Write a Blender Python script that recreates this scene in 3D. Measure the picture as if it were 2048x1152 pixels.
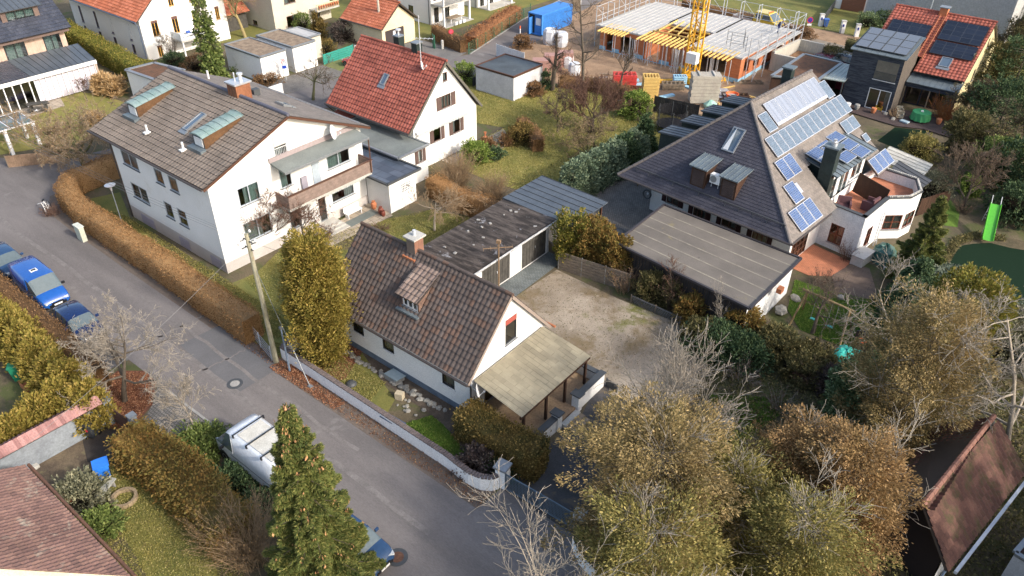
import bpy, math, random
import numpy as np
from mathutils import Matrix, Vector
R=math.radians
for _o in list(bpy.data.objects): bpy.data.objects.remove(_o)
SC=bpy.context.scene
COL=SC.collection
# ------------------------------------------------------------ camera, sky, sun, exposure
FPX=1552.9; PITCH=.61242; ROLL=.00975; YAW=R(-38.6); HC=28.0
_F=np.array([0,math.cos(PITCH),-math.sin(PITCH)]); _R=np.array([1,0,0.]); _U=np.cross(_R,_F)
_c,_s=math.cos(ROLL),math.sin(ROLL); _R,_U=_c*_R+_s*_U,-_s*_R+_c*_U
_M=np.array([[math.cos(YAW),math.sin(YAW),0],[-math.sin(YAW),math.cos(YAW),0],[0,0,1]])
_F,_R,_U=_M@_F,_M@_R,_M@_U
cd=bpy.data.cameras.new('camera'); cam=bpy.data.objects.new('camera',cd); COL.objects.link(cam)
cd.sensor_width=36; cd.lens=FPX/2048*36; cd.clip_start=.5; cd.clip_end=3000
cam.matrix_world=Matrix(((_R[0],_U[0],-_F[0],0),(_R[1],_U[1],-_F[1],0),(_R[2],_U[2],-_F[2],HC),(0,0,0,1)))
SC.camera=cam
def G(px,py,z=0.0):
    """ground position (survey of the photograph): the place at height z seen at a pixel"""
    d=_F+_R*(px-1024)/FPX-_U*(py-576)/FPX
    t=(z-HC)/d[2]
    return (float(d[0]*t),float(d[1]*t))
SUN_EL,SUN_AZ=33.0,4.0      # azimuth from +X towards +Y, towards the sun
SC.world=bpy.data.worlds.new('World'); SC.world.use_nodes=True
nt=SC.world.node_tree; nt.nodes.clear()
sky=nt.nodes.new('ShaderNodeTexSky'); sky.sky_type='NISHITA'; sky.sun_disc=False
sky.sun_elevation=R(SUN_EL); sky.sun_rotation=R(90-SUN_AZ); sky.air_density=1.2; sky.dust_density=3.5
bg=nt.nodes.new('ShaderNodeBackground'); bg.inputs[1].default_value=.15
wo=nt.nodes.new('ShaderNodeOutputWorld'); nt.links.new(sky.outputs[0],bg.inputs[0]); nt.links.new(bg.outputs[0],wo.inputs[0])
sl=bpy.data.lights.new('sun','SUN'); sl.energy=2.0; sl.angle=R(3.5); sl.color=(1,.94,.85)
so=bpy.data.objects.new('sun',sl); COL.objects.link(so)
sd=Vector((math.cos(R(SUN_EL))*math.cos(R(SUN_AZ)),math.cos(R(SUN_EL))*math.sin(R(SUN_AZ)),math.sin(R(SUN_EL))))
so.rotation_euler=sd.to_track_quat('Z','Y').to_euler(); so.location=(0,0,60)
SC.view_settings.view_transform='Standard'; SC.view_settings.look='None'; SC.view_settings.exposure=.95; SC.view_settings.gamma=1
SC.cycles.max_bounces=5; SC.cycles.diffuse_bounces=2; SC.cycles.glossy_bounces=2; SC.cycles.transmission_bounces=2; SC.cycles.transparent_max_bounces=6
# ------------------------------------------------------------ materials
MATS={}
def nodes(name):
    m=bpy.data.materials.new(name); m.use_nodes=True; t=m.node_tree
    return m,t,t.nodes['Principled BSDF']
def ramp(t,fac,stops):
    r=t.nodes.new('ShaderNodeValToRGB'); e=r.color_ramp.elements
    while len(e)<len(stops): e.new(.5)
    for i,(p,c) in enumerate(stops):
        e[i].position=p; e[i].color=(c[0],c[1],c[2],1)
    t.links.new(fac,r.inputs[0]); return r.outputs[0]
def noise(t,vec,scale,detail=4,rough=.6,dist=0):
    n=t.nodes.new('ShaderNodeTexNoise'); n.inputs['Scale'].default_value=scale; n.inputs['Detail'].default_value=detail
    n.inputs['Roughness'].default_value=rough; n.inputs['Distortion'].default_value=dist
    t.links.new(vec,n.inputs['Vector']); return n.outputs['Fac']
def mix(t,fac,a,b,mode='MIX'):
    m=t.nodes.new('ShaderNodeMix'); m.data_type='RGBA'; m.blend_type=mode
    for k,v in ((0,fac),(6,a),(7,b)):
        if isinstance(v,(int,float)): m.inputs[k].default_value=v
        elif isinstance(v,tuple): m.inputs[k].default_value=(v[0],v[1],v[2],1)
        else: t.links.new(v,m.inputs[k])
    return m.outputs[2]
def mth(t,op,a,b=0.0,c=None):
    m=t.nodes.new('ShaderNodeMath'); m.operation=op
    for k,v in enumerate((a,b)+((c,) if c is not None else ())):
        if isinstance(v,(int,float)): m.inputs[k].default_value=v
        else: t.links.new(v,m.inputs[k])
    return m.outputs[0]
def mapped(t,vec,scale=(1,1,1),rot=(0,0,0)):
    m=t.nodes.new('ShaderNodeMapping'); m.inputs['Scale'].default_value=scale; m.inputs['Rotation'].default_value=rot
    t.links.new(vec,m.inputs[0]); return m.outputs[0]
def bumpn(t,b,h,dist=.02,strength=1):
    n=t.nodes.new('ShaderNodeBump'); n.inputs['Distance'].default_value=dist; n.inputs['Strength'].default_value=strength
    t.links.new(h,n.inputs['Height']); t.links.new(n.outputs[0],b.inputs['Normal'])
def M(name,col,col2=None,rough=.85,scale=1.5,fine=18,bump=.0,metal=0,stretch=(1,1,1),spots=None,lo=.35,hi=.65,spec=.3,dirt=.0):
    """general weathered surface: two tones mixed by broad noise, fine grain, optional spots (colour, threshold, scale)"""
    if name in MATS: return MATS[name]
    m,t,b=nodes(name); tc=t.nodes.new('ShaderNodeTexCoord').outputs['Object']
    v=mapped(t,tc,stretch)
    if col2 is None: col2=tuple(c*.82 for c in col)
    c=ramp(t,noise(t,v,scale,5,.62),[(lo,col2),(hi,col)])
    g=noise(t,v,fine,3,.7)
    c=mix(t,.55,c,ramp(t,g,[(.3,(.62,.62,.62)),(.7,(1.3,1.3,1.3))]),'MULTIPLY')
    if spots:
        for (sc,th,ss) in spots:
            f=ramp(t,noise(t,tc,ss,6,.7,.3),[(th,(0,0,0)),(min(th+.1,.99),(1,1,1))])
            c=mix(t,f,c,sc)
    t.links.new(c,b.inputs['Base Color']); b.inputs['Roughness'].default_value=rough; b.inputs['Metallic'].default_value=metal
    b.inputs['Specular IOR Level'].default_value=spec
    if bump: bumpn(t,b,g,bump)
    MATS[name]=m; return m
def tilemat(name,tones,moss=None,mossth=.62,jw=0.0,rough=.8,spec=.25):
    """roof tiles: a tone per tile from UV cells, moss or lichen patches"""
    m,t,b=nodes(name); uv=t.nodes.new('ShaderNodeUVMap').outputs[0]; tc=t.nodes.new('ShaderNodeTexCoord').outputs['Object']
    sx=t.nodes.new('ShaderNodeSeparateXYZ'); t.links.new(uv,sx.inputs[0])
    fx=mth(t,'FLOOR',sx.outputs[0]); fy=mth(t,'FLOOR',sx.outputs[1])
    cx=t.nodes.new('ShaderNodeCombineXYZ'); t.links.new(fx,cx.inputs[0]); t.links.new(fy,cx.inputs[1])
    w=t.nodes.new('ShaderNodeTexWhiteNoise'); w.noise_dimensions='2D'; t.links.new(cx.outputs[0],w.inputs['Vector'])
    n=len(tones); c=ramp(t,w.outputs['Value'],[((i+.5)/n if n<6 else i/(n-1),tones[i]) for i in range(n)])
    g=noise(t,tc,14,4,.7); c=mix(t,.6,c,ramp(t,g,[(.3,(.6,.6,.6)),(.7,(1.35,1.35,1.35))]),'MULTIPLY')
    c=mix(t,.7,c,ramp(t,noise(t,tc,.7,4,.6),[(.35,(.8,.8,.8)),(.65,(1.2,1.2,1.2))]),'MULTIPLY')
    if moss:
        f=ramp(t,noise(t,mapped(t,tc,(1,1,.6)),1.1,8,.75,.5),[(mossth,(0,0,0)),(mossth+.12,(1,1,1))])
        f=mth(t,'MULTIPLY',f,.75); c=mix(t,f,c,moss)
    if jw:
        fr=mth(t,'FRACT',sx.outputs[0]); e=mth(t,'LESS_THAN',fr,jw); c=mix(t,mth(t,'MULTIPLY',e,.6),c,(.02,.018,.018))
    t.links.new(c,b.inputs['Base Color']); b.inputs['Roughness'].default_value=rough; b.inputs['Specular IOR Level'].default_value=spec
    bumpn(t,b,g,.01)
    MATS[name]=m; return m
def leafmat(name,a,b_,c_=None,scale=.9,trans=.25):
    """foliage: hue varies leaf by leaf and clump by clump"""
    m,t,b=nodes(name); tc=t.nodes.new('ShaderNodeTexCoord').outputs['Object']
    gi=t.nodes.new('ShaderNodeNewGeometry').outputs['Random Per Island']
    c=ramp(t,noise(t,tc,scale,4,.65),[(.33,a),(.66,b_)])
    if c_: c=mix(t,ramp(t,gi,[(.6,(0,0,0)),(.95,(1,1,1))]),c,c_)
    v=ramp(t,gi,[(0,(.72,.72,.72)),(1,(1.28,1.28,1.28))]); c=mix(t,1.0,c,v,'MULTIPLY')
    t.links.new(c,b.inputs['Base Color']); b.inputs['Roughness'].default_value=.7; b.inputs['Specular IOR Level'].default_value=.2
    tr=t.nodes.new('ShaderNodeBsdfTranslucent'); t.links.new(c,tr.inputs[0]); ms=t.nodes.new('ShaderNodeMixShader'); ms.inputs[0].default_value=trans
    out=t.nodes['Material Output']; t.links.new(b.outputs[0],ms.inputs[1]); t.links.new(tr.outputs[0],ms.inputs[2]); t.links.new(ms.outputs[0],out.inputs[0])
    MATS[name]=m; return m
def plain(name,col,rough=.5,metal=0,spec=.5,coat=0):
    if name in MATS: return MATS[name]
    m,t,b=nodes(name); tc=t.nodes.new('ShaderNodeTexCoord').outputs['Object']
    c=mix(t,.35,col,ramp(t,noise(t,tc,6,4),[(.3,(.7,.7,.7)),(.7,(1.25,1.25,1.25))]),'MULTIPLY')
    t.links.new(c,b.inputs['Base Color']); b.inputs['Roughness'].default_value=rough; b.inputs['Metallic'].default_value=metal
    b.inputs['Specular IOR Level'].default_value=spec; b.inputs['Coat Weight'].default_value=coat; b.inputs['Coat Roughness'].default_value=.08
    MATS[name]=m; return m
def glassmat(name,tint,refl=.34):
    m,t,b=nodes(name); t.nodes.remove(b); out=t.nodes['Material Output']
    tr=t.nodes.new('ShaderNodeBsdfTransparent'); tr.inputs[0].default_value=(*tint,1)
    gl=t.nodes.new('ShaderNodeBsdfGlossy'); gl.inputs['Roughness'].default_value=.04
    lw=t.nodes.new('ShaderNodeLayerWeight'); lw.inputs[0].default_value=refl
    ad=mth(t,'ADD',lw.outputs['Fresnel'],.12)
    ms=t.nodes.new('ShaderNodeMixShader'); t.links.new(ad,ms.inputs[0]); t.links.new(tr.outputs[0],ms.inputs[1]); t.links.new(gl.outputs[0],ms.inputs[2])
    t.links.new(ms.outputs[0],out.inputs[0]); MATS[name]=m; return m
# ------------------------------------------------------------ mesh builder
class MB:
    def __init__(s): s.v=[]; s.f=[]; s.m=[]; s.uv={}
    def face(s,pts,m=0,uv=None):
        i=len(s.v); s.v.extend(tuple(float(c) for c in p) for p in pts); s.f.append(tuple(range(i,i+len(pts)))); s.m.append(m)
        if uv: s.uv[len(s.f)-1]=uv
        return s
    def box(s,x0,y0,z0,x1,y1,z1,m=0,mt=None):
        if x0>x1:x0,x1=x1,x0
        if y0>y1:y0,y1=y1,y0
        return s.prism([(x0,y0),(x1,y0),(x1,y1),(x0,y1)],z0,z1,m,mt)
    def prism(s,poly,z0,z1,m=0,mt=None,bottom=True):
        a=sum(poly[i][0]*poly[(i+1)%len(poly)][1]-poly[(i+1)%len(poly)][0]*poly[i][1] for i in range(len(poly)))
        if a<0: poly=poly[::-1]
        n=len(poly); i=len(s.v)
        s.v+= [(x,y,z0) for x,y in poly]+[(x,y,z1) for x,y in poly]
        for k in range(n):
            j=(k+1)%n; s.f.append((i+k,i+j,i+n+j,i+n+k)); s.m.append(m)
        s.f.append(tuple(i+n+k for k in range(n))); s.m.append(m if mt is None else mt)
        if bottom: s.f.append(tuple(i+k for k in range(n))[::-1]); s.m.append(m)
        return s
    def obox(s,c,size,rz=0,m=0,tilt=0,axis='X'):
        """box centred at c, turned about z after a tilt about its own axis"""
        A=Matrix.Rotation(rz,3,'Z')@Matrix.Rotation(tilt,3,axis); i=len(s.v)
        for dz in (-.5,.5):
            for dx,dy in ((-.5,-.5),(.5,-.5),(.5,.5),(-.5,.5)):
                p=A@Vector((dx*size[0],dy*size[1],dz*size[2])); s.v.append((c[0]+p.x,c[1]+p.y,c[2]+p.z))
        for q in ((0,3,2,1),(4,5,6,7),(0,1,5,4),(1,2,6,5),(2,3,7,6),(3,0,4,7)): s.f.append(tuple(i+k for k in q)); s.m.append(m)
        return s
    def beam(s,a,b,w,h,m=0):
        """rectangular bar from a to b"""
        a=Vector(a); b=Vector(b); d=(b-a); L=d.length
        if L<1e-6: return s
        d/=L; up=Vector((0,0,1)) if abs(d.z)<.95 else Vector((1,0,0)); x=d.cross(up).normalized(); y=x.cross(d).normalized(); i=len(s.v)
        for p in (a,b):
            for u,v in ((-1,-1),(1,-1),(1,1),(-1,1)): s.v.append(tuple(p+x*(u*w/2)+y*(v*h/2)))
        for q in ((3,2,1,0),(4,5,6,7),(0,1,5,4),(1,2,6,5),(2,3,7,6),(3,0,4,7)): s.f.append(tuple(i+k for k in q)); s.m.append(m)
        return s
    def tube(s,pts,r,n=8,m=0,cap=True):
        pts=[Vector(p) for p in pts]; rs=r if isinstance(r,(list,tuple)) else [r]*len(pts); i=len(s.v); N=len(pts); x=None
        for k,p in enumerate(pts):
            d=(pts[min(k+1,N-1)]-pts[max(k-1,0)]).normalized()
            if x is None: x=d.cross(Vector((0,0,1)) if abs(d.z)<.9 else Vector((1,0,0))).normalized()
            else: x=(x-d*x.dot(d)).normalized()
            y=d.cross(x)
            for j in range(n):
                a=2*math.pi*j/n; s.v.append(tuple(p+x*(math.cos(a)*rs[k])+y*(math.sin(a)*rs[k])))
        for k in range(N-1):
            for j in range(n):
                j2=(j+1)%n; s.f.append((i+k*n+j,i+k*n+j2,i+(k+1)*n+j2,i+(k+1)*n+j)); s.m.append(m)
        if cap:
            s.f.append(tuple(i+j for j in range(n))[::-1]); s.m.append(m); s.f.append(tuple(i+(N-1)*n+j for j in range(n))); s.m.append(m)
        return s
    def lathe(s,prof,n=16,c=(0,0,0),m=0,axis='Z',sx=1,sy=1):
        i=len(s.v); N=len(prof)
        for r,h in prof:
            for j in range(n):
                a=2*math.pi*j/n; u,v=r*math.cos(a)*sx,r*math.sin(a)*sy
                p={'Z':(u,v,h),'X':(h,u,v),'Y':(u,h,v)}[axis]; s.v.append((c[0]+p[0],c[1]+p[1],c[2]+p[2]))
        for k in range(N-1):
            for j in range(n):
                j2=(j+1)%n; s.f.append((i+k*n+j,i+k*n+j2,i+(k+1)*n+j2,i+(k+1)*n+j)); s.m.append(m)
        s.f.append(tuple(i+j for j in range(n))[::-1]); s.m.append(m); s.f.append(tuple(i+(N-1)*n+j for j in range(n))); s.m.append(m)
        return s
    def build(s,name,mats,parent=None,smooth=False,label=None):
        me=bpy.data.meshes.new(name); me.from_pydata(s.v,[],s.f)
        if not isinstance(mats,(list,tuple)): mats=[mats]
        for m in mats: me.materials.append(m)
        if len(mats)>1: me.polygons.foreach_set('material_index',s.m)
        if s.uv:
            ul=me.uv_layers.new(name='UVMap')
            for k,u in s.uv.items():
                for li,c in zip(me.polygons[k].loop_indices,u): ul.data[li].uv=c
        if smooth: me.polygons.foreach_set('use_smooth',[True]*len(s.f))
        me.update(); o=bpy.data.objects.new(name,me); COL.objects.link(o); attach(o,parent)
        if label: o['label']=label
        return o
def basis(o): return Matrix.Translation(o.location)@o.rotation_euler.to_matrix().to_4x4()
def attach(o,parent):
    if parent is not None:
        o.parent=parent
        r=parent
        while r.parent: r=r.parent
        if parent.type=='EMPTY': o.matrix_parent_inverse=basis(parent).inverted()
def tag(o,label,cat,group=None):
    o['label']=label; o['category']=cat
    if group: o['group']=group
    return o
def thing(name,label,cat,loc=(0,0,0),rz=0,group=None):
    o=bpy.data.objects.new(name,None); COL.objects.link(o); o.empty_display_size=.3
    o.location=loc; o.rotation_euler=(0,0,rz); return tag(o,label,cat,group)
def struct(o,kind='structure'): o['kind']=kind; return o
def dup(root,loc,rz=0,label=None,scale=None,group=None):
    r=root.copy(); COL.objects.link(r); r.location=loc; r.rotation_euler=(0,0,rz)
    if scale: r.scale=(scale,scale,scale) if isinstance(scale,(int,float)) else scale
    if label: r['label']=label
    if group: r['group']=group
    for ch in list(root.children):
        c=ch.copy(); COL.objects.link(c); c.parent=r
        for g in list(ch.children):
            d=g.copy(); COL.objects.link(d); d.parent=c
    return r
def npmesh(name,verts,quads,mats,parent=None,midx=None,smooth=False):
    me=bpy.data.meshes.new(name); verts=np.asarray(verts,dtype=np.float32); quads=np.asarray(quads,dtype=np.int32); k=quads.shape[1]
    me.vertices.add(len(verts)); me.vertices.foreach_set('co',verts.ravel())
    me.loops.add(quads.size); me.loops.foreach_set('vertex_index',quads.ravel())
    me.polygons.add(len(quads)); me.polygons.foreach_set('loop_start',np.arange(0,quads.size,k,dtype=np.int32))
    if not isinstance(mats,(list,tuple)): mats=[mats]
    for m in mats: me.materials.append(m)
    if midx is not None: me.polygons.foreach_set('material_index',np.asarray(midx,dtype=np.int32))
    me.update(calc_edges=True)
    if smooth: me.polygons.foreach_set('use_smooth',np.ones(len(quads),dtype=bool))
    o=bpy.data.objects.new(name,me); COL.objects.link(o); attach(o,parent); return o
# ------------------------------------------------------------ plants
def unit(a): return a/np.maximum(np.linalg.norm(a,axis=-1,keepdims=True),1e-9)
def leaves(rng,C,D,w,l,spread=.5):
    """one small pointed quad per centre C, its long axis near D"""
    n=len(C); d=unit(D+rng.normal(0,spread,(n,3))); s=unit(np.cross(d,rng.normal(0,1,(n,3))))
    k=rng.uniform(.6,1.35,(n,1)); a=d*l*k; b=s*w*k*.5
    V=np.stack([C-a*.1,C+a*.45+b,C+a,C+a*.45-b],1).reshape(-1,3)
    return V,np.arange(4*n).reshape(-1,4)
def tubes(S,n=3):
    """S rows: p0(3) p1(3) r0 r1"""
    S=np.asarray(S); p0,p1=S[:,:3],S[:,3:6]; d=unit(p1-p0); ref=np.where(np.abs(d[:,2:3])<.9,np.array([[0,0,1.]]),np.array([[1.,0,0]]))
    x=unit(np.cross(d,ref)); y=np.cross(d,x); V=[]
    for k in range(n):
        a=2*math.pi*k/n; V.append(p0+(x*math.cos(a)+y*math.sin(a))*S[:,6:7])
    for k in range(n):
        a=2*math.pi*k/n; V.append(p1+(x*math.cos(a)+y*math.sin(a))*S[:,7:8])
    V=np.stack(V,1).reshape(-1,3); m=len(S); base=(np.arange(m)*2*n)[:,None]
    Q=np.concatenate([base+np.array([[k,(k+1)%n,n+(k+1)%n,n+k]]) for k in range(n)],0)
    return V,Q
def skeleton(seed,H,trunk=.25,n=(7,6,5,4),ang=(50,45,42,40),rat=(.6,.5,.45,.4),up=(.0,.05,.05,.03),wob=.14,first=.3,lean=(0,0),r0=.12,stems=1,minr=.006,trunkseg=6):
    rng=np.random.default_rng(seed); S=[]; tips=[]
    def grow(p,d,L,r,lvl):
        ns=trunkseg if lvl==0 else (4 if lvl<3 else 3); mx=len(n); rr=r
        k=n[lvl] if lvl<mx else 0
        ts=np.sort(rng.uniform(first if lvl==0 else .25,1,k)) if k else []
        ci=0
        for i in range(ns):
            d=d+rng.normal(0,wob*(.4 if lvl==0 else 1),3); d[2]+=up[min(lvl,len(up)-1)] if lvl else 0; d=d/np.linalg.norm(d)
            q=p+d*L/ns; r2=max(r*(1-.78*(i+1)/ns),minr)
            S.append((*p,*q,rr,r2,lvl))
            while ci<k and ts[ci]<=(i+1)/ns:
                f=ts[ci]*ns-i; o=p+(q-p)*f; a=R(ang[min(lvl,len(ang)-1)])*rng.uniform(.7,1.25)
                ax=np.cross(d,rng.normal(0,1,3)); ax/=np.linalg.norm(ax)
                e=d*math.cos(a)+ax*math.sin(a)
                rb=rr+(r2-rr)*f
                grow(o,e,L*rat[min(lvl,len(rat)-1)]*rng.uniform(.65,1.2)*(1.1-.45*ts[ci] if lvl==0 else 1),max(rb*.62,minr),lvl+1); ci+=1
            p=q; rr=r2
        if lvl>=mx-1: tips.append((*p,*d))
    for s in range(stems):
        d=np.array([lean[0],lean[1],1.0])+(rng.normal(0,.28,3)*np.array([1,1,.2]) if stems>1 else 0); d/=np.linalg.norm(d)
        grow(np.array([rng.normal(0,.12*(stems>1)),rng.normal(0,.12*(stems>1)),0.]),d,H*trunk if n and stems==1 else H*.5,r0,0)
    return np.array(S),np.array(tips)
def bare_tree(name,label,x,y,seed,H,bark,twig=None,group=None,cat='tree',z=0,buds=None,scale=1,**kw):
    S,tips=skeleton(seed,H,**kw)
    zmax=S[:,5].max(); S[:,:6]*=H/zmax
    root=thing(name,label,cat,(0,0,0),0,group)
    big=S[:,8]<=1
    V,Q=tubes(S[big][:,:8],6); npmesh('trunk',V,Q,bark,root,smooth=True)
    V,Q=tubes(S[~big][:,:8],3)
    if len(S[~big]):
        if buds:
            rng=np.random.default_rng(seed+5); m,nb,w,l,sp=buds; e=S[S[:,8]>=S[:,8].max()-1]; idx=rng.integers(0,len(e),nb)
            f=rng.uniform(0,1,(nb,1)); C=e[idx,:3]*(1-f)+e[idx,3:6]*f+rng.normal(0,sp,(nb,3)); D=unit(e[idx,3:6]-e[idx,:3])
            LV,LQ=leaves(rng,C,D,w,l,.8); mi=np.concatenate([np.zeros(len(Q)),np.ones(len(LQ))])
            npmesh('crown',np.concatenate([V,LV]),np.concatenate([Q,LQ+len(V)]),[twig or bark,m],root,mi)
        else: npmesh('crown',V,Q,twig or bark,root)
    root.location=(x,y,z); return root
def lump(rng,P,scale,amp):
    """smooth random lobes as a sum of sines over direction"""
    o=np.zeros(len(P))
    for k in range(7):
        a=unit(rng.normal(0,1,3)); o+=np.sin(P@a*scale*rng.uniform(.7,2.2)+rng.uniform(0,6.3))
    return o/7*amp*2
def crown_cloud(seed,prof,H,Rm,n,w,l,kind='up',depth=.35,lobes=.25,lscale=2.2,pl=45,plen=.6):
    """points through the outer shell of a crown: prof(t)->relative radius at height fraction t"""
    rng=np.random.default_rng(seed); t=rng.uniform(0,1,n*3); pr=prof(t); keep=rng.uniform(0,1,len(t))<pr/pr.max()*.9+.05; t=t[keep][:n]; n=len(t)
    a=rng.uniform(0,2*math.pi,n); r=prof(t)*Rm*(1-depth*rng.uniform(0,1,n)**1.6)
    P=np.stack([np.cos(a),np.sin(a),t*H/Rm],1); r=r*(1+lump(rng,P,lscale,lobes)+lump(rng,P,lscale*3,lobes*.45))
    C=np.stack([np.cos(a)*r,np.sin(a)*r,t*H],1); C+=rng.normal(0,.05,C.shape)
    out=np.stack([np.cos(a),np.sin(a),np.full(n,.0)],1)
    D=unit({'up':out*.55+[0,0,.8],'out':out*1.0+[0,0,.35],'droop':out*.8+[0,0,-.6],'ball':unit(C-[0,0,H*.5])+[0,0,.25]}[kind])
    # leaves gather into plumes, so the outline is ragged and gaps show between them
    nc=max(30,int(n/pl)); ids=rng.integers(0,nc,int(n*.86)); s=rng.uniform(0,1,len(ids))**.85; Lc=plen*rng.uniform(.55,1.45,nc); rc=plen*.3*rng.uniform(.7,1.3,nc)
    g=rng.normal(0,1,(len(ids),3)); d=D[ids]; g-=d*(g*d).sum(1,keepdims=True); P2=C[ids]+d*((s-.45)*Lc[ids])[:,None]+g*(rc[ids]*(1.1-.85*s))[:,None]
    D2=d+unit(g)*(.75-.5*s)[:,None]; k=n-len(ids); C=np.concatenate([P2,C[-k:]*[.78,.78,.97]]); D=np.concatenate([D2,D[-k:]]); C[:,2]=np.maximum(C[:,2],.03)
    V,Q=leaves(rng,C,D,w,l,.4); return V,Q
def leafy(name,label,x,y,seed,prof,H,Rm,n,mat,w=.1,l=.2,kind='up',bark=None,group=None,cat='tree',z=0,rtrunk=.16,core=True,sx=1,sy=1,rz=0,**kw):
    root=thing(name,label,cat,(0,0,0),0,group)
    V,Q=crown_cloud(seed,prof,H,Rm,n,w,l,kind,**kw)
    npmesh('crown',V,Q,mat,root)
    if bark:
        S=[(0,0,-.1,0,0,H*.85,rtrunk,.02)]
        rng=np.random.default_rng(seed+9)
        for k in range(int(H*4)):
            zz=rng.uniform(.12,.85); a=rng.uniform(0,6.28); rr=float(prof(np.array([zz]))[0])*Rm*.8
            S.append((0,0,zz*H,math.cos(a)*rr,math.sin(a)*rr,zz*H+.25*rr,.035,.01))
        TV,TQ=tubes(S,6); npmesh('trunk',TV,TQ,bark,root)
    root.location=(x,y,z); root.scale=(sx,sy,1); root.rotation_euler=(0,0,rz); return root
def hedge(name,label,path,width,h,mat,seed,dens=170,w=.05,l=.07,group=None,cat='hedge',rough=.05,top=.12,core=None,z=0,wav=.05):
    """clipped hedge along a path of world points; leaves cover a solid twiggy core"""
    rng=np.random.default_rng(seed); path=[np.array(p,float) for p in path]
    seg=[(path[i],path[i+1]) for i in range(len(path)-1)]; Ls=[np.linalg.norm(b-a) for a,b in seg]; L=sum(Ls)
    per=2*h+width; n=int(L*per*dens); s=rng.uniform(0,L,n); cum=np.concatenate([[0],np.cumsum(Ls)])
    k=np.clip(np.searchsorted(cum,s,side='right')-1,0,len(seg)-1); f=(s-cum[k])/np.array(Ls)[k]
    A=np.array([a for a,b in seg]); B=np.array([b for a,b in seg]); P=A[k]*(1-f[:,None])+B[k]*f[:,None]
    # smooth normals at the joints
    T=unit(B-A); vt=[T[0]]+[unit(T[i]+T[i+1]) for i in range(len(T)-1)]+[T[-1]]; vt=np.array(vt); t=unit(vt[k]*(1-f[:,None])+vt[k+1]*f[:,None]); N=np.stack([t[:,1],-t[:,0]],1)
    q=rng.uniform(0,per,n); hh=h*(1+wav*np.sin(s*.9+seed)+wav*.6*np.sin(s*2.3)); hw=width/2*(1+.07*np.sin(s*1.7))
    side=np.where(q<h,-1.,np.where(q>h+width,1.,0.)); z_=np.where(q<h,q,np.where(q>h+width,per-q,h))/h*hh
    off=np.where(side!=0,side*hw,(q-h-width/2)/(width/2)*hw)
    rnd=np.clip((z_/hh-(1-top)),0,1)/top; off=np.where(side!=0,off*(1-.16*rnd**2),off); z_=np.where(side==0,z_-.1*(np.abs(off)/hw)**3*h*top*3,z_)
    NN=np.where(side[:,None]!=0,np.concatenate([N*side[:,None],np.full((n,1),.25)],1),np.array([[0,0,1.]]))
    C=np.concatenate([P+N*off[:,None],z_[:,None]],1)+rng.normal(0,rough,(n,3))
    # ends
    ne=int(width*h*dens); E=[];EN=[]
    for (p,d) in ((path[0],-T[0]),(path[-1],T[-1])):
        u=rng.uniform(-1,1,ne)*width/2; zz=rng.uniform(0,h,ne); nn=np.array([d[1],-d[0]]); bul=.12*(1-(2*u/width)**2)
        E.append(np.concatenate([p+nn*u[:,None]+d*bul[:,None],zz[:,None]],1)); EN.append(np.tile(np.array([d[0],d[1],.2]),(ne,1)))
    C=np.concatenate([C]+E); NN=np.concatenate([NN]+EN); C[:,2]+=z
    V,Q=leaves(rng,C,NN,w,l,.75)
    # solid core strip
    cv=[];cq=[]
    for i,p in enumerate(path):
        nn=np.array([vt[i][1],-vt[i][0]])
        for (o,zz) in ((-1,0),(-.97,.93),(.97,.93),(1,0)): cv.append((*(p+nn*o*(width/2-.05)),zz*(h-.03)+z))
    for i in range(len(path)-1):
        for j in range(3): cq.append((i*4+j,i*4+j+1,(i+1)*4+j+1,(i+1)*4+j))
    cq.append((0,1,2,3)); e=(len(path)-1)*4; cq.append((e+3,e+2,e+1,e))
    o=npmesh(name,np.concatenate([V,np.array(cv)]),np.concatenate([Q,np.array(cq)+len(V)]),[mat,core or mat],None,np.concatenate([np.zeros(len(Q)),np.ones(len(cq))]))
    return tag(o,label,cat,group)
def bush(name,label,x,y,seed,Rm,H,n,mat,w=.06,l=.1,group=None,cat='shrub',z=0,sx=1,sy=1,rz=0,kind='ball',depth=.5,lobes=.22,core=True):
    """dense rounded shrub: one object, leaves over a dark twig heart"""
    f=lambda t: np.sqrt(np.clip(1-(2*np.clip(t,0,1)*.72-.44)**2,0.05,1))
    rng=np.random.default_rng(seed); V,Q=crown_cloud(seed,f,H,Rm,n,w,l,kind,depth,lobes)
    m=max(60,n//12); tt=rng.uniform(0,1,(m,1)); a=rng.uniform(0,6.28,m); e=np.stack([np.cos(a)*Rm*.75,np.sin(a)*Rm*.75,rng.uniform(.15,.85,m)*H],1)
    top=np.concatenate([np.zeros((m,2)),e[:,2:]*.3],1); TV,TQ=tubes(np.concatenate([top,e,np.full((m,1),.02),np.full((m,1),.008)],1),3)
    cap=n//5; aa=rng.uniform(0,6.28,cap); rr=np.sqrt(rng.uniform(0,1,cap))*Rm*.72; hz=H*(.96-.22*(rr/Rm)**2)
    CV,CQ=leaves(rng,np.stack([np.cos(aa)*rr,np.sin(aa)*rr,hz+rng.normal(0,.07,cap)],1),np.tile([[0,0,1.]],(cap,1)),w,l,.7)
    Q=np.concatenate([Q,CQ+len(V)]); V=np.concatenate([V,CV])
    o=npmesh(name,np.concatenate([V,TV]),np.concatenate([Q,TQ+len(V)]),[mat,MATS['twig_core']],None,np.concatenate([np.zeros(len(Q)),np.ones(len(TQ))]))
    o.location=(x,y,z); o.scale=(sx,sy,1); o.rotation_euler=(0,0,rz); return tag(o,label,cat,group)
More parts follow.
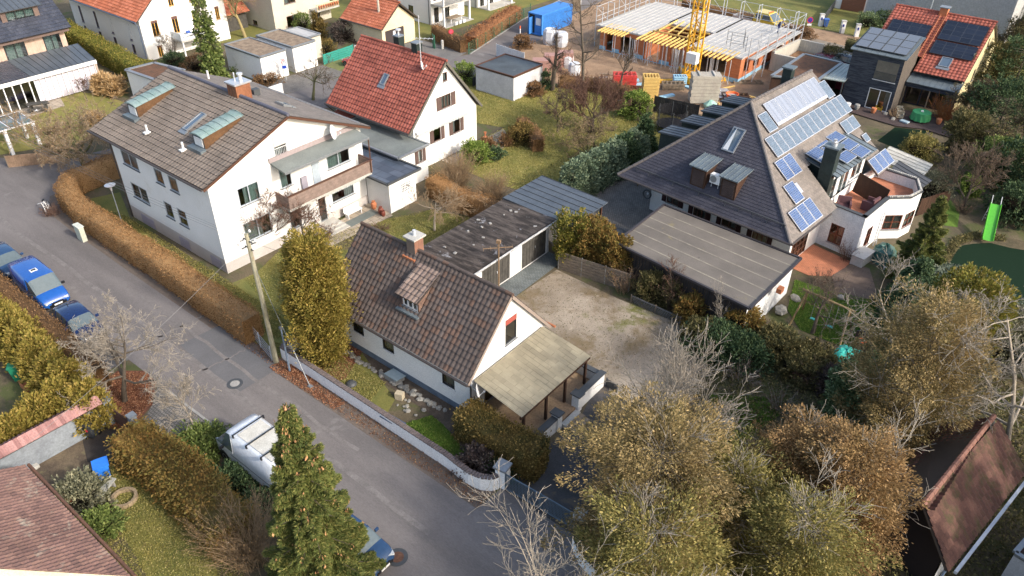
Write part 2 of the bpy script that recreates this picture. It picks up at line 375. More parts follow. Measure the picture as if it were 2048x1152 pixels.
def stems(name,label,x,y,seed,H,Rm,n,mat,r=.012,group=None,cat='shrub',arch=.4,sub=3,z=0,buds=None,sx=1):
    """many thin stems fanning from the ground"""
    rng=np.random.default_rng(seed); S=[]
    for i in range(n):
        a=rng.uniform(0,6.28); b=rng.uniform(0,.35)*Rm; p=np.array([math.cos(a)*b,math.sin(a)*b,0]); out=rng.uniform(.1,1); d=np.array([math.cos(a)*out*Rm/H,math.sin(a)*out*Rm/H,1.]); L=H*rng.uniform(.6,1.05); rr=r*rng.uniform(.7,1.5)
        for k in range(4):
            d=d+rng.normal(0,.1,3); d[2]-=arch*.12*k; u=d/np.linalg.norm(d); q=p+u*L/4; S.append((*p,*q,rr,rr*.75)); 
            for _ in range(sub if k>0 else 0):
                e=u+rng.normal(0,.5,3); e/=np.linalg.norm(e); m=p+(q-p)*rng.uniform(0,1); t=m+e*L*rng.uniform(.1,.28); S.append((*m,*t,rr*.5,rr*.3))
            p=q; rr*=.75
    V,Q=tubes(S,3); mats=[mat]; mi=None
    if buds:
        m,nb,w,l=buds; Sx=np.array(S); idx=rng.integers(0,len(Sx),nb); f=rng.uniform(0,1,(nb,1)); C=Sx[idx,:3]*(1-f)+Sx[idx,3:6]*f
        LV,LQ=leaves(rng,C,unit(Sx[idx,3:6]-Sx[idx,:3]),w,l,.8); mi=np.concatenate([np.zeros(len(Q)),np.ones(len(LQ))]); Q=np.concatenate([Q,LQ+len(V)]); V=np.concatenate([V,LV]); mats.append(m)
    o=npmesh(name,V,Q,mats,None,mi); o.location=(x,y,z); o.scale=(sx,1,1); return tag(o,label,cat,group)
# ------------------------------------------------------------ palette
WHITE=M('white_render',(.82,.81,.79),(.77,.76,.735),.9,.5,30,.004,spots=[((.72,.7,.655),.6,.8)])
WHITEB=M('white_rough_render',(.78,.78,.78),(.68,.69,.7),.9,2.5,14,.02)
PLINTH=M('pale_plinth',(.55,.5,.47),(.48,.44,.41),.9,.8,25)
BLUEPL=M('blue_grey_plinth',(.16,.2,.25),(.1,.13,.17),.9,2)
CREAM=M('cream_render',(.72,.62,.42),(.66,.56,.36),.9,.6)
BEIGE=M('beige_render',(.6,.55,.45),(.54,.49,.4),.9,.6)
YELL=M('yellow_render',(.62,.53,.3),(.5,.44,.27),.9,.8,12,spots=[((.33,.31,.24),.6,.9)])
DARKW=M('dark_stained_timber',(.016,.022,.036),(.06,.068,.085),.75,3,22,.01,stretch=(.4,.4,6),lo=.42,hi=.6)
BROWNW=M('brown_timber',(.07,.035,.022),(.045,.024,.016),.7,3,stretch=(1,1,.3))
SHUT=M('shutter_brown',(.13,.085,.075),(.1,.065,.055),.75,4)
SHUTD=M('shutter_dark_red_brown',(.05,.02,.02),(.035,.016,.016),.6,4)
WINW=plain('white_window_frame',(.75,.75,.75),.4)
WINB=plain('brown_window_frame',(.09,.04,.025),.5)
WINY=plain('yellow_timber_frame',(.55,.3,.06),.5)
WIND=plain('dark_window_frame',(.03,.032,.035),.4)
GREYM=plain('grey_sheet_metal',(.28,.3,.32),.45,.5)
ZINC=M('weathered_zinc',(.2,.24,.26),(.15,.18,.2),.5,1.2,10,metal=.4)
ZINCB=M('blue_grey_roof_sheet',(.12,.14,.165),(.09,.107,.13),.5,.8,9,metal=.3)
COPPER=M('green_patina_copper',(.2,.29,.27),(.26,.33,.32),.6,1.3,9,spots=[((.27,.23,.18),.64,1.3)])
COPBR=M('brown_copper_sheet',(.17,.095,.05),(.12,.065,.035),.5,1,8,metal=.3)
DGREEN=M('dark_green_sheet',(.035,.05,.048),(.025,.036,.035),.5,1,8,metal=.2)
GLASS=glassmat('window_glass',(.5,.55,.56)); GLASSC=glassmat('car_glass',(.12,.14,.15),.3); SKYG=glassmat('roof_window_glass',(.2,.25,.3),.55)
CURT=M('pale_curtain',(.6,.62,.6),(.42,.45,.44),.9,7,stretch=(6,6,.1))
CURG=M('mint_curtain',(.45,.58,.54),(.3,.4,.38),.9,7,stretch=(6,6,.1))
BLIND=M('lilac_roller_shutter',(.4,.37,.44),(.34,.32,.38),.6,1,stretch=(1,1,18)); BLINDW=M('beige_roller_shutter',(.62,.58,.52),(.54,.5,.45),.6,1,stretch=(1,1,18))
GUT=plain('dark_gutter',(.09,.075,.07),.45,.4); BLACK=plain('black_plastic',(.012,.012,.014),.45); DGREY=plain('dark_grey',(.06,.065,.07),.6)
CONC=M('concrete',(.34,.33,.31),(.25,.245,.235),.9,1.2,16,spots=[((.17,.165,.15),.62,1.7)])
LCONC=M('pale_concrete',(.5,.48,.44),(.38,.37,.34),.9,.9,14)
FELT=M('roofing_felt',(.19,.21,.2),(.14,.155,.15),.85,.6,20,spots=[((.07,.07,.065),.64,.8)])
FELTB=None
FELTD=M('dark_felt',(.09,.105,.115),(.055,.06,.065),.5,.5,12,spots=[((.24,.26,.27),.63,.8)])
FELTBR=M('brown_grey_felt',(.17,.15,.13),(.13,.115,.1),.8,.5,24,spots=[((.24,.2,.1),.64,.35),((.09,.08,.07),.66,.9)])
GRAVR=M('brown_roof_gravel',(.3,.23,.165),(.2,.15,.11),.95,2.2,26,.03,lo=.4,hi=.6)
SEDUM=M('brown_sedum',(.17,.085,.05),(.1,.06,.04),.95,2.4,22,.04)
#
STEEL=plain('galvanised_steel',(.55,.57,.6),.5,.2); ALU=plain('aluminium',(.6,.6,.62),.35,.6)
YCR=plain('crane_yellow',(.75,.4,.03),.5); YFORM=M('yellow_formwork_timber',(.72,.5,.17),(.6,.4,.13),.7,3); BRK=M('orange_hollow_brick',(.55,.2,.09),(.43,.15,.07),.9,2,20,stretch=(1,1,4))
XPS=plain('pale_blue_insulation',(.3,.52,.68),.8); ORNG=plain('orange_paint',(.8,.13,.03),.5); REDP=plain('red_steel',(.6,.06,.05),.5)
TERRA=plain('terracotta',(.45,.16,.07),.8); WOOD=M('weathered_wood',(.3,.23,.16),(.2,.155,.11),.85,4,stretch=(1,1,.4)); WOODG=M('grey_boards',(.095,.088,.078),(.055,.052,.047),.9,3)
FENW=M('fence_wood',(.25,.2,.15),(.17,.14,.11),.9,3,spots=[((.13,.14,.08),.6,1.5)])
BAMB=M('bamboo_screen',(.28,.18,.09),(.2,.13,.07),.9,3,stretch=(6,6,1))
M('twig_core',(.035,.025,.017),(.022,.017,.012),1)
BARK=M('grey_brown_bark',(.13,.105,.08),(.085,.07,.055),.95,5,30); BARKM=M('mossy_bark',(.12,.12,.05),(.08,.075,.045),.95,4,30); BARKP=M('pale_bark',(.4,.34,.27),(.3,.255,.2),.9,5,30)
TWIG=M('brown_twigs',(.17,.125,.09),(.12,.09,.065),.95,3); TWIGR=M('red_brown_twigs',(.19,.105,.075),(.14,.08,.06),.95,3); TWIGP=M('pale_twigs',(.36,.315,.26),(.26,.23,.19),.9,3); TWIGT=M('tan_twigs',(.34,.24,.14),(.26,.18,.11),.9,3); TWIGO=M('orange_twigs',(.4,.16,.05),(.3,.11,.04),.9,3)
T_CENT=tilemat('brown_pantiles',[(.098,.077,.068),(.084,.067,.061),(.11,.088,.079),(.09,.071,.064),(.122,.078,.06)],(.2,.19,.16),.6)
T_WHI=tilemat('grey_brown_pantiles',[(.17,.14,.118),(.19,.158,.133),(.152,.126,.106),(.178,.147,.124)],(.115,.105,.088),.6)
T_RED=tilemat('red_pantiles',[(.29,.085,.06),(.35,.11,.08),(.24,.072,.052),(.32,.1,.07)],(.26,.15,.1),.66)
T_ORA=tilemat('orange_pantiles',[(.42,.14,.075),(.36,.11,.06),(.47,.17,.1)],(.34,.16,.09),.68)
T_SLA=tilemat('shaded_slates',[(.062,.061,.078),(.052,.051,.066),(.07,.068,.084),(.058,.056,.072)],None,jw=.06)  # hipped roof's slates on the sides away from the sun, shade coloured in
T_SLB=tilemat('taupe_lit_slates',[(.2,.175,.155),(.17,.15,.135),(.22,.19,.17)],None,jw=.06)  # hipped roof: same slates with sunlight coloured in; big house: plain taupe rear slope
T_PUR=tilemat('purple_brown_tiles',[(.17,.1,.085),(.21,.125,.1),(.13,.078,.068),(.18,.105,.088)],(.33,.31,.25),.56)
T_MOS=tilemat('mossy_brown_tiles',[(.13,.064,.048),(.095,.046,.036),(.155,.076,.056)],(.06,.06,.022),.5,jw=.12)
T_BLK=tilemat('blue_black_glazed_tiles',[(.05,.055,.075),(.04,.045,.062),(.06,.065,.085)],None,rough=.35,spec=.6)
def nrm2(p0,p1):
    L=math.hypot(p1[0]-p0[0],p1[1]-p0[1]); U=((p1[0]-p0[0])/L,(p1[1]-p0[1])/L); return L,U,(U[1],-U[0])
def pt(p0,U,N,u,z,d=0): return (p0[0]+U[0]*u+N[0]*d,p0[1]+U[1]*u+N[1]*d,z)
def cliprect(poly,u0,z0,u1,z1):
    def cut(P,ax,val,keep_less):
        o=[]
        for i in range(len(P)):
            a,b=P[i],P[(i+1)%len(P)]; ia=(a[ax]<=val+1e-9) if keep_less else (a[ax]>=val-1e-9); ib=(b[ax]<=val+1e-9) if keep_less else (b[ax]>=val-1e-9)
            if ia: o.append(a)
            if ia!=ib:
                t=(val-a[ax])/(b[ax]-a[ax]); o.append((a[0]+(b[0]-a[0])*t,a[1]+(b[1]-a[1])*t))
        return o
    for ax,v,k in ((0,u0,False),(0,u1,True),(1,z0,False),(1,z1,True)):
        poly=cut(poly,ax,v,k)
        if len(poly)<3: return []
    return poly
def facade(mb,p0,p1,z0,z1,gable=None,ops=(),m=0,plinth=None,rev=.09,z1b=None):
    L,U,N=nrm2(p0,p1); zb=z1 if z1b is None else z1b
    P=[(0,z0),(L,z0),(L,zb)]+([gable] if gable else [])+[(0,z1)]
    us=sorted({0,L}|{o[0] for o in ops}|{o[2] for o in ops}); top=max(z1,zb,gable[1] if gable else 0)
    zs=sorted({z0,top}|{o[1] for o in ops}|{o[3] for o in ops}|({plinth[0]} if plinth else set()))
    for a,b in zip(us,us[1:]):
        for c,d in zip(zs,zs[1:]):
            if b-a<1e-4 or d-c<1e-4: continue
            mu,mz=(a+b)/2,(c+d)/2
            if any(o[0]<mu<o[2] and o[1]<mz<o[3] for o in ops): continue
            q=cliprect(P,a,c,b,d)
            if q: mb.face([pt(p0,U,N,u,z) for u,z in q],plinth[1] if plinth and mz<plinth[0] else m)
    for o in ops:
        c=[(o[0],o[1]),(o[2],o[1]),(o[2],o[3]),(o[0],o[3])]
        for i in range(4):
            a,b=c[i],c[(i+1)%4]; mb.face([pt(p0,U,N,*b),pt(p0,U,N,*a),pt(p0,U,N,a[0],a[1],-rev),pt(p0,U,N,b[0],b[1],-rev)][::-1],m)
GFR=plain('pale_grey_window_frame',(.36,.4,.44),.4)
def window(T,p0,p1,o,fm=None,n=2,rows=1,fw=.06,sill=True,curtain=None,cfrac=(0,1),blind=None,bfrac=1,shut=None,shw=None,rev=.06,name='window',glass=None,label=None,silm=None,rail=False,open_=0):
    if curtain is None and blind is None and name=='window' and rev>.055:
        curtain=CURT; cfrac=((0,.42),(.6,1),(0,.25))[int(abs(p0[0]*7+o[0]*13+o[1]*5))%3]
    fm=fm or WINW; L,U,N=nrm2(p0,p1); u0,z0,u1,z1=o; mb=MB()
    def bar(a,b,c,d,d0=-rev,d1=-rev+.06,B=None):
        B=B or mb; q=[(a,c),(b,c),(b,d),(a,d)]; i=len(B.v)
        for dd in (d0,d1):
            for u,z in q: B.v.append(pt(p0,U,N,u,z,dd))
        for f in ((0,3,2,1),(4,5,6,7),(0,1,5,4),(1,2,6,5),(2,3,7,6),(3,0,4,7)): B.f.append(tuple(i+k for k in f)[::-1]); B.m.append(0)
    bar(u0,u1,z0,z0+fw);bar(u0,u1,z1-fw,z1);bar(u0,u0+fw,z0+fw,z1-fw);bar(u1-fw,u1,z0+fw,z1-fw)
    for k in range(1,n):
        c=u0+(u1-u0)*k/n; bar(c-fw*.6,c+fw*.6,z0+fw,z1-fw)
    for k in range(1,rows):
        c=z0+(z1-z0)*k/rows; bar(u0+fw,u1-fw,c-fw*.4,c+fw*.4,-rev,-rev+.055)
    w=mb.build(name,fm,T,label=label)
    g=MB().face([pt(p0,U,N,u0,z0,-rev+.02),pt(p0,U,N,u1,z0,-rev+.02),pt(p0,U,N,u1,z1,-rev+.02),pt(p0,U,N,u0,z1,-rev+.02)]); g.build('pane',glass or GLASS,w)
    if sill:
        s=MB(); bar(u0-.06,u1+.06,z0-.05,z0-.005,-rev+.07,.07,s); s.build('sill',silm or GREYM,w)
    if curtain:
        c=MB(); a=u0+(u1-u0)*cfrac[0]; b=u0+(u1-u0)*cfrac[1]; k=max(2,int((b-a)/.09)); 
        for i in range(k):
            x0,x1=a+(b-a)*i/k,a+(b-a)*(i+1)/k; e0,e1=(.05 if i%2 else 0),(0 if i%2 else .05)
            c.face([pt(p0,U,N,x0,z0+.02,-rev-.08-e0),pt(p0,U,N,x1,z0+.02,-rev-.08-e1),pt(p0,U,N,x1,z1-.02,-rev-.08-e1),pt(p0,U,N,x0,z1-.02,-rev-.08-e0)])
        c.build('curtain',curtain,w)
    if blind:
        s=MB(); bar(u0+.02,u1-.02,z1-(z1-z0)*bfrac,z1-.01,-rev+.065,-rev+.085,s); s.build('roller_shutter',blind,w)
    if shut:
        sw=shw or (u1-u0)*.5
        for a,b in ((u0-sw-.03,u0-.03),(u1+.03,u1+sw+.03)):
            s=MB(); bar(a,b,z0-.02,z1+.02,.02,.055,s)
            k=int((z1-z0)/.11)
            for i in range(k):
                zz=z0+(i+.3)*(z1-z0)/k; bar(a+.05,b-.05,zz,zz+.05,.056,.068,s)
            s.build('shutter',shut,w)
    if rail:
        s=MB(); zt=z0+(z1-z0)*.42; 
        for z in (z0+.08,zt): s.beam(pt(p0,U,N,u0,z,.06),pt(p0,U,N,u1,z,.06),.03,.03)
        k=int((u1-u0)/.12)
        for i in range(k+1): u=u0+(u1-u0)*i/k; s.beam(pt(p0,U,N,u,z0+.08,.06),pt(p0,U,N,u,zt,.06),.015,.015)
        s.build('railing',DGREY if rail is True else rail,w)
    return w
def V3(p): return Vector(p)
def tiles(T,p0,p1,q1,q0,mat,tw=.3,th=.35,prof='pan',thick=.1,name='roof',under=None,lift=None,label=None,hole=None):
    """roof slope: p0-p1 lower edge, q0-q1 upper edge (p0 below q0); rows of tiles as relief"""
    p0,p1,q1,q0=map(V3,(p0,p1,q1,q0)); mb=MB(); U=(p1-p0).normalized(); W=((q0-p0)-U*(q0-p0).dot(U)); Ls=W.length; W/=Ls; N=U.cross(W).normalized()
    if N.z<0: N=-N
    rows=max(1,round(Ls/th)); lift=lift or (.045 if prof=='pan' else .022)
    def edge(v):
        a=p0+(q0-p0)*v; b=p1+(q1-p1)*v; return a,b
    hs=[0,.02,.042,.03] if prof=='pan' else [0,0]
    for r in range(rows):
        a0,b0=edge(r/rows); a1,b1=edge((r+1)/rows); ua0,ub0,ua1,ub1=[(x-p0).dot(U) for x in (a0,b0,a1,b1)]
        if prof=='pan':
            lo=max(ua0,ua1); hi=min(ub0,ub1); k0,k1=math.floor(min(ua0,ua1)/tw*4),math.ceil(max(ub0,ub1)/tw*4)
            def P(c,rr,up):
                v=(r+rr)/rows; a,b=edge(v); x=min(max(c*tw/4,(a-p0).dot(U)),(b-p0).dot(U)); return p0+U*x+W*(Ls*v)+N*(hs[c%4]*(1.0 if True else 0)+up)
            for c in range(k0,k1):
                A,B,C,D=P(c,0,lift),P(c+1,0,lift),P(c+1,1,.0),P(c,1,.0)
                if (B-A).length<1e-4 and (C-D).length<1e-4: continue
                uu=(c+.5)/4
                mb.face([A,B,C,D],0,[(uu,r+.5)]*4); mb.face([A-N*lift,B-N*lift,B,A],0,[(uu,r+.5)]*4)
        else:
            A,B,C,D=a0+N*lift,b0+N*lift,b1,a1; off=(r%2)*.5
            mb.face([A,B,C,D],0,[(ua0/tw+off,r+.5),(ub0/tw+off,r+.5),(ub1/tw+off,r+.5),(ua1/tw+off,r+.5)])
            mb.face([A-N*lift,B-N*lift,B,A],0,[(ua0/tw+off,r+.5),(ub0/tw+off,r+.5),(ub0/tw+off,r+.5),(ua0/tw+off,r+.5)])
    # slab under the tiles
    c=[p0,p1,q1,q0]; n=-N*.01; t=-N*thick; i=len(mb.v)
    for x in c: mb.v.append(tuple(x+n))
    for x in c: mb.v.append(tuple(x+t))
    for f in ((0,1,2,3),(7,6,5,4),(0,4,5,1),(1,5,6,2),(2,6,7,3),(3,7,4,0)): mb.f.append(tuple(i+k for k in f)); mb.m.append(1)
    for k in range(len(mb.f)):
        if k not in mb.uv: mb.uv[k]=[(0,0)]*len(mb.f[k])
    return mb.build(name,[mat,under or GUT],T,label=label)
def ridge(T,a,b,mat,r=.11,name='ridge_tiles',L=.4):
    a,b=V3(a),V3(b); n=max(2,int((b-a).length/L)); mb=MB()
    for i in range(n):
        p=a+(b-a)*(i/n); q=a+(b-a)*((i+1.08)/n); mb.tube([p,q],[r,r*.86],8,0)
    for k in range(len(mb.f)): mb.uv[k]=[(k//10+.5,.5)]*len(mb.f[k])
    return mb.build(name,mat,T)
def gutter(T,a,b,drop=None,m=None,r=.07):
    mb=MB(); mb.tube([a,b],r,8); g=mb.build('gutter',m or GUT,T)
    if drop:
        mb=MB(); x,y,z=drop[0]; mb.tube([(x,y,z),drop[1],(drop[1][0],drop[1][1],.05)],.05,6); mb.build('downpipe',m or GUT,T)
    return g
def flatroof(T,poly,z,m,edge=None,h=.12,over=.0,rim=.18,name='roof',top=.05):
    """flat roof slab with a raised metal edge"""
    mb=MB(); mb.prism(poly,z-h,z,1,0); n=len(poly)
    e=MB()
    for i in range(n):
        a,b=poly[i],poly[(i+1)%n]; e.beam((a[0],a[1],z+top/2),(b[0],b[1],z+top/2),rim,top+.06)
    r=mb.build(name,[m,edge or GREYM],T); e.build('roof_edge',edge or GREYM,r); return r
def roofframe(p0,p1,q0):
    p0,p1,q0=map(V3,(p0,p1,q0)); U=(p1-p0).normalized(); W=(q0-p0); W=(W-U*W.dot(U)).normalized(); N=U.cross(W)
    if N.z<0:N=-N
    return p0,U,W,N
def onroof(fr,u,w,d=0): return tuple(fr[0]+fr[1]*u+fr[2]*w+fr[3]*d)
def slab(mb,fr,u0,w0,u1,w1,d0,d1,m=0):
    i=len(mb.v)
    for d in (d0,d1):
        for u,w in ((u0,w0),(u1,w0),(u1,w1),(u0,w1)): mb.v.append(onroof(fr,u,w,d))
    for f in ((0,3,2,1),(4,5,6,7),(0,1,5,4),(1,2,6,5),(2,3,7,6),(3,0,4,7)): mb.f.append(tuple(i+k for k in f)); mb.m.append(m)
def skylight(T,fr,u,w,sw,sh,name='roof_window'):
    mb=MB(); 
    for a in ((u,w,u+sw,w+.08),(u,w+sh-.08,u+sw,w+sh),(u,w+.08,u+.08,w+sh-.08),(u+sw-.08,w+.08,u+sw,w+sh-.08)): slab(mb,fr,*a,0,.14)
    slab(mb,fr,u-.1,w-.3,u+sw+.1,w,.0,.07)
    o=mb.build(name,GREYM,T); g=MB(); slab(g,fr,u+.08,w+.08,u+sw-.08,w+sh-.08,.05,.1); g.build('pane',MATS['skylight_pane'],o); return o
def skypane():
    m,t,b=nodes('skylight_pane'); b.inputs['Base Color'].default_value=(.09,.13,.18,1); b.inputs['Roughness'].default_value=.12; b.inputs['Specular IOR Level'].default_value=.8; MATS['skylight_pane']=m
skypane()
def pvmat(name,cell,line,bus=.0,fx=6,fy=10,rough=.15):
    m,t,b=nodes(name); uv=t.nodes.new('ShaderNodeUVMap').outputs[0]; sx=t.nodes.new('ShaderNodeSeparateXYZ'); t.links.new(uv,sx.inputs[0])
    u=mth(t,'FRACT',mth(t,'MULTIPLY',sx.outputs[0],fx)); v=mth(t,'FRACT',mth(t,'MULTIPLY',sx.outputs[1],fy))
    e=mth(t,'MAXIMUM',mth(t,'LESS_THAN',u,.09),mth(t,'LESS_THAN',v,.09))
    n=t.nodes.new('ShaderNodeTexWhiteNoise'); n.noise_dimensions='2D'; cb=t.nodes.new('ShaderNodeCombineXYZ')
    t.links.new(mth(t,'FLOOR',mth(t,'MULTIPLY',sx.outputs[0],fx)),cb.inputs[0]); t.links.new(mth(t,'FLOOR',mth(t,'MULTIPLY',sx.outputs[1],fy)),cb.inputs[1]); t.links.new(cb.outputs[0],n.inputs['Vector'])
    c=mix(t,1.0,cell,ramp(t,n.outputs['Value'],[(0,(.8,.8,.8)),(1,(1.25,1.25,1.25))]),'MULTIPLY')
    c=mix(t,e,c,line); t.links.new(c,b.inputs['Base Color']); b.inputs['Roughness'].default_value=rough; b.inputs['Specular IOR Level'].default_value=.6
    MATS[name]=m; return m
PVB=pvmat('blue_solar_cells',(.045,.085,.2),(.3,.34,.42)); PVL=pvmat('sheen_blue_solar_cells',(.1,.135,.18),(.22,.26,.3)); PVD=pvmat('black_solar_cells',(.012,.016,.028),(.03,.034,.045),fx=4,fy=4); PVT=pvmat('solar_tubes',(.2,.225,.28),(.5,.52,.56),fx=26,fy=1); PVG=pvmat('dark_glass_collector',(.11,.125,.15),(.14,.155,.18),fx=1,fy=1,rough=.12)  # PVL is cells like PVB with the sheen put into the colour
for _k in ('solar_tubes',):
    pass
def panel(T,fr,u0,w0,u1,w1,mat,d=.1,frame=None,name='solar_panel'):
    mb=MB(); slab(mb,fr,u0,w0,u1,w1,d,d+.04); o=mb.build(name,frame or ALU,T)
    g=MB(); e=.05; g.face([onroof(fr,a,b,d+.046) for a,b in ((u0+e,w0+e),(u1-e,w0+e),(u1-e,w1-e),(u0+e,w1-e))],0,[(0,0),(1,0),(1,1),(0,1)]); g.build('solar_cells',mat,o); return o
def seamroof(T,p0,p1,q1,q0,mat,gap=.5,name='roof',thick=.08,seam=.035,mseam=None):
    """standing seam sheet roof, seams run up the slope"""
    p0,p1,q1,q0=map(V3,(p0,p1,q1,q0)); mb=MB(); N=(p1-p0).cross(q0-p0).normalized()
    if N.z<0:N=-N
    i=0
    for x in (p0,p1,q1,q0): mb.v.append(tuple(x))
    for x in (p0,p1,q1,q0): mb.v.append(tuple(x-N*thick))
    for f in ((0,1,2,3),(7,6,5,4),(0,4,5,1),(1,5,6,2),(2,6,7,3),(3,7,4,0)): mb.f.append(f); mb.m.append(0)
    n=max(1,round((p1-p0).length/gap))
    for k in range(n+1):
        a=p0+(p1-p0)*k/n; b=q0+(q1-q0)*k/n; mb.beam(a+N*seam/2,b+N*seam/2,.03,seam,1)
    return mb.build(name,[mat,mseam or mat],T)
def dish(T,c,rad,dirv,mast=None,name='satellite_dish',m=None):
    """dish facing dirv"""
    d=V3(dirv).normalized(); mb=MB(); q=d.to_track_quat('Z','Y'); n=20
    rings=[(0,-.12),(.5,-.09),(.85,-.03),(1,0),(1,.015),(.5,-.07),(0,-.1)]; i=0
    for rr,h in rings:
        for j in range(n):
            a=2*math.pi*j/n; p=q@Vector((rr*rad*math.cos(a),rr*rad*math.sin(a),h*rad)); mb.v.append(tuple(V3(c)+p))
    for k in range(len(rings)-1):
        for j in range(n): mb.f.append((k*n+j,k*n+(j+1)%n,(k+1)*n+(j+1)%n,(k+1)*n+j)); mb.m.append(0)
    a=V3(c)+q@Vector((0,-rad*.95,0)); b=V3(c)+d*rad*.9+q@Vector((0,-rad*.3,0)); mb.beam(a,b,.03,.03,1); mb.obox(b,(.08,.08,.12),0,1)
    if mast: mb.tube([V3(c)-d*.1,mast],.03,6,1)
    return mb.build(name,[m or WINW,STEEL],T,smooth=False)
# ------------------------------------------------------------ the ground
def sheet(name,pts,z,mat,kind='structure'):
    mb=MB(); mb.face([(p[0],p[1],z) for p in pts]); o=mb.build(name,mat)
    # give every sheet an upward face
    if o.data.polygons[0].normal.z<0: o.data.flip_normals()
    return struct(o,kind)
SOIL=M('garden_soil',(.15,.12,.075),(.095,.078,.05),1,.5,9,.03,spots=[((.085,.095,.035),.5,.35),((.17,.13,.085),.66,1.6)])
ASPH=M('worn_asphalt',(.2,.182,.175),(.145,.133,.129),.95,.5,40,.003,stretch=(.22,1,1),spots=[((.23,.215,.205),.6,.35),((.115,.105,.103),.68,.6)],spec=.15)
LAWN=M('winter_lawn',(.27,.23,.065),(.17,.17,.045),1,.45,16,.03,spots=[((.3,.24,.11),.62,1.3)])
LAWNG=M('fresh_green_lawn',(.12,.2,.03),(.09,.16,.028),1,.6,18,.03)
LAWND=M('mossy_lawn',(.21,.19,.055),(.13,.14,.04),1,.5,16,.03,spots=[((.16,.11,.06),.6,1.1)])
LEAFL=M('brown_leaf_litter',(.17,.135,.11),(.13,.105,.09),1,1.6,22,.03,spots=[((.2,.09,.045),.6,5)])
REDL=M('red_leaf_litter',(.21,.08,.045),(.13,.06,.04),1,1.6,22,.03,spots=[((.3,.13,.08),.6,6)])
GRAVEL=M('pale_gravel',(.4,.335,.26),(.23,.185,.135),1,.3,20,.03,spots=[((.2,.15,.09),.52,.33),((.15,.15,.045),.57,.25),((.46,.39,.3),.62,1.2)])
COBB=M('grey_cobbles',(.2,.19,.18),(.14,.135,.13),.85,.5,9,.02,spots=[((.1,.11,.06),.64,.6)])
PAVER=M('damp_blue_pavers',(.15,.17,.17),(.1,.12,.12),.6,.7,8,.015,spots=[((.1,.11,.07),.6,.6)])
def brickmat(name,c1,c2,mortar,sc,w=.5,h=.25,ms=.015,rot=0):
    m,t,b=nodes(name); tc=t.nodes.new('ShaderNodeTexCoord').outputs['Object']; v=mapped(t,tc,(1,1,1),(0,0,rot))
    n=t.nodes.new('ShaderNodeTexBrick'); n.inputs['Scale'].default_value=sc; n.inputs['Brick Width'].default_value=w; n.inputs['Row Height'].default_value=h; n.inputs['Mortar Size'].default_value=ms
    for k,c in (('Color1',c1),('Color2',c2),('Mortar',mortar)): n.inputs[k].default_value=(*c,1)
    t.links.new(v,n.inputs[0]); c=mix(t,.6,n.outputs[0],ramp(t,noise(t,tc,1.2,5),[(.3,(.65,.65,.65)),(.7,(1.3,1.3,1.3))]),'MULTIPLY')
    t.links.new(c,b.inputs['Base Color']); b.inputs['Roughness'].default_value=.85; MATS[name]=m; return m
SLABS=brickmat('stone_slabs',(.42,.35,.27),(.34,.29,.23),(.16,.13,.1),1,.6,.6,.02)
BRICKP=brickmat('orange_clay_paving',(.55,.2,.1),(.45,.17,.09),(.3,.13,.08),1,.22,.11,.01)
REDBR=brickmat('pale_brick',(.5,.33,.24),(.42,.27,.2),(.45,.4,.35),1,.24,.08,.012)
FELTB=brickmat('damp_blue_felt_sheets',(.05,.065,.09),(.11,.135,.175),(.03,.035,.05),1,1.1,.75,.02); FELTB.node_tree.nodes['Principled BSDF'].inputs['Roughness'].default_value=.4
COBP=brickmat('cobble_paving',(.22,.2,.18),(.15,.14,.13),(.09,.085,.075),1,.16,.16,.02)
PAVP=brickmat('damp_paving_blocks',(.17,.19,.19),(.12,.14,.145),(.07,.075,.07),1,.24,.12,.012)
DECKM=brickmat('terrace_boards',(.2,.14,.1),(.15,.105,.08),(.05,.035,.03),1,3,.14,.012)
DECKD=brickmat('dark_terrace_boards',(.085,.055,.05),(.065,.045,.042),(.02,.015,.015),1,3,.14,.012)
WATER=plain('pond_water',(.012,.026,.014),.55,0,.04)
# ground: a broad sheet of garden soil, with surfaces laid on it
bm_=MB(); bm_.face([(-500,-300,0),(500,-300,0),(500,900,0),(-500,900,0)]); struct(bm_.build('ground',SOIL))
road=[(-110,12.0),(-56,12.2),(-28.6,12.4),(-21.5,11.2),(8,11.2),(8,18.0),(-9.5,18.0),(-11.2,18.5),(-15.2,18.5),(-15.3,16.9),(-30,16.9),(-38,16.95),(-45,17.0),(-52,17.1),(-56.5,17.3),(-58.8,18.4),(-59.8,21),(-59.7,35),(-58,41),(-54.8,45),(-53.6,52),(-52,58),(-49.6,61.8),(-49.8,64),(-53,70),(-55,80),(-57,95),(-58,140),(-64,140),(-63,95),(-61.8,87),(-60,76.7),(-56.4,62.9),(-57.5,60),(-57.6,57.3),(-60.5,54.5),(-61.8,50),(-62,44),(-63.2,36),(-63.4,25.5),(-64.8,20.5),(-70,18.4),(-110,17.8)]
sheet('road',road,.012,ASPH)
mb=MB()
def kerb(pts,w=.14,h=.07):
    for a,b in zip(pts,pts[1:]): mb.beam((a[0],a[1],h/2),(b[0],b[1],h/2),w,h)

kerb([(-53.5,52),(-52,58)]); kerb([(-61.8,87),(-60,76.7),(-56.4,62.9)]); kerb([(-28.6,12.35),(-33,12.3)])
struct(mb.build('kerb',CONC))
sheet('verge',[(-15.3,16.8),(-15.3,18.2),(-33,18.4),(-45,18.6),(-56,18.9),(-58.6,19.9),(-59.6,20.6),(-58.9,18.4),(-56.5,17.2),(-52,17.0),(-45,16.9),(-38,16.85),(-30,16.8)],.016,LEAFL)
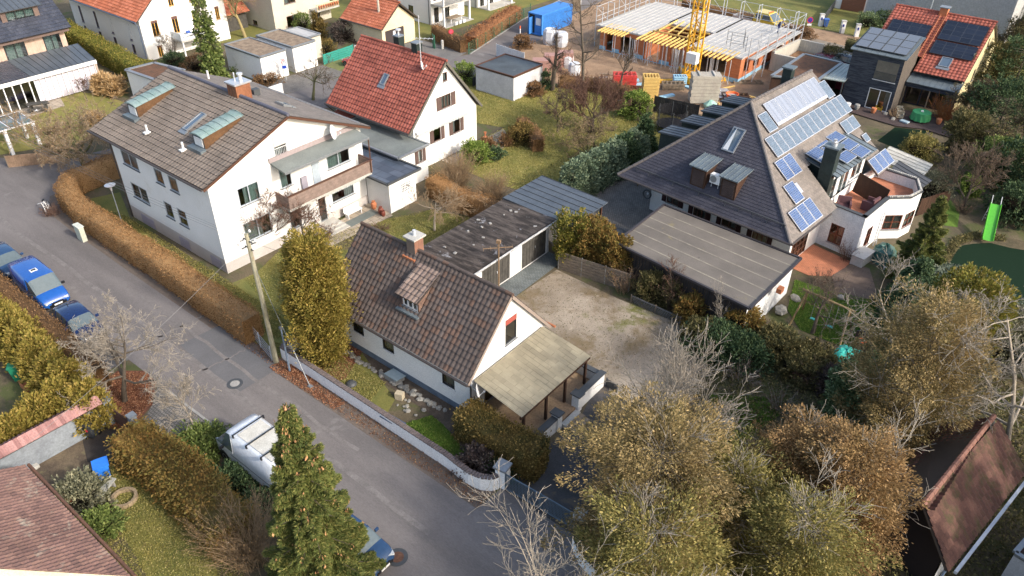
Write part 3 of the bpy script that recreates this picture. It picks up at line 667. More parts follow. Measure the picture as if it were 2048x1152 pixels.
# parking bays on the near side, patched asphalt
sheet('parking_bay',[(-56,10.9),(-36.8,10.9),(-36.8,12.35),(-56,12.25)],.02,M('patched_asphalt',(.13,.125,.125),(.09,.088,.088),.95,.8,14,spots=[((.1,.07,.05),.58,1)]))
sheet('road_patch',[G(360,690),G(440,650),G(560,735),G(470,790)],.0165,M('new_asphalt_patch',(.145,.142,.146),(.12,.118,.122),.9,.5,30))
sheet('tree_bed',[G(205,765),G(235,742),G(290,742),G(314,765),G(305,810),G(262,860),G(215,858),G(196,810)],.024,REDL)
sheet('forecourt',[G(290,735),G(330,775),G(445,860),G(400,880),G(330,900),G(270,870),G(305,810),G(316,770)],.018,COBP)
for a,b,w in (((-64,14.6),(-16,14.5),.14),((-44,15.9),(-22,15.8),.1),((-37.5,12.4),(-37.2,17.2),.06),((-33.2,12.4),(-32.6,17),.05),((-59,20),(-56.5,60),.07)):
    L,U,N=nrm2(a,b); rng=random.Random(int(L)); P=[(a[0]+U[0]*L*i/24+N[0]*rng.uniform(-.12,.12),a[1]+U[1]*L*i/24+N[1]*rng.uniform(-.12,.12)) for i in range(25)]; mb=MB()
    for p,q in zip(P,P[1:]): mb.face([(p[0]-N[0]*w,p[1]-N[1]*w,.0205),(q[0]-N[0]*w,q[1]-N[1]*w,.0205),(q[0]+N[0]*w,q[1]+N[1]*w,.0205),(p[0]+N[0]*w,p[1]+N[1]*w,.0205)])
    o=mb.build('road_seam',M('road_seam_grit',(.215,.197,.188),(.155,.142,.136),.95,2.5)); o.data.flip_normals() if o.data.polygons[0].normal.z<0 else None; struct(o)
# manholes
def manhole(p,r=.42,lid=None):
    t=thing('manhole_cover',p[1],'manhole cover',(*G(*p[0]),0),0)
    x,y=G(*p[0]); m=MB(); m.lathe([(r*.62,.015),(r,.018),(r,.032),(r*.62,.034)],20,(x,y,.0)); m.build('frame',MATS['dark_grey'] if 0 else DGREY,t)
    m=MB(); m.lathe([(r*.02,.02),(r*.6,.02),(r*.6,.038),(r*.02,.038)],20,(x,y,0)); m.build('lid',lid or CONC,t)
RUST=M('rusty_iron',(.16,.08,.05),(.1,.055,.04),.8,6)
manhole(((470,768),'round manhole cover with grey concrete lid in the middle of the street'))
manhole(((795,1115),'round manhole cover with rusty lid beside the car hidden by the spruce'),.45,RUST)
manhole(((1237,464),'large dark ring manhole cover in the cobbled yard'),.5,COBB)
manhole(((945,99),'manhole cover on the upper street before the white flat garage'),.4,ASPH)
manhole(((1207,443),'small rusty manhole cover in the cobbled yard'),.24,RUST)
# yards and gardens
sheet('drive_through_gate',[(-15.2,18.4),(-11.2,18.4),(-11.6,24),(-12.5,29.5),(-16.5,29.5),(-15.0,24.5)],.014,M('dark_drive',(.085,.082,.085),(.06,.057,.055),.9,.8,14,spots=[((.14,.11,.08),.55,.8)]))
sheet('gravel_yard',[(-24.1,30.6),(-23.9,34.6),(-19,34.4),(-14.6,34.6),(-12,33.4),(-11.6,29.5),(-12.4,27),(-14.8,26.9),(-15.4,27.6),(-18.9,27.4),(-19.0,29),(-22.4,29.5)],.02,GRAVEL)
sheet('paved_apron',[(-25.6,29.3),(-25.6,36),(-24.2,36),(-24.1,30.4),(-23.4,29.2)],.024,PAVP)
sheet('cobbled_yard',[(-29.5,39),(-24.4,35.9),(-20.5,36.2),(-20.6,42),(-22,44.6),(-23.4,45.6),(-24.5,52),(-28,60),(-31.5,60),(-29.6,48)],.018,COBP)
sheet('front_lawn',[G(620,745),G(720,700),G(765,765),G(790,800),G(770,835),G(700,800)],.03,LAWND)
sheet('leaf_mulch_bed',[G(560,745),G(640,690),G(700,690),G(725,705),G(690,760),G(630,770)],.034,REDL)
sheet('rockery_bed',[G(700,690),G(900,800),G(960,860),G(1010,905),G(1000,925),G(940,945),G(900,870),G(870,835),G(760,760)],.026,M('stony_bed',(.13,.1,.075),(.08,.062,.048),1,1.5,10,.05,spots=[((.4,.38,.34),.68,6)]))
sheet('green_lawn',[G(800,852),G(862,832),G(885,850),G(935,905),G(932,948),G(915,942)],.032,LAWNG)
sheet('lawn_behind_hedge',[G(180,398),G(240,385),G(262,440),G(330,500),G(440,570),G(462,566),G(496,655),G(500,672),G(360,560),G(230,460)],.028,LAWND)
sheet('side_lawn',[G(500,655),G(466,566),G(515,545),G(560,500),G(700,500),G(735,450),G(760,440),G(830,430),G(860,420),G(960,440),G(940,475),G(860,500),G(735,600),G(640,690),G(560,718)],.022,LAWND)
sheet('patio',[G(600,480),G(655,458),G(745,402),G(786,432),G(655,498),G(640,530),G(615,500)],.05,SLABS)
sheet('big_lawn',[(-40.9,50),(-44,49.0),(-51,49.5),(-51.5,56),(-49.5,60.5),(-43.5,60.6),(-40,62.2),(-30,62.4),(-28.5,56),(-28.6,48),(-31,42),(-34.5,41.2),(-39,41.5),(-40.8,46)],.024,LAWN)
sheet('red_house_terrace',[(-40.6,41.5),(-39,41.6),(-38,44.6),(-38.6,48.6),(-40.8,49.6)],.05,SLABS)
sheet('swing_lawn',[G(1590,560),G(1650,580),G(1740,600),G(1770,640),G(1700,700),G(1600,660),G(1575,620)],.022,LAWNG)
sheet('small_lawn',[G(1420,790),G(1530,795),G(1560,830),G(1480,890),G(1410,880)],.022,LAWNG)
sheet('orange_terrace',[(-12.7,44.6),(-12.6,48.4),(-9.4,47.8),(-9.6,45.4),(-11.0,44.4)],.03,BRICKP)
sheet('wood_deck',[(-9.8,45.3),(-9.3,47.6),(-8.2,47.7),(-6.6,44.6),(-8.6,42.9)],.06,DECKM)
sheet('pond_garden_lawn',[G(1850,405),G(1900,400),G(1920,420),G(1915,455),G(1880,450)],.022,LAWNG)
sheet('pond_bank',[G(1868,560),G(1880,520),G(1905,478),G(1950,466),G(2010,474),G(2080,490),G(2120,560),G(2110,650),G(2010,665),G(1920,625),G(1885,590)],.016,M('muddy_pond_bank',(.13,.1,.06),(.07,.06,.035),1,1.5,9,.04,spots=[((.3,.28,.24),.7,4)]))
sheet('pond_water',[G(1893,550),G(1902,520),G(1921,492),G(1945,488),G(1980,486),G(2020,496),G(2075,505),G(2100,570),G(2085,628),G(2030,640),G(1985,628),G(1940,604),G(1905,580)],.02,WATER)
sheet('upper_terrace',[(-20.6,73.6),(-20.2,75.3),(-10.8,78.3),(-9.5,77.8),(-9.6,73.2),(-12,73.6),(-14,72.7),(-16.5,73)],.1,DECKD)
sheet('upper_pond_water',[G(1755,282),G(1790,255),G(1852,262),G(1848,290),G(1800,300)],.03,WATER)
sheet('building_site_ground',[(-53,60.8),(-53.6,72),(-56,78),(-58,97),(-24,97),(-22,79),(-26,72),(-27,64.4),(-34,62.8),(-43.3,61)],.02,M('site_earth',(.36,.24,.15),(.25,.165,.105),1,.6,9,.04,spots=[((.17,.12,.08),.6,.7)]))
sheet('lane',[(-24,86.5),(-30,88),(-30,93),(-8,91),(-7,86),(-20,84)],.03,M('dusty_lane',(.27,.23,.18),(.2,.17,.14),1,.8,10))
sheet('garage_drives',[(-65.9,43),(-66,50.2),(-62,50.2),(-61.9,44.2),(-62.6,41.6)],.02,COBP)
sheet('grass_parking',[(-65.9,50.2),(-66,53.8),(-61,53.8),(-61.9,50.2)],.024,M('grass_pavers',(.17,.19,.06),(.14,.14,.07),1,1.5,14))
sheet('garage_drive_cream',[(-64.4,57.6),(-64.4,63),(-57,63),(-56.6,60),(-57.6,57.4)],.02,COBB)
sheet('winter_garden_lawn',[G(130,180),G(200,190),G(250,205),G(245,240),G(150,290),G(60,300),G(0,310),G(0,240),G(100,215)],.022,LAWN)
sheet('winter_garden_terrace',[G(0,215),G(120,195),G(130,212),G(40,240),G(0,250)],.03,SLABS)
sheet('far_lawn_left',[(-100,41.2),(-82,41),(-79,52),(-79,62),(-100,62)],.02,LAWND)
sheet('near_lawn',[G(190,930),G(225,925),G(270,960),G(330,1010),G(420,1100),G(440,1160),G(300,1160),G(240,1060)],.02,LAWNG if 0 else LAWND)
sheet('near_left_yard',[G(60,940),G(170,850),G(250,830),G(250,900),G(200,960),G(120,1000)],.018,M('trodden_soil',(.17,.13,.085),(.1,.075,.055),1,1,9,.03,spots=[((.2,.18,.09),.6,.8)]))
sheet('near_dark_path',[G(225,830),G(260,880),G(235,930),G(175,925),G(165,880)],.022,M('dark_paving',(.06,.05,.045),(.04,.034,.03),.9,1))
sheet('far_garden_grass',[(-64,62.5),(-62,100),(-100,100),(-100,62)],.014,LAWND)
sheet('far_meadow',[(-30,93.2),(-8,91.2),(20,100),(20,160),(-60,160),(-57,97)],.014,LAWND)
# ============================================================ small white house with pantile roof
T=thing('house','small white house with dark brown pantile roof, brick chimney and corrugated veranda','house',(-24.3,24,0))
x0,x1,y0,y1=-29.3,-19.2,20.95,26.9
S0,S1,N1,N0=(x0,y0),(x1,y0),(x1,y1),(x0,y1)
wS=[(-27.9,1.3,-27.05,2.12),(-25.55,1.28,-24.7,2.1),(-21.2,1.25,-20.35,2.08)]
wS=[(a-x0,b,c-x0,d) for a,b,c,d in wS]; wE=[(23.55-y0,3.1,24.45-y0,4.65)]; dE=[(21.9-y0,.35,22.8-y0,2.2),(23.6-y0,1.0,25.4-y0,2.1)]
mb=MB(); facade(mb,S0,S1,0,2.75,None,wS,0,(.42,1)); facade(mb,S1,N1,0,2.75,(2.9,5.9),wE+dE,0,(.42,1),z1b=2.45); facade(mb,N1,N0,0,2.45,None,[],0,(.42,1)); facade(mb,N0,S0,0,2.45,(3.05,5.9),[],0,(.42,1),z1b=2.75)
mb.build('wall',[WHITE,BLUEPL],T)
for o in wS: window(T,S0,S1,o,WIND,1,curtain=CURT,cfrac=(0,1) if o is wS[1] else (.2,.8),silm=WINW)
window(T,S1,N1,wE[0],DGREY,1,blind=plain('red_shutter_box',(.35,.08,.06),.6),bfrac=.2)
window(T,S1,N1,dE[0],WINB,1,name='door',sill=False); window(T,S1,N1,dE[1],WINB,3)
ez=2.68; ef=2.2
tiles(T,(-29.72,20.55,ez),(-19.02,20.55,ez),(-19.02,23.85,6.15),(-29.72,23.85,6.15),T_CENT,.28,.34,name='roof')
tiles(T,(-19.02,27.25,ef),(-29.72,27.25,ef),(-29.72,23.85,6.15),(-19.02,23.85,6.15),T_CENT,.28,.34,name='roof')
ridge(T,(-29.75,23.85,6.17),(-19.0,23.85,6.17),T_CENT)
gutter(T,(-29.7,20.43,ez-.02),(-19.0,20.43,ez-.02),((-19.15,20.43,ez-.05),(-19.2,20.88,ez-.5)))
gutter(T,(-29.7,27.38,ef-.02),(-18.85,27.38,ef-.02),None,TERRA)
mb=MB()
for yy in (0,1):
    ya=20.55 if yy==0 else 27.25; mb.beam((-19.04,ya,(ez if yy==0 else ef)-.08),(-19.04,23.85,6.05),.05,.16)
mb.build('verge_board',plain('verge_paint',(.3,.24,.2),.6),T)
# chimney
mb=MB(); mb.box(-25.95,23.6,5.3,-25.35,24.25,6.85,0); c=mb.build('chimney',brickmat('chimney_brick',(.3,.12,.07),(.24,.095,.055),(.2,.16,.13),1,.22,.08,.012),T)
MB().box(-26.07,23.48,6.85,-25.23,24.37,6.93).build('chimney_cap',LCONC,c); MB().tube([(-25.65,23.92,6.93),(-25.65,23.92,7.25)],.09,8).build('flue',STEEL,c)
MB().box(-26.1,23.35,5.45,-25.2,23.6,5.8).build('flashing',TERRA,c)
# tiled dormer
d=thing('x','x','x'); bpy.data.objects.remove(d)
mb=MB(); X0,X1=-24.75,-23.5; Yf=21.85; zs=4.1; zt=4.85
mb.v+= [(X0,Yf,zs-.1),(X0,Yf,zt),(X0,23.3,zt+.72),(X1,Yf,zs-.1),(X1,Yf,zt),(X1,23.3,zt+.72),(X0,23.2,5.2),(X1,23.2,5.2)]
for f in ((0,1,2,6),(3,7,5,4)): mb.f.append(f); mb.m.append(0)
facade(mb,(X0,Yf),(X1,Yf),zs-.1,zt,None,[(.1,zs,1.15,zt-.1)],0)
for k in range(len(mb.f)): mb.uv[k]=[(v[0]*3,v[2]*4) for v in [mb.v[i] for i in mb.f[k]]] if False else [(k+.5,.5)]*len(mb.f[k])
c=mb.build('dormer',M('tile_hung_cheeks',(.24,.15,.11),(.12,.075,.06),.9,7,20,.03),T)
window(c,(X0,Yf),(X1,Yf),(.1,zs,1.15,zt-.1),WINW,3,curtain=CURT)
o=tiles(c,(X0-.2,Yf-.25,zt-.03),(X1+.12,Yf-.25,zt-.03),(X1+.12,23.55,5.8),(X0-.2,23.55,5.8),tilemat('light_dormer_tiles',[(.2,.15,.13),(.24,.18,.15),(.16,.12,.1)],(.3,.29,.25),.58),.28,.34,name='dormer_roof')
MB().box(X0-.15,Yf-.35,zs-.22,X1+.15,Yf+.02,zs-.12).build('flashing',ZINC,c)
# veranda
VE=brickmat('veranda_sheet',(.36,.32,.23),(.3,.265,.19),(.22,.19,.13),1,1.0,.3,.012)
fr=((-19.1,21.0,2.55),(-19.1,26.6,2.55),(-16.05,26.75,2.02),(-16.05,20.95,2.02))
mb=MB(); a,b,c_,d_=map(V3,fr); n=74
for i in range(n):
    for (s0,s1,h0,h1) in ((i,i+.5,0,.035),(i+.5,i+1,.035,0)):
        p=a+(b-a)*(s0/n); q=a+(b-a)*(s1/n); r=d_+(c_-d_)*(s1/n); s=d_+(c_-d_)*(s0/n)
        mb.face([p+V3((0,0,h0)),s+V3((0,0,h0)),r+V3((0,0,h1)),q+V3((0,0,h1))])
    for f_ in (0,): pass
ver=mb.build('veranda_roof',VE,T)
mb=MB()
for t in (.02,.2,.4,.6,.8,.98):
    mb.beam(a+(b-a)*t-V3((0,0,.06)),d_+(c_-d_)*t-V3((0,0,.06)),.07,.1)
mb.beam(d_-V3((.1,0,.15)),c_-V3((.1,0,.15)),.1,.14); mb.build('rafter',BROWNW,ver)
for yy in (21.2,23.0,24.6,26.4): MB().box(-16.2,yy-.06,.3,-16.08,yy+.06,1.92).build('post',BROWNW,ver)
mb=MB(); mb.box(-19.2,20.9,.0,-15.45,26.9,.28); mb.build('terrace_floor',M('brown_terrace_tiles',(.34,.24,.15),(.25,.17,.11),.9,2,10),T)
for (a0,b0,a1,b1,h) in ((-15.62,25.0,-15.38,27.15,.95),(-18.6,26.95,-15.62,27.15,.85),(-15.62,21.0,-15.38,22.9,.85)):
    w=MB().box(a0,b0,0,a1,b1,h).build('parapet',WHITE,T); MB().box(a0-.06,b0-.06,h,a1+.06,b1+.06,h+.06).build('coping',DGREY,w)
for yy in (22.9,24.65): 
    w=MB().box(-15.72,yy,0,-15.3,yy+.35,1.05).build('pillar',WHITE,T); MB().box(-15.8,yy-.07,1.05,-15.2,yy+.42,1.12).build('coping',DGREY,w)
for k in range(3): MB().box(-15.4+.3*k,23.3,0,-15.1+.3*k,24.6,.24-.08*k).build('step',WOOD if k else LCONC,T)
dish(T,(-18.7,20.85,2.25),.34,(.8,.6,.25),(-19.15,21.0,2.1)); 
# ============================================================ big white house
T=thing('apartment_house','large white three storey house with grey brown tiled roof and two copper dormers','house',(-45.5,27,0))
x0,x1,y0,y1=-51.3,-39.9,20.8,32.85
S0,S1,N1,N0=(x0,y0),(x1,y0),(x1,y1),(x0,y1); ze=6.4
wS=[(-50.17,4.6,-48.33,5.55),(-46.1,4.55,-45.3,5.5),(-44.46,4.55,-43.63,5.5),(-50.1,2.12,-48.23,3.15),(-46.02,2.07,-45.22,3.1),(-44.42,2.07,-43.58,3.15)]
bS=[(-50,.06,-48.3,.78),(-45.2,.06,-44.0,.78),(-41.6,.06,-40.4,.78)]
wS=[(a-x0-.05,b-.05,c-x0+.12,d+.06) for a,b,c,d in wS]; bS=[(a-x0,b,c-x0,d) for a,b,c,d in bS]
wE=[(22.55,1.5,24.6,2.85),(22.65,4.05,24.2,5.3),(25.75,6.3,26.75,7.7),(25.8,4.05,26.7,5.5),(28.35,3.2,29.0,5.2),(29.65,3.95,31.65,5.15),(29.66,1.35,31.69,2.1),(28.45,.35,29.1,2.25),(26.0,.9,26.9,2.3)]
wE=[(a-y0,b,c-y0,d) for a,b,c,d in wE]; yr=27.0
mb=MB(); facade(mb,S0,S1,-.3,ze,None,wS+bS,0,(1.0,1)); facade(mb,S1,N1,-.3,ze,(yr-y0,8.75),wE,0,(.75,1),z1b=6.1); facade(mb,N1,N0,-.3,ze,None,[],0,(.9,1)); facade(mb,N0,S0,-.3,6.1,(y1-yr,8.75),[],0,(.9,1),z1b=ze)
mb.build('wall',[WHITE,PLINTH],T)
for i,o in enumerate(wS): window(T,S0,S1,o,GFR,2 if i%3==0 else 1,curtain=CURG if i in(2,3) else None,cfrac=(.1,.9),silm=ZINCB,rows=2 if i==5 else 1)
for o in bS: window(T,S0,S1,o,GREYM,1,blind=BLIND,sill=False,name='basement_window')
for i,o in enumerate(wE):
    if i==4: window(T,S1,N1,o,GREYM,2,name='door',sill=False,blind=plain('pale_blue_door_blind',(.38,.44,.5),.6),bfrac=.98)
    elif i==7: window(T,S1,N1,o,GREYM,1,name='door',sill=False)
    else: window(T,S1,N1,o,GFR,2 if i in (0,1,5) else 1,curtain=CURG if i in (1,5,3) else (CURT if i in(0,2) else None),cfrac=(.3,1) if i==1 else (0,.7),blind=BLINDW if i in (2,) else None,bfrac=.5,rail=WINW if i==2 else False)
xl,xr=-52.85,-39.45
tiles(T,(xl,20.3,6.38),(xr,20.3,6.38),(xr,26.9,8.88),(xl,26.9,8.88),T_WHI,.3,.4,lift=.05)
tiles(T,(xr,33.4,6.02),(xl,33.4,6.02),(xl,26.9,8.88),(xr,26.9,8.88),T_SLB,.3,.3,'flat')
ridge(T,(xl,26.9,8.94),(xr,26.9,8.94),plain('dark_ridge_tiles',(.1,.1,.13),.7),.13)
mb=MB(); mb.beam((xr-.02,20.3,6.27),(xr-.02,26.9,8.78),.06,.16); mb.beam((xr-.02,33.4,5.9),(xr-.02,26.9,8.78),.06,.16); mb.build('verge_board',WINB,T)
gutter(T,(xl,20.18,6.36),(xr,20.18,6.36),((xl+.3,20.18,6.3),(x0-.08,20.75,5.7)))
fr=roofframe((xl,20.3,6.42),(xr,20.3,6.42),(xl,26.9,8.93)); Lw=math.hypot(6.65,2.92)
MB().tube([(x1,y0+.1,.1),(x1,y0+.1,.2)],.02,4).build('corner_trim',GREYM,T)
def cdormer(X0,X1,Yf,zb,zt,Yb,zbk):
    mb=MB(); i=0; sl=2.5/6.6; zr=lambda y: 6.42+(y-20.3)*sl
    # cheeks follow the slope
    for X in (X0,X1): mb.face([(X,Yf,zr(Yf)-.05),(X,Yf,zt),(X,Yb,zbk),(X,Yb,zr(Yb)-.1)] if X==X0 else [(X,Yf,zr(Yf)-.05),(X,Yb,zr(Yb)-.1),(X,Yb,zbk),(X,Yf,zt)])
    facade(mb,(X0,Yf),(X1,Yf),zr(Yf)-.05,zt,((X1-X0)*.5,zt+.1),[(.14,zb,X1-X0-.14,zt-.12)],1,rev=.08)
    c=mb.build('dormer',[COPBR,DGREY],T); window(c,(X0,Yf),(X1,Yf),(.14,zb,X1-X0-.14,zt-.12),WINW,2,rev=.05,sill=False,blind=WINW,bfrac=.96)
    m=MB(); n=6; xm=(X0+X1)/2
    pr=[(X0-.1,0),(X0+.15,.1),(xm,.15),(X1-.15,.1),(X1+.1,0)]
    for (a,ha),(b,hb) in zip(pr,pr[1:]):
        m.face([(a,Yf-.12,zt+ha),(b,Yf-.12,zt+hb),(b,Yb+.25,zbk+hb*.5),(a,Yb+.25,zbk+ha*.5)]); m.face([(a,Yf-.12,zt+ha-.07),(b,Yf-.12,zt+hb-.07),(b,Yf-.12,zt+hb),(a,Yf-.12,zt+ha)])
    for k in range(n+1):
        y=Yf-.1+(Yb+.3-Yf)*k/n; z=zt+(zbk-zt)*k/n
        for (a,ha),(b,hb) in zip(pr,pr[1:]): m.beam((a,y,z+ha+.01),(b,y,z+hb+.01),.03,.03)
    m.build('dormer_roof',COPPER,c)
    MB().box(X0-.15,Yf-.45,zr(Yf-.45)-.02,X1+.15,Yf,zr(Yf)+.05).build('flashing',ZINC,c)
cdormer(-51.2,-50.0,22.55,7.35,8.05,25.3,8.6); cdormer(-43.5,-42.3,22.55,7.35,8.05,25.3,8.6)
skylight(T,fr,7.2,3.0,.55,1.7)
for (px,py) in ((296,268),(368,303)):
    g=G(px,py,6.95)
    mb=MB(); x,y=g; z=6.42+(y-20.3)*.379; mb.tube([(x,y,z),(x,y,z+.55)],.07,8); mb.obox((x,y-.05,z+.05),(.3,.4,.1),0); mb.build('roof_vent',WINW,T)
for (x,y) in ((-50.5,28.4),(-46.6,28.6)):
    z=8.88-(y-26.9)*.44; MB().tube([(x,y,z),(x,y,z+.6)],.07,8).build('roof_vent',WINW,T)
MB().box(-46.3,28.9,7.9,-45.9,29.4,8.35).build('roof_vent_box',DGREY,T); 
mb=MB(); mb.box(-45.35,26.65,8.2,-44.35,27.75,9.65); ch=mb.build('chimney',M('brown_clad_sheet',(.3,.13,.07),(.24,.1,.055),.5,1,8,metal=.2),T)
MB().box(-45.45,26.55,9.65,-44.25,27.85,9.75).build('chimney_cap',ALU,ch)
mb=MB(); mb.tube([(-44.65,27.3,9.75),(-44.65,27.3,10.2)],.12,10).tube([(-44.65,27.3,10.2),(-44.65,27.3,10.3)],.2,10); mb.tube([(-45.0,27.1,9.75),(-45,27.1,10.3)],.05,8); mb.build('flue',STEEL,ch)
mb=MB()
for k in range(1,4): mb.beam((-45.35+.25*k,26.64,8.9),(-45.35+.25*k,26.64,9.65),.02,.02)
mb.build('seam',DGREY,ch)
fb=roofframe((xr,33.4,6.05),(xl,33.4,6.05),(xr,26.9,8.91)); skylight(T,fb,3.3,4.2,.9,.7); skylight(T,fb,8.0,4.6,.9,.6)
# canopy and balcony on the gable
c=MB(); c.v+=[(-39.9,25.3,6.12),(-39.9,32.35,6.12),(-38.45,32.35,5.85),(-38.45,25.3,5.85),(-39.9,25.3,6.0),(-39.9,32.35,6.0),(-38.45,32.35,5.72),(-38.45,25.3,5.72)]
for f in ((0,3,2,1),(4,5,6,7),(0,4,7,3),(3,7,6,2),(2,6,5,1)): c.f.append(f); c.m.append(0)
cn=c.build('canopy',FELT,T); MB().box(-39.9,25.2,6.12,-39.8,32.4,6.42).build('flashing',plain('pinkish_flashing',(.3,.25,.25),.6),cn)
mb=MB(); mb.beam((-38.44,25.3,5.8),(-38.44,32.35,5.8),.04,.16); mb.build('gutter',GREYM,cn); MB().tube([(-38.5,32.3,5.7),(-38.5,32.3,3.2)],.045,6).build('post',WINB,cn)
b=MB().box(-39.9,25.3,3.0,-38.6,32.4,3.16).build('balcony',LCONC,T)
mb=MB(); 
for z in (3.2,3.42,3.64,3.86): mb.box(-38.6,25.3,z,-38.56,32.45,z+.2); mb.box(-39.9,32.4,z,-38.6,32.45,z+.2); mb.box(-39.9,25.28,z,-38.6,25.32,z+.2)
mb.build('balustrade',M('weathered_boards',(.26,.19,.16),(.19,.14,.12),.8,3),b); mb=MB(); mb.box(-38.66,25.25,4.08,-38.5,32.5,4.14); mb.box(-39.9,32.38,4.08,-38.66,32.5,4.14)
for k in range(6): mb.box(-38.64,25.4+1.38*k,3.2,-38.6,25.46+1.38*k,4.08)
mb.build('handrail',WINB,b)
mb=MB(); mb.box(-39.86,28.9,2.62,-39.3,32.6,2.72); aw=mb.build('awning',WINW,T); mb=MB()
for k in range(18): mb.box(-39.31,28.95+.2*k,2.45+.04*(k%2),-39.28,29.1+.2*k,2.63)
mb.build('valance',CURT,aw)
dish(T,(-39.35,30.1,6.75),.5,(.85,.6,.25),(-39.85,29.9,6.9)); 
MB().box(-39.86,27.3,3.5,-39.7,27.75,4.3).build('wall_panel',plain('lilac_grey_panel',(.3,.28,.33),.6),T)
for k in range(3): MB().box(-39.9+.35*0,28.0-.0,0,-38.9+.3*k*0+ .28*(2-k)*0 -.0,29.6,.12) if False else None
for k in range(3): MB().box(-39.89,28.2-.1*k,.12*(2-k),-38.95+.32*k,29.5+.1*k,.12*(3-k)).build('step',LCONC,T)
# small shed joined to it
T=thing('garden_shed','low white shed with damp blue felt roof and glass block window beside the patio','shed',(-39,34,0))
P=[(-39.88,32.87),(-37.5,32.87),(-37.5,35.5),(-46,35.5),(-46,32.87)]
mb=MB(); wE=[(.25,.05,1.0,2.0),(1.0+.0+.15,.85,2.1,1.95)]; wE=[(.2,.05,.95,2.0),(1.15,1.15,2.1,1.9)]
facade(mb,P[0],P[1],0,2.45); facade(mb,P[1],P[2],0,2.45,None,wE); facade(mb,P[2],P[3],0,2.45); facade(mb,P[3],P[4],0,2.45); mb.build('wall',WHITE,T)
o=window(T,P[1],P[2],wE[0],WINW,1,name='door',sill=False,blind=WINW,bfrac=1,rev=.06); window(T,P[1],P[2],wE[1],WINW,6,4,sill=False,rev=.06,fw=.05)
flatroof(T,[(-39.85,32.45),(-37.15,32.45),(-37.15,35.75),(-46,35.75),(-46,32.9),(-39.85,32.9)],2.6,FELTB,DGREY)
# ============================================================ red roof house with annex
T=thing('red_roof_house','white house with steep red pantile roof, brown shutters and small flat annex','house',(-45.5,42.4,0))
x0,x1,y0,y1=-49.9,-40.8,38.75,46.1
S0,S1,N1,N0=(x0,y0),(x1,y0),(x1,y1),(x0,y1); ym=42.42
wE=[(42.25-y0,6.4,42.75-y0,7.1),(41.95-y0,4.25,43.05-y0,5.3),(40.9-y0,1.8,41.75-y0,3.0),(43.15-y0,1.75,44.05-y0,3.0)]; wS=[(.6,1.4,1.2,2.2)]
mb=MB(); facade(mb,S0,S1,0,3.6,None,wS); facade(mb,S1,N1,0,3.7,(ym-y0,7.9),wE,z1b=3.4); facade(mb,N1,N0,0,3.35); facade(mb,N0,S0,0,3.4,(y1-ym,7.9),z1b=3.6); mb.build('wall',WHITE,T)
window(T,S1,N1,wE[0],WINB,1,curtain=CURT)
window(T,S1,N1,wE[1],WINB,3,curtain=CURT,shut=SHUT,shw=.5)
window(T,S1,N1,wE[2],WINB,1,shut=SHUT,shw=.38); window(T,S1,N1,wE[3],WINB,1,shut=SHUT,shw=.38); window(T,S0,S1,wS[0],WIND,1)
tiles(T,(-50.2,38.05,3.55),(-40.5,38.05,3.55),(-40.5,ym,8.08),(-50.0,ym,8.08),T_RED,.3,.36,lift=.055)
tiles(T,(-40.5,46.5,3.3),(-50.2,46.5,3.3),(-50.0,ym,8.08),(-40.5,ym,8.08),T_RED,.3,.36)
ridge(T,(-50.05,ym,8.12),(-40.45,ym,8.12),T_RED)
mb=MB(); mb.beam((-40.5,38.05,3.45),(-40.5,ym,7.98),.06,.18); mb.beam((-40.5,46.5,3.2),(-40.5,ym,7.98),.06,.18); mb.build('verge_board',plain('dark_olive_verge',(.12,.11,.09),.7),T)
gutter(T,(-50.2,37.93,3.53),(-40.5,37.93,3.53),((-50,37.93,3.45),(-49.95,38.65,2.7)))
for (x,y) in ((-46.1,42.9),(-43.8,42.6)):
    c=MB().box(x-.3,y-.3,7.3,x+.3,y+.3,8.75).build('chimney',DGREEN,T); MB().box(x-.36,y-.36,8.75,x+.36,y+.36,8.82).build('chimney_cap',GREYM,c)
    if x<-45: MB().tube([(x,y,8.8),(x,y,9.2)],.07,8).tube([(x,y,9.2),(x,y,9.3)],.22,8).build('flue',STEEL,c)
mb=MB(); mb.tube([(-42.4,41.6,6.9),(-42.4,41.6,11.3)],.035,6); mb.beam((-42.9,41.3,9.6),(-41.6,42.2,9.6),.03,.03)
for k in range(6): mb.beam((-42.9+.26*k-.12,41.3+.18*k+.2,9.6),(-42.9+.26*k+.12,41.3+.18*k-.2,9.6),.02,.02)
mb.build('aerial',STEEL,T); dish(T,(-42.2,41.5,7.6),.34,(.85,.6,.25),(-42.4,41.6,7.6))
fr=roofframe((-50.2,38.05,3.6),(-40.5,38.05,3.6),(-50.0,ym,8.1)); skylight(T,fr,4.55,2.9,.55,.95)
mb=MB(); mb.box(-40.78,38.9,3.2,-40.55,45.1,3.32); aw=mb.build('awning',WINW,T); mb=MB()
for k in range(30): mb.box(-40.5,38.95+.2*k,3.02+.03*(k%2),-40.47,39.12+.2*k,3.2)
mb.build('valance',CURT,aw)
P=[(-47,35.9),(-39.4,35.9),(-39.4,38.74),(-47,38.74)]; wE=[(37.72-35.9,1.6,38.2-35.9,2.6)]
mb=MB(); facade(mb,P[0],P[1],0,2.75); facade(mb,P[1],P[2],0,2.75,None,wE); facade(mb,P[3],P[0],0,2.75); an=mb.build('annex',WHITE,T)
window(an,P[1],P[2],wE[0],WINB,1,shut=SHUT,shw=.3)
flatroof(T,[(-47.2,35.5),(-39.15,35.5),(-39.15,38.73),(-47.2,38.73)],2.88,FELT,GREYM,name='annex_roof')
tiles(T,(-49.6,36.9,2.2),(-47.4,36.9,2.2),(-47.4,38.7,3.0),(-49.6,38.7,3.0),T_RED,.3,.36,name='porch_roof')
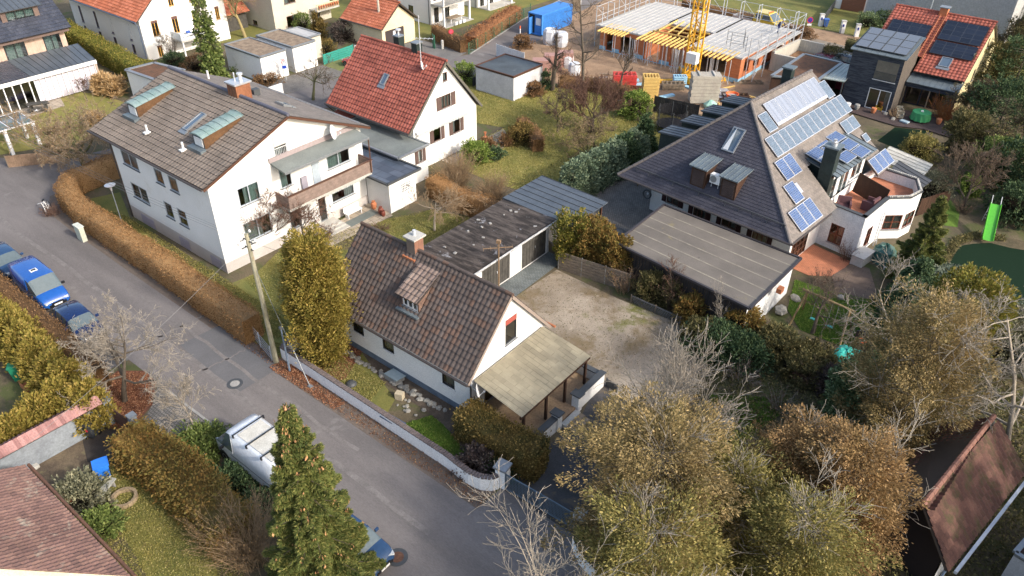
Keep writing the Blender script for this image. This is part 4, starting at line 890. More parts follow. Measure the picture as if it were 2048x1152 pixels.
# ============================================================ twin garage with corrugated roof
T=thing('garage','twin garage with dark mossy corrugated roof and grey timber doors','garage',(-27.4,31.8,0))
x0,x1,y0,y1=-29.3,-25.65,28.1,36.0; S0,S1,N1,N0=(x0,y0),(x1,y0),(x1,y1),(x0,y1); dd=[(29.2-y0,.03,31.9-y0,2.0),(33.1-y0,.03,35.75-y0,2.0)]
mb=MB(); facade(mb,S0,S1,0,2.35); facade(mb,S1,N1,0,2.4,None,dd); facade(mb,N1,N0,0,2.35); facade(mb,N0,S0,0,2.3); mb.build('wall',WHITE,T)
for a,b,c,e in dd:
    mb=MB(); k=int((c-a)/.14)
    for i in range(k): mb.box(x1-.1,y0+a+(c-a)*i/k+.008,b,x1-.05-.008*(i%2),y0+a+(c-a)*(i+1)/k-.008,e)
    g=mb.build('garage_door',WOODG,T); MB().box(x1-.05,y0+(a+c)/2+.1,1.0,x1-.01,y0+(a+c)/2+.16,1.15).build('handle',STEEL,g)
CORR=M('mossy_corrugated_sheet',(.15,.125,.11),(.055,.047,.043),.8,1.4,12,.02,stretch=(.5,2.5,1),spots=[((.42,.42,.44),.6,1.1),((.3,.16,.13),.7,.8)],lo=.42,hi=.62)
mb=MB(); n=62
for i in range(n):
    for s0,s1,h0,h1 in ((i,i+.5,0,.06),(i+.5,i+1,.06,0)):
        ya=27.85+8.3*s0/n; yb=27.85+8.3*s1/n; mb.face([(-29.7,ya,2.5+h0),(-25.2,ya,2.62+h0),(-25.2,yb,2.62+h1),(-29.7,yb,2.5+h1)])
mb.box(-29.65,27.9,2.38,-25.25,36.1,2.47); r=mb.build('roof',CORR,T)
rng=random.Random(4); mb=MB()
for i in range(12): MB().obox((-29.4+rng.random()*4,28.2+rng.random()*7.6,2.64),(.1+rng.random()*.14,.08+rng.random()*.1,.06),rng.random()*3).build('loose_stone',CONC,r); gutter(T,(-25.12,27.9,2.55),(-25.12,36.1,2.55),None,WINW)
mb=MB(); mb.tube([(-24.9,29.9,0),(-24.95,29.95,3.9)],[.05,.035],6); mb.beam((-25.6,29.3,3.5),(-24.4,30.6,3.5),.04,.04); mb.obox((-24.95,29.95,3.95),(.25,.2,.2),.4)
for k in range(5): mb.beam((-25.6+.3*k-.2,29.3+.32*k+.2,3.5),(-25.6+.3*k+.2,29.3+.32*k-.2,3.5),.02,.02)
tag(mb.build('aerial_pole',[M('rusty_pole',(.3,.2,.12),(.2,.13,.075),.8,5)]),'rusty aerial pole with orange knobs in front of the timber garage doors','pole')
# ============================================================ standing seam carport
T=thing('carport','low carport with blue grey standing seam roof beside the dark green hedge','carport',(-26.9,38.2,0))
seamroof(T,(-23.95,36.1,2.55),(-23.95,40.35,2.55),(-29.7,40.5,2.62),(-29.75,35.98+.15,2.62),ZINCB,.62,mseam=DGREY)
for p in ((-24.3,36.4),(-24.3,40.1),(-29.4,36.4),(-29.4,40.1)): MB().box(p[0]-.06,p[1]-.06,0,p[0]+.06,p[1]+.06,2.47).build('post',WINB,T)
MB().box(-29.7,36.05,0,-27.6,36.13,2.45).build('brick_panel',TERRA,T); MB().box(-29.8,36.2,0,-29.7,40.3,2.45).build('wall',WHITE,T)
# ============================================================ wide brown flat roofed garage
T=thing('wide_garage','wide flat roofed garage with brown felt roof, dark plank wall and white end wall','garage',(-16,38.6,0))
P=[(-20.2,36.35),(-11.45,35.35),(-11.3,41.6),(-20.5,41.9)]
for i in range(4):
    mb=MB(); facade(mb,P[i],P[(i+1)%4],0,2.45)
    if i==0:
        L,U,N=nrm2(P[0],P[1]); k=60
        for j in range(k): mb.face([pt(P[0],U,N,L*j/k+.01,.05,.03+.01*(j%3)),pt(P[0],U,N,L*(j+1)/k-.01,.05,.03+.01*(j%3)),pt(P[0],U,N,L*(j+1)/k-.01,2.4,.03+.01*(j%3)),pt(P[0],U,N,L*j/k+.01,2.4,.03+.01*(j%3))],1)
    PLK=M('dark_plank_wall',(.07,.055,.045),(.03,.028,.03),.85,2,14,.01,stretch=(3,3,.25),spots=[((.26,.13,.07),.6,1.1)])
    mb.build('wall',[DARKW,PLK] if i==0 else [WHITEB],T)
e=flatroof(T,[(-20.65,36.1),(-11.2,35.0),(-11.0,41.75),(-20.75,42.3)],2.62,FELTBR,plain('dark_edge_strip',(.045,.04,.045),.6),rim=.14)
mb=MB()
for k in range(1,6):
    t=k/6; a=(-20.65-.1*t,36.1+6.2*t); b=(-11.2+.2*t,35.0+6.75*t); mb.beam((a[0]+.1,a[1],2.622),(b[0]-.1,b[1],2.622),.1,.012)
mb.build('felt_seam',M('seam_grey',(.3,.27,.21),(.19,.17,.14),.9,1.5),e); MB().box(-11.0,38.3,2.0,-10.7,38.75,2.3).build('nest_box',TERRA,T)
# ============================================================ pyramid roof house (turned a little)
PH=R(-5); ex,ey=(math.cos(PH),math.sin(PH)),(-math.sin(PH),math.cos(PH)); OX,OY=-11.88,42.0
def Q(u,v,z=None):
    p=(OX+u*ex[0]+v*ey[0],OY+u*ex[1]+v*ey[1]); return p if z is None else (*p,z)
T=thing('pyramid_roof_house','house with tall dark slate hipped roof covered in solar panels','house',(*Q(-6.7,7),0))
EZ=3.2; A=Q(-13.2,0,EZ); B=Q(0,0,EZ); C=Q(-7.0,5.5,8.75); D=Q(-6.95,13.95,8.75); E_=Q(0,15.1,EZ); F_=Q(-13.2,15.1,EZ)
tiles(T,A,B,C,C,T_SLA,.32,.22,'flat'); Z1=EZ+2.6*5.55/6.97
for q in ((B,Q(0,6.3,EZ),Q(-2.6,6.3,Z1),Q(-2.6,2.04,Z1)),(Q(0,12.8,EZ),E_,Q(-2.6,14.67,Z1),Q(-2.6,12.8,Z1)),(Q(-2.6,2.04,Z1),Q(-2.6,14.67,Z1),D,C)): tiles(T,*q,T_SLB,.32,.2,'flat')
tiles(T,F_,A,C,D,T_SLA,.32,.22,'flat')
HIP=plain('hip_tiles',(.12,.105,.1),.8)
ridge(T,A,C,HIP,.12,'hip_tiles'); ridge(T,B,C,plain('lit_hip_tiles',(.19,.165,.15),.8),.12,'hip_tiles'); ridge(T,C,D,HIP,.13)  # hip beside the sunny face is a paler copy, sunlight in its colour
W=[Q(-11.8,2.4),Q(-.9,2.4),Q(-.9,14.2),Q(-11.8,14.2)]
wS=[(1.35,1.15,2.35,1.8),(3.6,.3,4.6,1.7),(5.85,1.1,6.95,1.7),(8.2,.3,9.25,1.6)]; wE=[(.3,.06,2.6,2.05)]
mb=MB(); facade(mb,W[0],W[1],0,3.2,None,wS); facade(mb,W[1],W[2],0,3.1,None,wE); facade(mb,W[2],W[3],0,3.0,(5.45,8.2)); facade(mb,W[3],W[0],0,3.1)
mb.face([Q(-11.8,2.4,3.15),Q(-.9,2.4,3.15),Q(-.9,.1,3.1),Q(-11.8,.1,3.1)][::-1]); mb.build('wall',WHITE,T)
for i,o in enumerate(wS): window(T,W[0],W[1],o,WINB,3 if i%2 else 2,shut=SHUTD,shw=.36,sill=i%2==0)
window(T,W[1],W[2],wE[0],WINB,4,4,name='door',sill=False)
gutter(T,Q(-13.1,-.08,EZ-.02),Q(.05,-.08,EZ-.02)); gutter(T,Q(.08,-.05,EZ-.02),Q(.08,5.3,EZ-.02))
mb=MB()
for j in range(2): mb.beam(Q(-12.2+.4*j,.55+.2*j,EZ+.75+.2*j),Q(-.8-.4*j,.55+.2*j,EZ+.75+.2*j),.05,.05) if j==0 else None
for k in range(12): mb.beam(Q(-12+1.0*k,.45,EZ+.5),Q(-12+1.0*k,.6,EZ+.8),.03,.03)
mb.build('snow_guard',DGREY,T)
# two dormers with flat sheet roofs and an air conditioner between
for u in (-7.95,-5.7):
    v=.85; zf=lambda vv: EZ+vv*5.55/5.5
    mb=MB(); X0,X1=u,u+1.1; zt=5.5
    i=len(mb.v); mb.v+=[Q(X0,v,zf(v)-.1),Q(X1,v,zf(v)-.1),Q(X1,v,zt),Q(X0,v,zt),Q(X0,v+1.9,zt+.12),Q(X1,v+1.9,zt+.12)]
    for f in ((0,1,2,3),(1,5,2),(0,3,4)): mb.f.append(f); mb.m.append(0)
    c=mb.build('dormer',BROWNW,T)
    L_=Q(X0,v);R_=Q(X1,v); m=MB(); 
    m.box(0,0,0,.01,.01,.01); 
    s=MB()
    for k in range(9): s.beam(Q(X0+.12,v-.02,zf(v)+.15+k*.12),Q(X1-.12,v-.02,zf(v)+.15+k*.12),.02,.1)
    s.build('roller_shutter',M('brown_slat_shutter',(.085,.06,.055),(.06,.042,.04),.7,3),c)
    seamroof(c,Q(X0-.12,v-.2,zt),Q(X1+.12,v-.2,zt),Q(X1+.12,v+1.75,zt+.25),Q(X0-.12,v+1.75,zt+.25),ZINC,.3,name='dormer_roof')
x,y=Q(-6.25,1.15); mb=MB(); mb.obox((x,y,4.95),(.72,.36,.62),PH); ac=mb.build('air_conditioner',WINW,T); m=MB(); m.lathe([(.05,0),(.23,0),(.23,.02),(.05,.02)],16,(x-.12,y-.2,4.95),0,'Y'); m.build('fan_grille',GREYM,ac)
m=MB(); m.beam(Q(-6.5,1.1,4.2),Q(-6.5,1.1,4.65),.04,.04); m.beam(Q(-6.0,1.1,4.2),Q(-6.0,1.1,4.65),.04,.04); m.build('bracket',STEEL,ac)
# open roof window
frS=roofframe(A,B,Q(-13.2,5.5,8.75)); frE=roofframe(B,E_,Q(-6.97,0,8.75))
mb=MB()
for a in ((6.05,4.1,6.95,4.2),(6.05,5.75,6.95,5.85),(6.05,4.2,6.13,5.75),(6.87,4.2,6.95,5.75)): slab(mb,frS,*a,0,.12)
o=mb.build('roof_window',GREYM,T); g=MB(); slab(g,frS,6.13,4.2,6.87,5.75,.02,.05); g.build('pane',MATS['skylight_pane'],o)
g=MB(); i=0; g.face([onroof(frS,6.13,4.2,.1),onroof(frS,6.5,4.2,.1),onroof(frS,6.5,5.7,.45),onroof(frS,6.3,5.75,.1)]); g.build('sash',WINW,o)
# solar panels on the sunny face (u across from the hip, w up the slope)
def pv(u,w,n,pw,ph,mat,gapw=.03):
    for k in range(n): panel(T,frE,u+k*(pw+gapw),w,u+k*(pw+gapw)+pw,w+ph,mat)
LW=math.hypot(6.9,5.75)
def surf(px,py):
    """where a line of sight meets the sunny roof face"""
    d=V3(_F+_R*(px-1024)/FPX-_U*(py-576)/FPX); o=V3((0,0,HC)); t=(frE[0]-o).dot(frE[3])/d.dot(frE[3]); p=o+d*t-frE[0]; return p.dot(frE[1]),p.dot(frE[2])
def block(bl,tl,tr,nu,nw,mat):
    a=surf(*bl); b=surf(*tl); c=surf(*tr); u0=a[0]*.5+b[0]*.5; u1=c[0]; w0=a[1]; w1=b[1]*.5+c[1]*.5
    for i in range(nu):
        for j in range(nw):
            panel(T,frE,u0+(u1-u0)*i/nu+.012,w0+(w1-w0)*j/nw+.012,u0+(u1-u0)*(i+1)/nu-.012,w0+(w1-w0)*(j+1)/nw-.012,mat)
block((1599,468),(1573,425),(1617,397),3,1,PVB)
block((1587,413),(1564,372),(1582,364),1,1,PVB)
block((1570,366),(1547,325),(1577,308),2,1,PVB)
block((1551,319),(1528,279),(1678,190),13,1,PVL)
block((1535,270),(1514,232),(1529,224),1,1,PVL)
block((1552,256),(1524,208),(1626,157),5,1,PVT)
block((1655,201),(1633,168),(1646,162),1,1,PVL)
block((1692,272),(1677,248),(1702,231),2,1,PVL)
block((1733,286),(1718,275),(1728,266),1,1,PVL)
block((1755,349),(1730,324),(1768,299),3,1,PVB)
mb=MB(); a=surf(1600,388); slab(mb,frE,a[0],a[1],a[0]+.35,a[1]+.75,0,.08); mb.build('roof_window',ALU,T)
# rear dormers on the far slope
frW=roofframe(F_,A,Q(-6.9,14.3,8.65))
for k in range(4):
    v=6.6+k*2.6-1.3*0; v=3.9+k*2.75; X0=-12.6; z=EZ+2.15; mb=MB()
    i=0; mb.v+=[Q(X0,v,EZ-.1),Q(X0,v+1.5,EZ-.1),Q(X0,v+1.5,z),Q(X0,v,z),Q(X0+2.6,v,z+.25),Q(X0+2.6,v+1.5,z+.25),Q(X0+2.5,v,z-.3),Q(X0+2.5,v+1.5,z-.3)]
    for f in ((0,3,2,1),(0,6,4,3),(1,2,5,7)): mb.f.append(f); mb.m.append(0)
    c=mb.build('dormer',DGREEN,T); seamroof(c,Q(X0-.15,v-.1,z+.02),Q(X0-.15,v+1.6,z+.02),Q(X0+2.6,v+1.6,z+.3),Q(X0+2.6,v-.1,z+.3),ZINCB,.42,name='dormer_roof',mseam=DGREY)
# chimneys
x,y=-18.45,54.3; c=MB().box(x-.32,y-.32,7.2,x+.32,y+.32,9.35).build('chimney',DGREEN,T); MB().box(x-.42,y-.42,9.35,x+.42,y+.42,9.45).build('chimney_cap',ZINC,c)
x,y=-12.72,49.0; c=MB().box(x-.42,y-.42,3.0,x+.42,y+.42,6.9).build('chimney',DGREEN,T); MB().box(x-.52,y-.52,6.9,x+.52,y+.52,7.0).build('chimney_cap',ZINC,c)
MB().tube([(x,y,7),(x,y,7.25)],.2,10).tube([(x,y,7.25),(x,y,7.4)],.12,10).build('flue',ALU,c)
mb=MB()
for z in (4.0,5.0,6.0): mb.box(x-.425,y-.425,z,x+.425,y+.425,z+.015)
mb.build('seam',BLACK,c)
# big flat dormer carrying more panels
P=[Q(-3.3,7.0),Q(-1.1,7.0),Q(-1.1,12.6),Q(-3.8,12.6)]
mb=MB(); mb.v+=[(*P[0],EZ+2.2),(*P[1],2.4),(*P[1],5.1),(*P[0],5.62),(*P[3],EZ+2.5),(*P[2],2.4),(*P[2],5.1),(*P[3],5.7)]
for f in ((0,1,2,3),(5,4,7,6),(3,7,4,0)): mb.f.append(f); mb.m.append(0)
c=mb.build('dormer',DGREEN,T); mb=MB(); oo=[(.3,2.5,1.2,4.5),(1.6,2.5,3.1,4.6),(3.5,3.2,5.2,4.5)]; facade(mb,P[1],P[2],2.4,5.1,None,oo); mb.build('wall',WHITE,c)
window(c,P[1],P[2],oo[0],WINW,1,curtain=CURT,name='door',sill=False); window(c,P[1],P[2],oo[1],WINW,2,curtain=CURT,name='door',sill=False); window(c,P[1],P[2],oo[2],WINW,2)
p0,p1,q1,q0=(Q(-.6,6.7,5.02),Q(-.6,12.9,5.02),Q(-4.1,12.9,5.85),Q(-4.1,6.7,5.85))
seamroof(c,p0,p1,q1,q0,ZINC,.5,name='dormer_roof',mseam=DGREY); fd=roofframe(p0,p1,q0)
for (u,w) in ((.2,.9),(.2,1.8),(.2,2.7),(1.85,.35),(1.85,1.5),(1.85,2.5),(3.5,1.0),(3.5,2.0),(3.5,.05)): panel(c,fd,u,w,u+1.55,w+.88,PVB,.1 if w>2 else .18)
# lower wing with roof terrace and turret
XT=[(-12.6,48.75),(-9.45,48.25),(-9.1,51.9),(-8.0,52.9),(-7.65,54.3),(-8.4,56.1),(-11.2,56.4),(-12.2,52)]
mb=MB(); ow=[[(1.15,.5,2.1,1.9)],[(1.2,.35,2.1,1.75)],[(.12,.75,1.36,1.85)],[(.1,.75,1.34,1.85)],[(.3,.8,1.5,1.85)],[],[],[]]
for i in range(8): facade(mb,XT[i],XT[(i+1)%8],0,3.15,None,ow[i])
for i in range(8):
    a,b=XT[i],XT[(i+1)%8]; L,U,N=nrm2(a,b)
    if i<6: mb.face([pt(a,U,N,0,2.4,-.2),pt(a,U,N,L,2.4,-.2),pt(a,U,N,L,3.15,-.2),pt(a,U,N,0,3.15,-.2)][::-1])
w=mb.build('wing',WHITEB,T)
for i in range(6):
    for o in ow[i]: window(w,XT[i],XT[i+1],o,M('red_brown_window_wood',(.16,.05,.03),(.11,.035,.02),.6,4),2,2,sill=True,silm=GREYM,curtain=CURT if i>1 else None)
mb=MB()
for i in range(6):
    a,b=XT[i],XT[i+1]; L,U,N=nrm2(a,b); mb.beam(pt(a,U,N,-.05,3.18,-.1),pt(a,U,N,L+.05,3.18,-.1),.3,.07)
mb.build('coping',DGREY,w); f=MB(); f.face([(*p,2.42) for p in XT]); f.build('terrace_floor',BRICKP,w)
mb=MB(); rng=random.Random(2)
for i in range(2,6):
    a,b=XT[i],XT[i+1]; L,U,N=nrm2(a,b)
    for k in range(int(L/.13)): mb.obox(pt(a,U,N,.13*k+.05,3.26,-.1),(.13,.11,.09),rng.random()*3)
mb.build('coping_stones',LCONC,w)
# brown screen between terrace and turret
mb=MB(); mb.beam((-11.6,52.6,3.3),(-9.3,51.95,3.0),.05,1.5); mb.build('screen',BROWNW,w)
seamroof(T,(-8.0,56.3,2.6),(-7.8,57.8,2.6),(-10.4,58.2,3.2),(-10.4,56.6,3.2),plain('dark_side_felt',(.05,.055,.065),.7),.5,name='side_roof'); 
T2=thing('glass_lean_to','pale translucent sheet roof on posts behind the house with the solar panels','canopy',(-10.5,60.5,0))
seamroof(T2,(-8.6,58.9,2.2),(-8.6,61.5,2.2),(-12.0,61.8,2.6),(-12.0,58.9,2.6),M('pale_translucent_sheet',(.5,.48,.42),(.38,.36,.32),.4,1,8),.5)
for p in ((-8.8,59.1),(-8.8,61.3),(-11.8,59.1),(-11.8,61.5)): MB().box(p[0]-.05,p[1]-.05,0,p[0]+.05,p[1]+.05,2.15).build('post',WINW,T2)
# terrace furniture
def armchair(name,label,x,y,z,rz,m,s=1,cat='armchair',group=None):
    t=thing(name,label,cat,(0,0,0),0,group); MB().obox((0,0,.2*s),(.6*s,.6*s,.3*s)).build('seat',m,t); MB().obox((0,.3*s,.45*s),(.75*s,.12*s,.65*s)).build('backrest',m,t)
    for q in (-1,1): MB().obox((.34*s*q,0,.3*s),(.1*s,.62*s,.55*s)).build('armrest',m,t)
    t.location=(x,y,z); t.rotation_euler=(0,0,rz); return t
PLUM=plain('plum_brown_wicker',(.12,.055,.06),.7)
armchair('armchair','plum brown armchair on the roof terrace nearest the planters','x'*0 or -11.3,49.7,2.43,R(20),PLUM,1.15); armchair('armchair','plum brown sofa seat on the roof terrace beside the turret',-10.0,51.0,2.43,R(-100),PLUM,1.2)
# ============================================================ dark timber house with red roof
T=thing('timber_house','dark stained timber house with red pantile roof and black solar panels','house',(-15.5,80,0))
bx0,bx1,by0,by1=-20.1,-15.5,75.3,79.9; S0,S1,N1,N0=(bx0,by0),(bx1,by0),(bx1,by1),(bx0,by1)
wS=[(2.35,2.9,4.3,4.65),(2.3,.12,4.3,2.05)]
mb=MB(); facade(mb,S0,S1,0,5.2,None,wS); mb.build('wall',DARKW,T); mb=MB(); facade(mb,S1,N1,0,5.2,None,[],z1b=5.95); facade(mb,N0,S0,0,5.95,None,[],z1b=5.2); mb.build('wall',M('weathered_timber',(.13,.11,.09),(.085,.07,.06),.9,4,20,.02,stretch=(.4,.4,6)),T)
window(T,S0,S1,wS[0],DGREY,2,sill=True,silm=WINW,blind=M('taupe_screen',(.17,.155,.125),(.13,.12,.1),.8,2),bfrac=.97,rail=True)
window(T,S0,S1,wS[1],WINW,2,name='door',sill=False,curtain=CURT,cfrac=(.75,1))
p0,p1,q1,q0=(-20.3,75.05,5.2),(-15.3,75.05,5.2),(-15.3,79.95,6.05),(-20.3,79.95,6.05)
seamroof(T,p0,p1,q1,q0,ZINC,.6,name='flat_roof'); fr=roofframe(p0,p1,q0)
for i in range(4):
    for j in range(3): panel(T,fr,.15+i*1.15,.55+j*1.4,.15+i*1.15+1.13,.55+j*1.4+1.38,PVG,.12,DGREY)
rx0,rx1=-20.0,-10.85
tiles(T,(-15.3,79.0,3.15),(rx1,79.0,3.15),(rx1,85.9,6.95),(-15.3,85.9,6.95),T_RED,.34,.36,name='roof')
tiles(T,(rx0,80.6,4.05),(-15.3,80.6,4.05),(-15.3,85.9,6.95),(rx0,85.9,6.95),T_RED,.34,.36,name='roof')
fr=roofframe((rx0,79.0,3.2),(rx1,79.0,3.2),(rx0,85.9,7.0))
for (u0,u1,w0,w1,nn,mm) in ((.5,4.15,3.5,5.8,1,1),(5.1,8.85,2.4,4.15,1,1),(5.1,8.85,4.3,6.9,1,1)): panel(T,fr,u0,w0,u1,w1,PVD,.12,BLACK)
skylight(T,fr,6.4,1.1,.95,1.2); ridge(T,(rx0,85.9,7.0),(rx1,85.9,7.0),T_RED)
mb=MB()
for u in (4.35,4.85): mb.beam(onroof(fr,u,1.5,.15),onroof(fr,u,7.4,.15),.05,.05)
for k in range(18): mb.beam(onroof(fr,4.35,1.7+.32*k,.15),onroof(fr,4.85,1.7+.32*k,.15),.03,.03)
mb.build('roof_ladder',TERRA,T)
c=MB().box(-15.9,85.5,6.6,-15.2,86.2,7.5).build('chimney',TERRA,T); MB().box(-16,85.4,7.5,-15.1,86.3,7.58).build('chimney_cap',GREYM,c)
mb=MB(); facade(mb,(-11.05,79.3),(-11.05,92),0,3.25,(6.5,6.75),[(2.2,4.2,2.7,5),(4.6,1.8,5.2,2.9),(7,4.4,7.6,5.3)],0); facade(mb,(rx0,92),(rx0,79.9),0,3.2,(5.6,6.75)); facade(mb,(-11.05,92),(rx0,92),0,3.2); mb.build('wall',YELL,T)
for o in [(2.2,4.2,2.7,5),(4.6,1.8,5.2,2.9),(7,4.4,7.6,5.3)]: window(T,(-11.05,79.3),(-11.05,92),o,WINB,1)
tiles(T,(rx1,92.3,3.2),(rx0,92.3,3.2),(rx0,85.9,6.95),(rx1,85.9,6.95),T_RED,.34,.5,'flat',name='roof')
seamroof(T,(-15.4,77.9,2.45),(-10.9,77.9,2.45),(-10.9,79.6,2.9),(-15.4,79.6,2.9),ZINC,.5,name='porch_roof')
mb=MB(); mb.box(-15.45,78.0,2.0,-11.0,78.1,2.4); mb.build('fascia',DARKW,T); mb=MB(); od=[(.1,.1,1.3,1.98),(1.45,.1,2.7,1.98),(2.85,.1,4.1,1.98)]; facade(mb,(-15.5,79.3),(-11.05,79.3),0,2.6,None,od); mb.build('wall',DARKW,T)
for o in od: window(T,(-15.5,79.3),(-11.05,79.3),o,WINB,1,name='door',sill=False,rev=.05)
for x in (-15.4,-13.2,-11.1): MB().box(x-.05,78.0,.1,x+.05,78.1,2.0).build('post',WOOD,T)
# green roof garage, carport and concrete walls next to it
T=thing('green_roof_garage','flat garage with brown planted roof behind the solar panel house','garage',(-24,75,0))
P=[(-25.7,71.2),(-21.9,72.9),(-21.9,79.2),(-25.8,79.4)]; mb=MB()
for i in range(4): facade(mb,P[i],P[(i+1)%4],0,2.2)
mb.build('wall',BROWNW,T); flatroof(T,P,2.4,SEDUM,GREYM,rim=.3)
T=thing('glass_carport','pale ribbed sheet carport roof beside the dark timber house','carport',(-21,76.5,0))
seamroof(T,(-21.9,74.0,2.35),(-19.9,74.4,2.35),(-20.2,79.3,2.4),(-21.85,79.3,2.4),M('greenish_glass_sheet',(.38,.43,.39),(.3,.34,.31),.3,1,8),.45,mseam=ALU)
for p in ((-21.8,74.1),(-20.05,74.5),(-20.3,79.1)): MB().box(p[0]-.05,p[1]-.05,0,p[0]+.05,p[1]+.05,2.25).build('post',DGREY,T)
MB().box(-21.8,78.6,0,-20.4,78.7,1.9).build('panel',plain('wine_red_panel',(.22,.02,.05),.6),T)
T=thing('concrete_ramp_wall','raw pale concrete walls around a sunken ramp beside the building site','wall',(-27,82,0))
mb=MB(); mb.beam((-29.0,79.4,1.0),(-28.5,85.3,1.0),.3,2.0); mb.beam((-29.0,79.5,.9),(-26.0,79.6,.9),.3,1.8); mb.beam((-28.5,85.3,1.0),(-25.8,85.2,1.0),.3,2.0); mb.build('wall',M('pale_board_concrete',(.56,.52,.44),(.46,.43,.37),.9,3,14,stretch=(4,4,.4)),T)
mb=MB(); mb.box(-28.3,80.2,0,-26.2,84.8,.9); mb.build('excavated_earth',M('brown_dug_earth',(.3,.17,.09),(.2,.11,.06),1,2,9,.05),T)
# pale metal clad building behind
T=thing('metal_clad_house','long pale grey metal clad building behind the red roof timber house','building',(-24,110,0))
mb=MB(); a,b=(-28.3,106.6),(-12,104.6); facade(mb,a,b,0,9,None,[]); facade(mb,b,(-11,118),0,9); 
L,U,N=nrm2(a,b)
for k in range(60): p=pt(a,U,N,L*k/60,0,.02); mb.beam(p,(p[0],p[1],9),.03,.03,0)
mb.build('wall',M('pale_lilac_cladding',(.46,.46,.47),(.42,.42,.43),.5,.7,6,metal=.1),T)
w=MB(); w.box(-23.2,105.8,.9,-22.2,105.95,1.9); w.build('window',WINW,T); MB().tube([(-20.6,105.3,0),(-20.6,105.3,9)],.07,6).build('downpipe',WINW,T)
mb=MB(); mb.box(-32.4,107.4,0,-28.32,112,5); mb.build('garage_wing',WHITE,T); mb=MB(); mb.box(-31.6,107.3,0,-28.7,107.42,2.6); mb.build('garage_door',M('brown_garage_door',(.24,.1,.06),(.18,.08,.05),.6,2,stretch=(1,1,8)),T)
MB().box(-28.1,106.4,2.3,-27.85,106.55,2.65).build('house_number_plate',plain('blue_plate',(.03,.08,.3),.4),T)
# ============================================================ construction site
BX0,BX1,BY0,BY1=-46.6,-29.9,73.6,85.8
T=thing('building_shell','unfinished single storey brick building with pale concrete slab and timber beams','building',(-38,79,0))
P=[(BX0,BY0),(BX1,BY0),(BX1,BY1),(BX0,BY1)]
oS=[(.8,.1,1.7,1.9),(2.6,.1,4.4,2.0),(5.6,.1,7.6,2.0),(8.8,.1,10.4,2.0),(11.0,.1,15.2,2.0)]; oE=[(1.0,.7,2.2,1.9),(3.2,.7,4.6,1.9),(6.2,.7,7.4,1.9),(9.2,.7,10.6,1.9)]
mb=MB(); facade(mb,P[0],P[1],0,2.45,None,oS,0,(.45,1),rev=.3); facade(mb,P[1],P[2],0,2.45,None,oE,0,(.4,1),rev=.3); facade(mb,P[2],P[3],0,2.45); facade(mb,P[3],P[0],0,2.45,None,[],0,(.4,1)); 
facade(mb,(-41,BY0),(-41,BY1),0,2.45); facade(mb,(-36,BY0+.1),(-36,BY1-.1),0,2.45); facade(mb,(-41,BY1-4),(-36,BY1-4),0,2.45); mb.build('wall',[BRK,XPS],T)
SL=M('ribbed_precast_slab',(.5,.49,.47),(.38,.37,.36),.9,2,10,stretch=(.3,3,1))
# L shaped slab with an opening where the floor is missing
for (a,b,c,d_) in ((BX0-.1,BY0-.1,-41.3,BY1+.1),(-41.3,79.2,-35.6,BY1+.1),(-35.6,BY0-.1,BX1+.1,BY1+.1)):
    mb=MB(); mb.box(a,b,2.46,c,d_,2.62); n=int((c-a)/.6)
    for k in range(n+1): x=a+(c-a)*k/n; mb.box(x-.07,b+.05,2.62,x+.07,d_-.05,2.67)
    mb.build('slab',SL,T)
mb=MB()
for k in range(8): mb.beam((-45.9+.42*k,74.9,2.6),(-45.9+.42*k,71.9+.0,2.5),.12,.14)
for k in range(11): mb.beam((-41.2+.5*k,75.2,2.62),(-41.2+.5*k,72.2,2.52),.12,.14)
for k in range(9): mb.beam((-34.6+.48*k,74.9,2.62),(-34.6+.48*k,72.0,2.52),.12,.14)
for k in range(3): mb.beam((-41.1+.2*k,75.4+1.3*k,2.7),(-35.8,75.6+1.3*k,2.72),.1,.14)
for k in range(5): mb.beam((-40.5+1.15*k,75.6,2.8),(-40.8+.8*k,80.3,2.8),.1,.12)
mb.beam((-46.4,74.0,2.45),(-30.2,74.0,2.45),.14,.16); mb.build('timber_beams',YFORM,T)
mb=MB(); rng=random.Random(3)
for k in range(46):
    x=-46+rng.random()*15.5; y=72.1+rng.random()*1.3; mb.tube([(x,y,.02),(x,y,2.45)],.035,5)
    if k%4==0:
        for a in (0,2.1,4.2): mb.beam((x,y,.9),(x+.6*math.cos(a),y+.6*math.sin(a),.03),.03,.03)
mb.build('steel_prop',STEEL,T)
# scaffolding
T=thing('scaffolding','galvanised scaffolding with walkway boards around the brick shell','scaffolding',(-38,87,0))
def scaf(a,b,n,h0,off=.8,nn=None,h1=4.4):
    L,U,N=nrm2(a,b)
    mb=MB(); bd=MB()
    for k in range(n+1):
        u=L*k/n
        for d_ in (.25,.25+off): mb.tube([pt(a,U,N,u,0,d_),pt(a,U,N,u,h1,d_)],.045,5)
        for z in (2.3,h1-.05): mb.beam(pt(a,U,N,u,z,.25),pt(a,U,N,u,z,.25+off),.04,.04)
    for z in (2.75,3.25,h1-.1): mb.beam(pt(a,U,N,0,z,.25+off),pt(a,U,N,L,z,.25+off),.035,.035)
    for k in range(0,n,2): mb.beam(pt(a,U,N,L*k/n,.3,.25+off),pt(a,U,N,L*(k+1)/n,2.2,.25+off),.03,.03); mb.beam(pt(a,U,N,L*k/n,2.4,.25+off),pt(a,U,N,L*(k+1)/n,h1-.1,.25+off),.03,.03)
    bd.beam(pt(a,U,N,0,2.36,.25+off/2),pt(a,U,N,L,2.36,.25+off/2),off*.9,.05)
    mb.build('frame',STEEL,T); bd.build('walkway',LCONC,T)
scaf((BX1+.1,BY1),(BX0,BY1),8,0); scaf((BX1,BY0+1),(BX1,BY1+.8),5,0); scaf((BX0,BY1),(BX0,BY0+.6),5,0)
mb=MB()
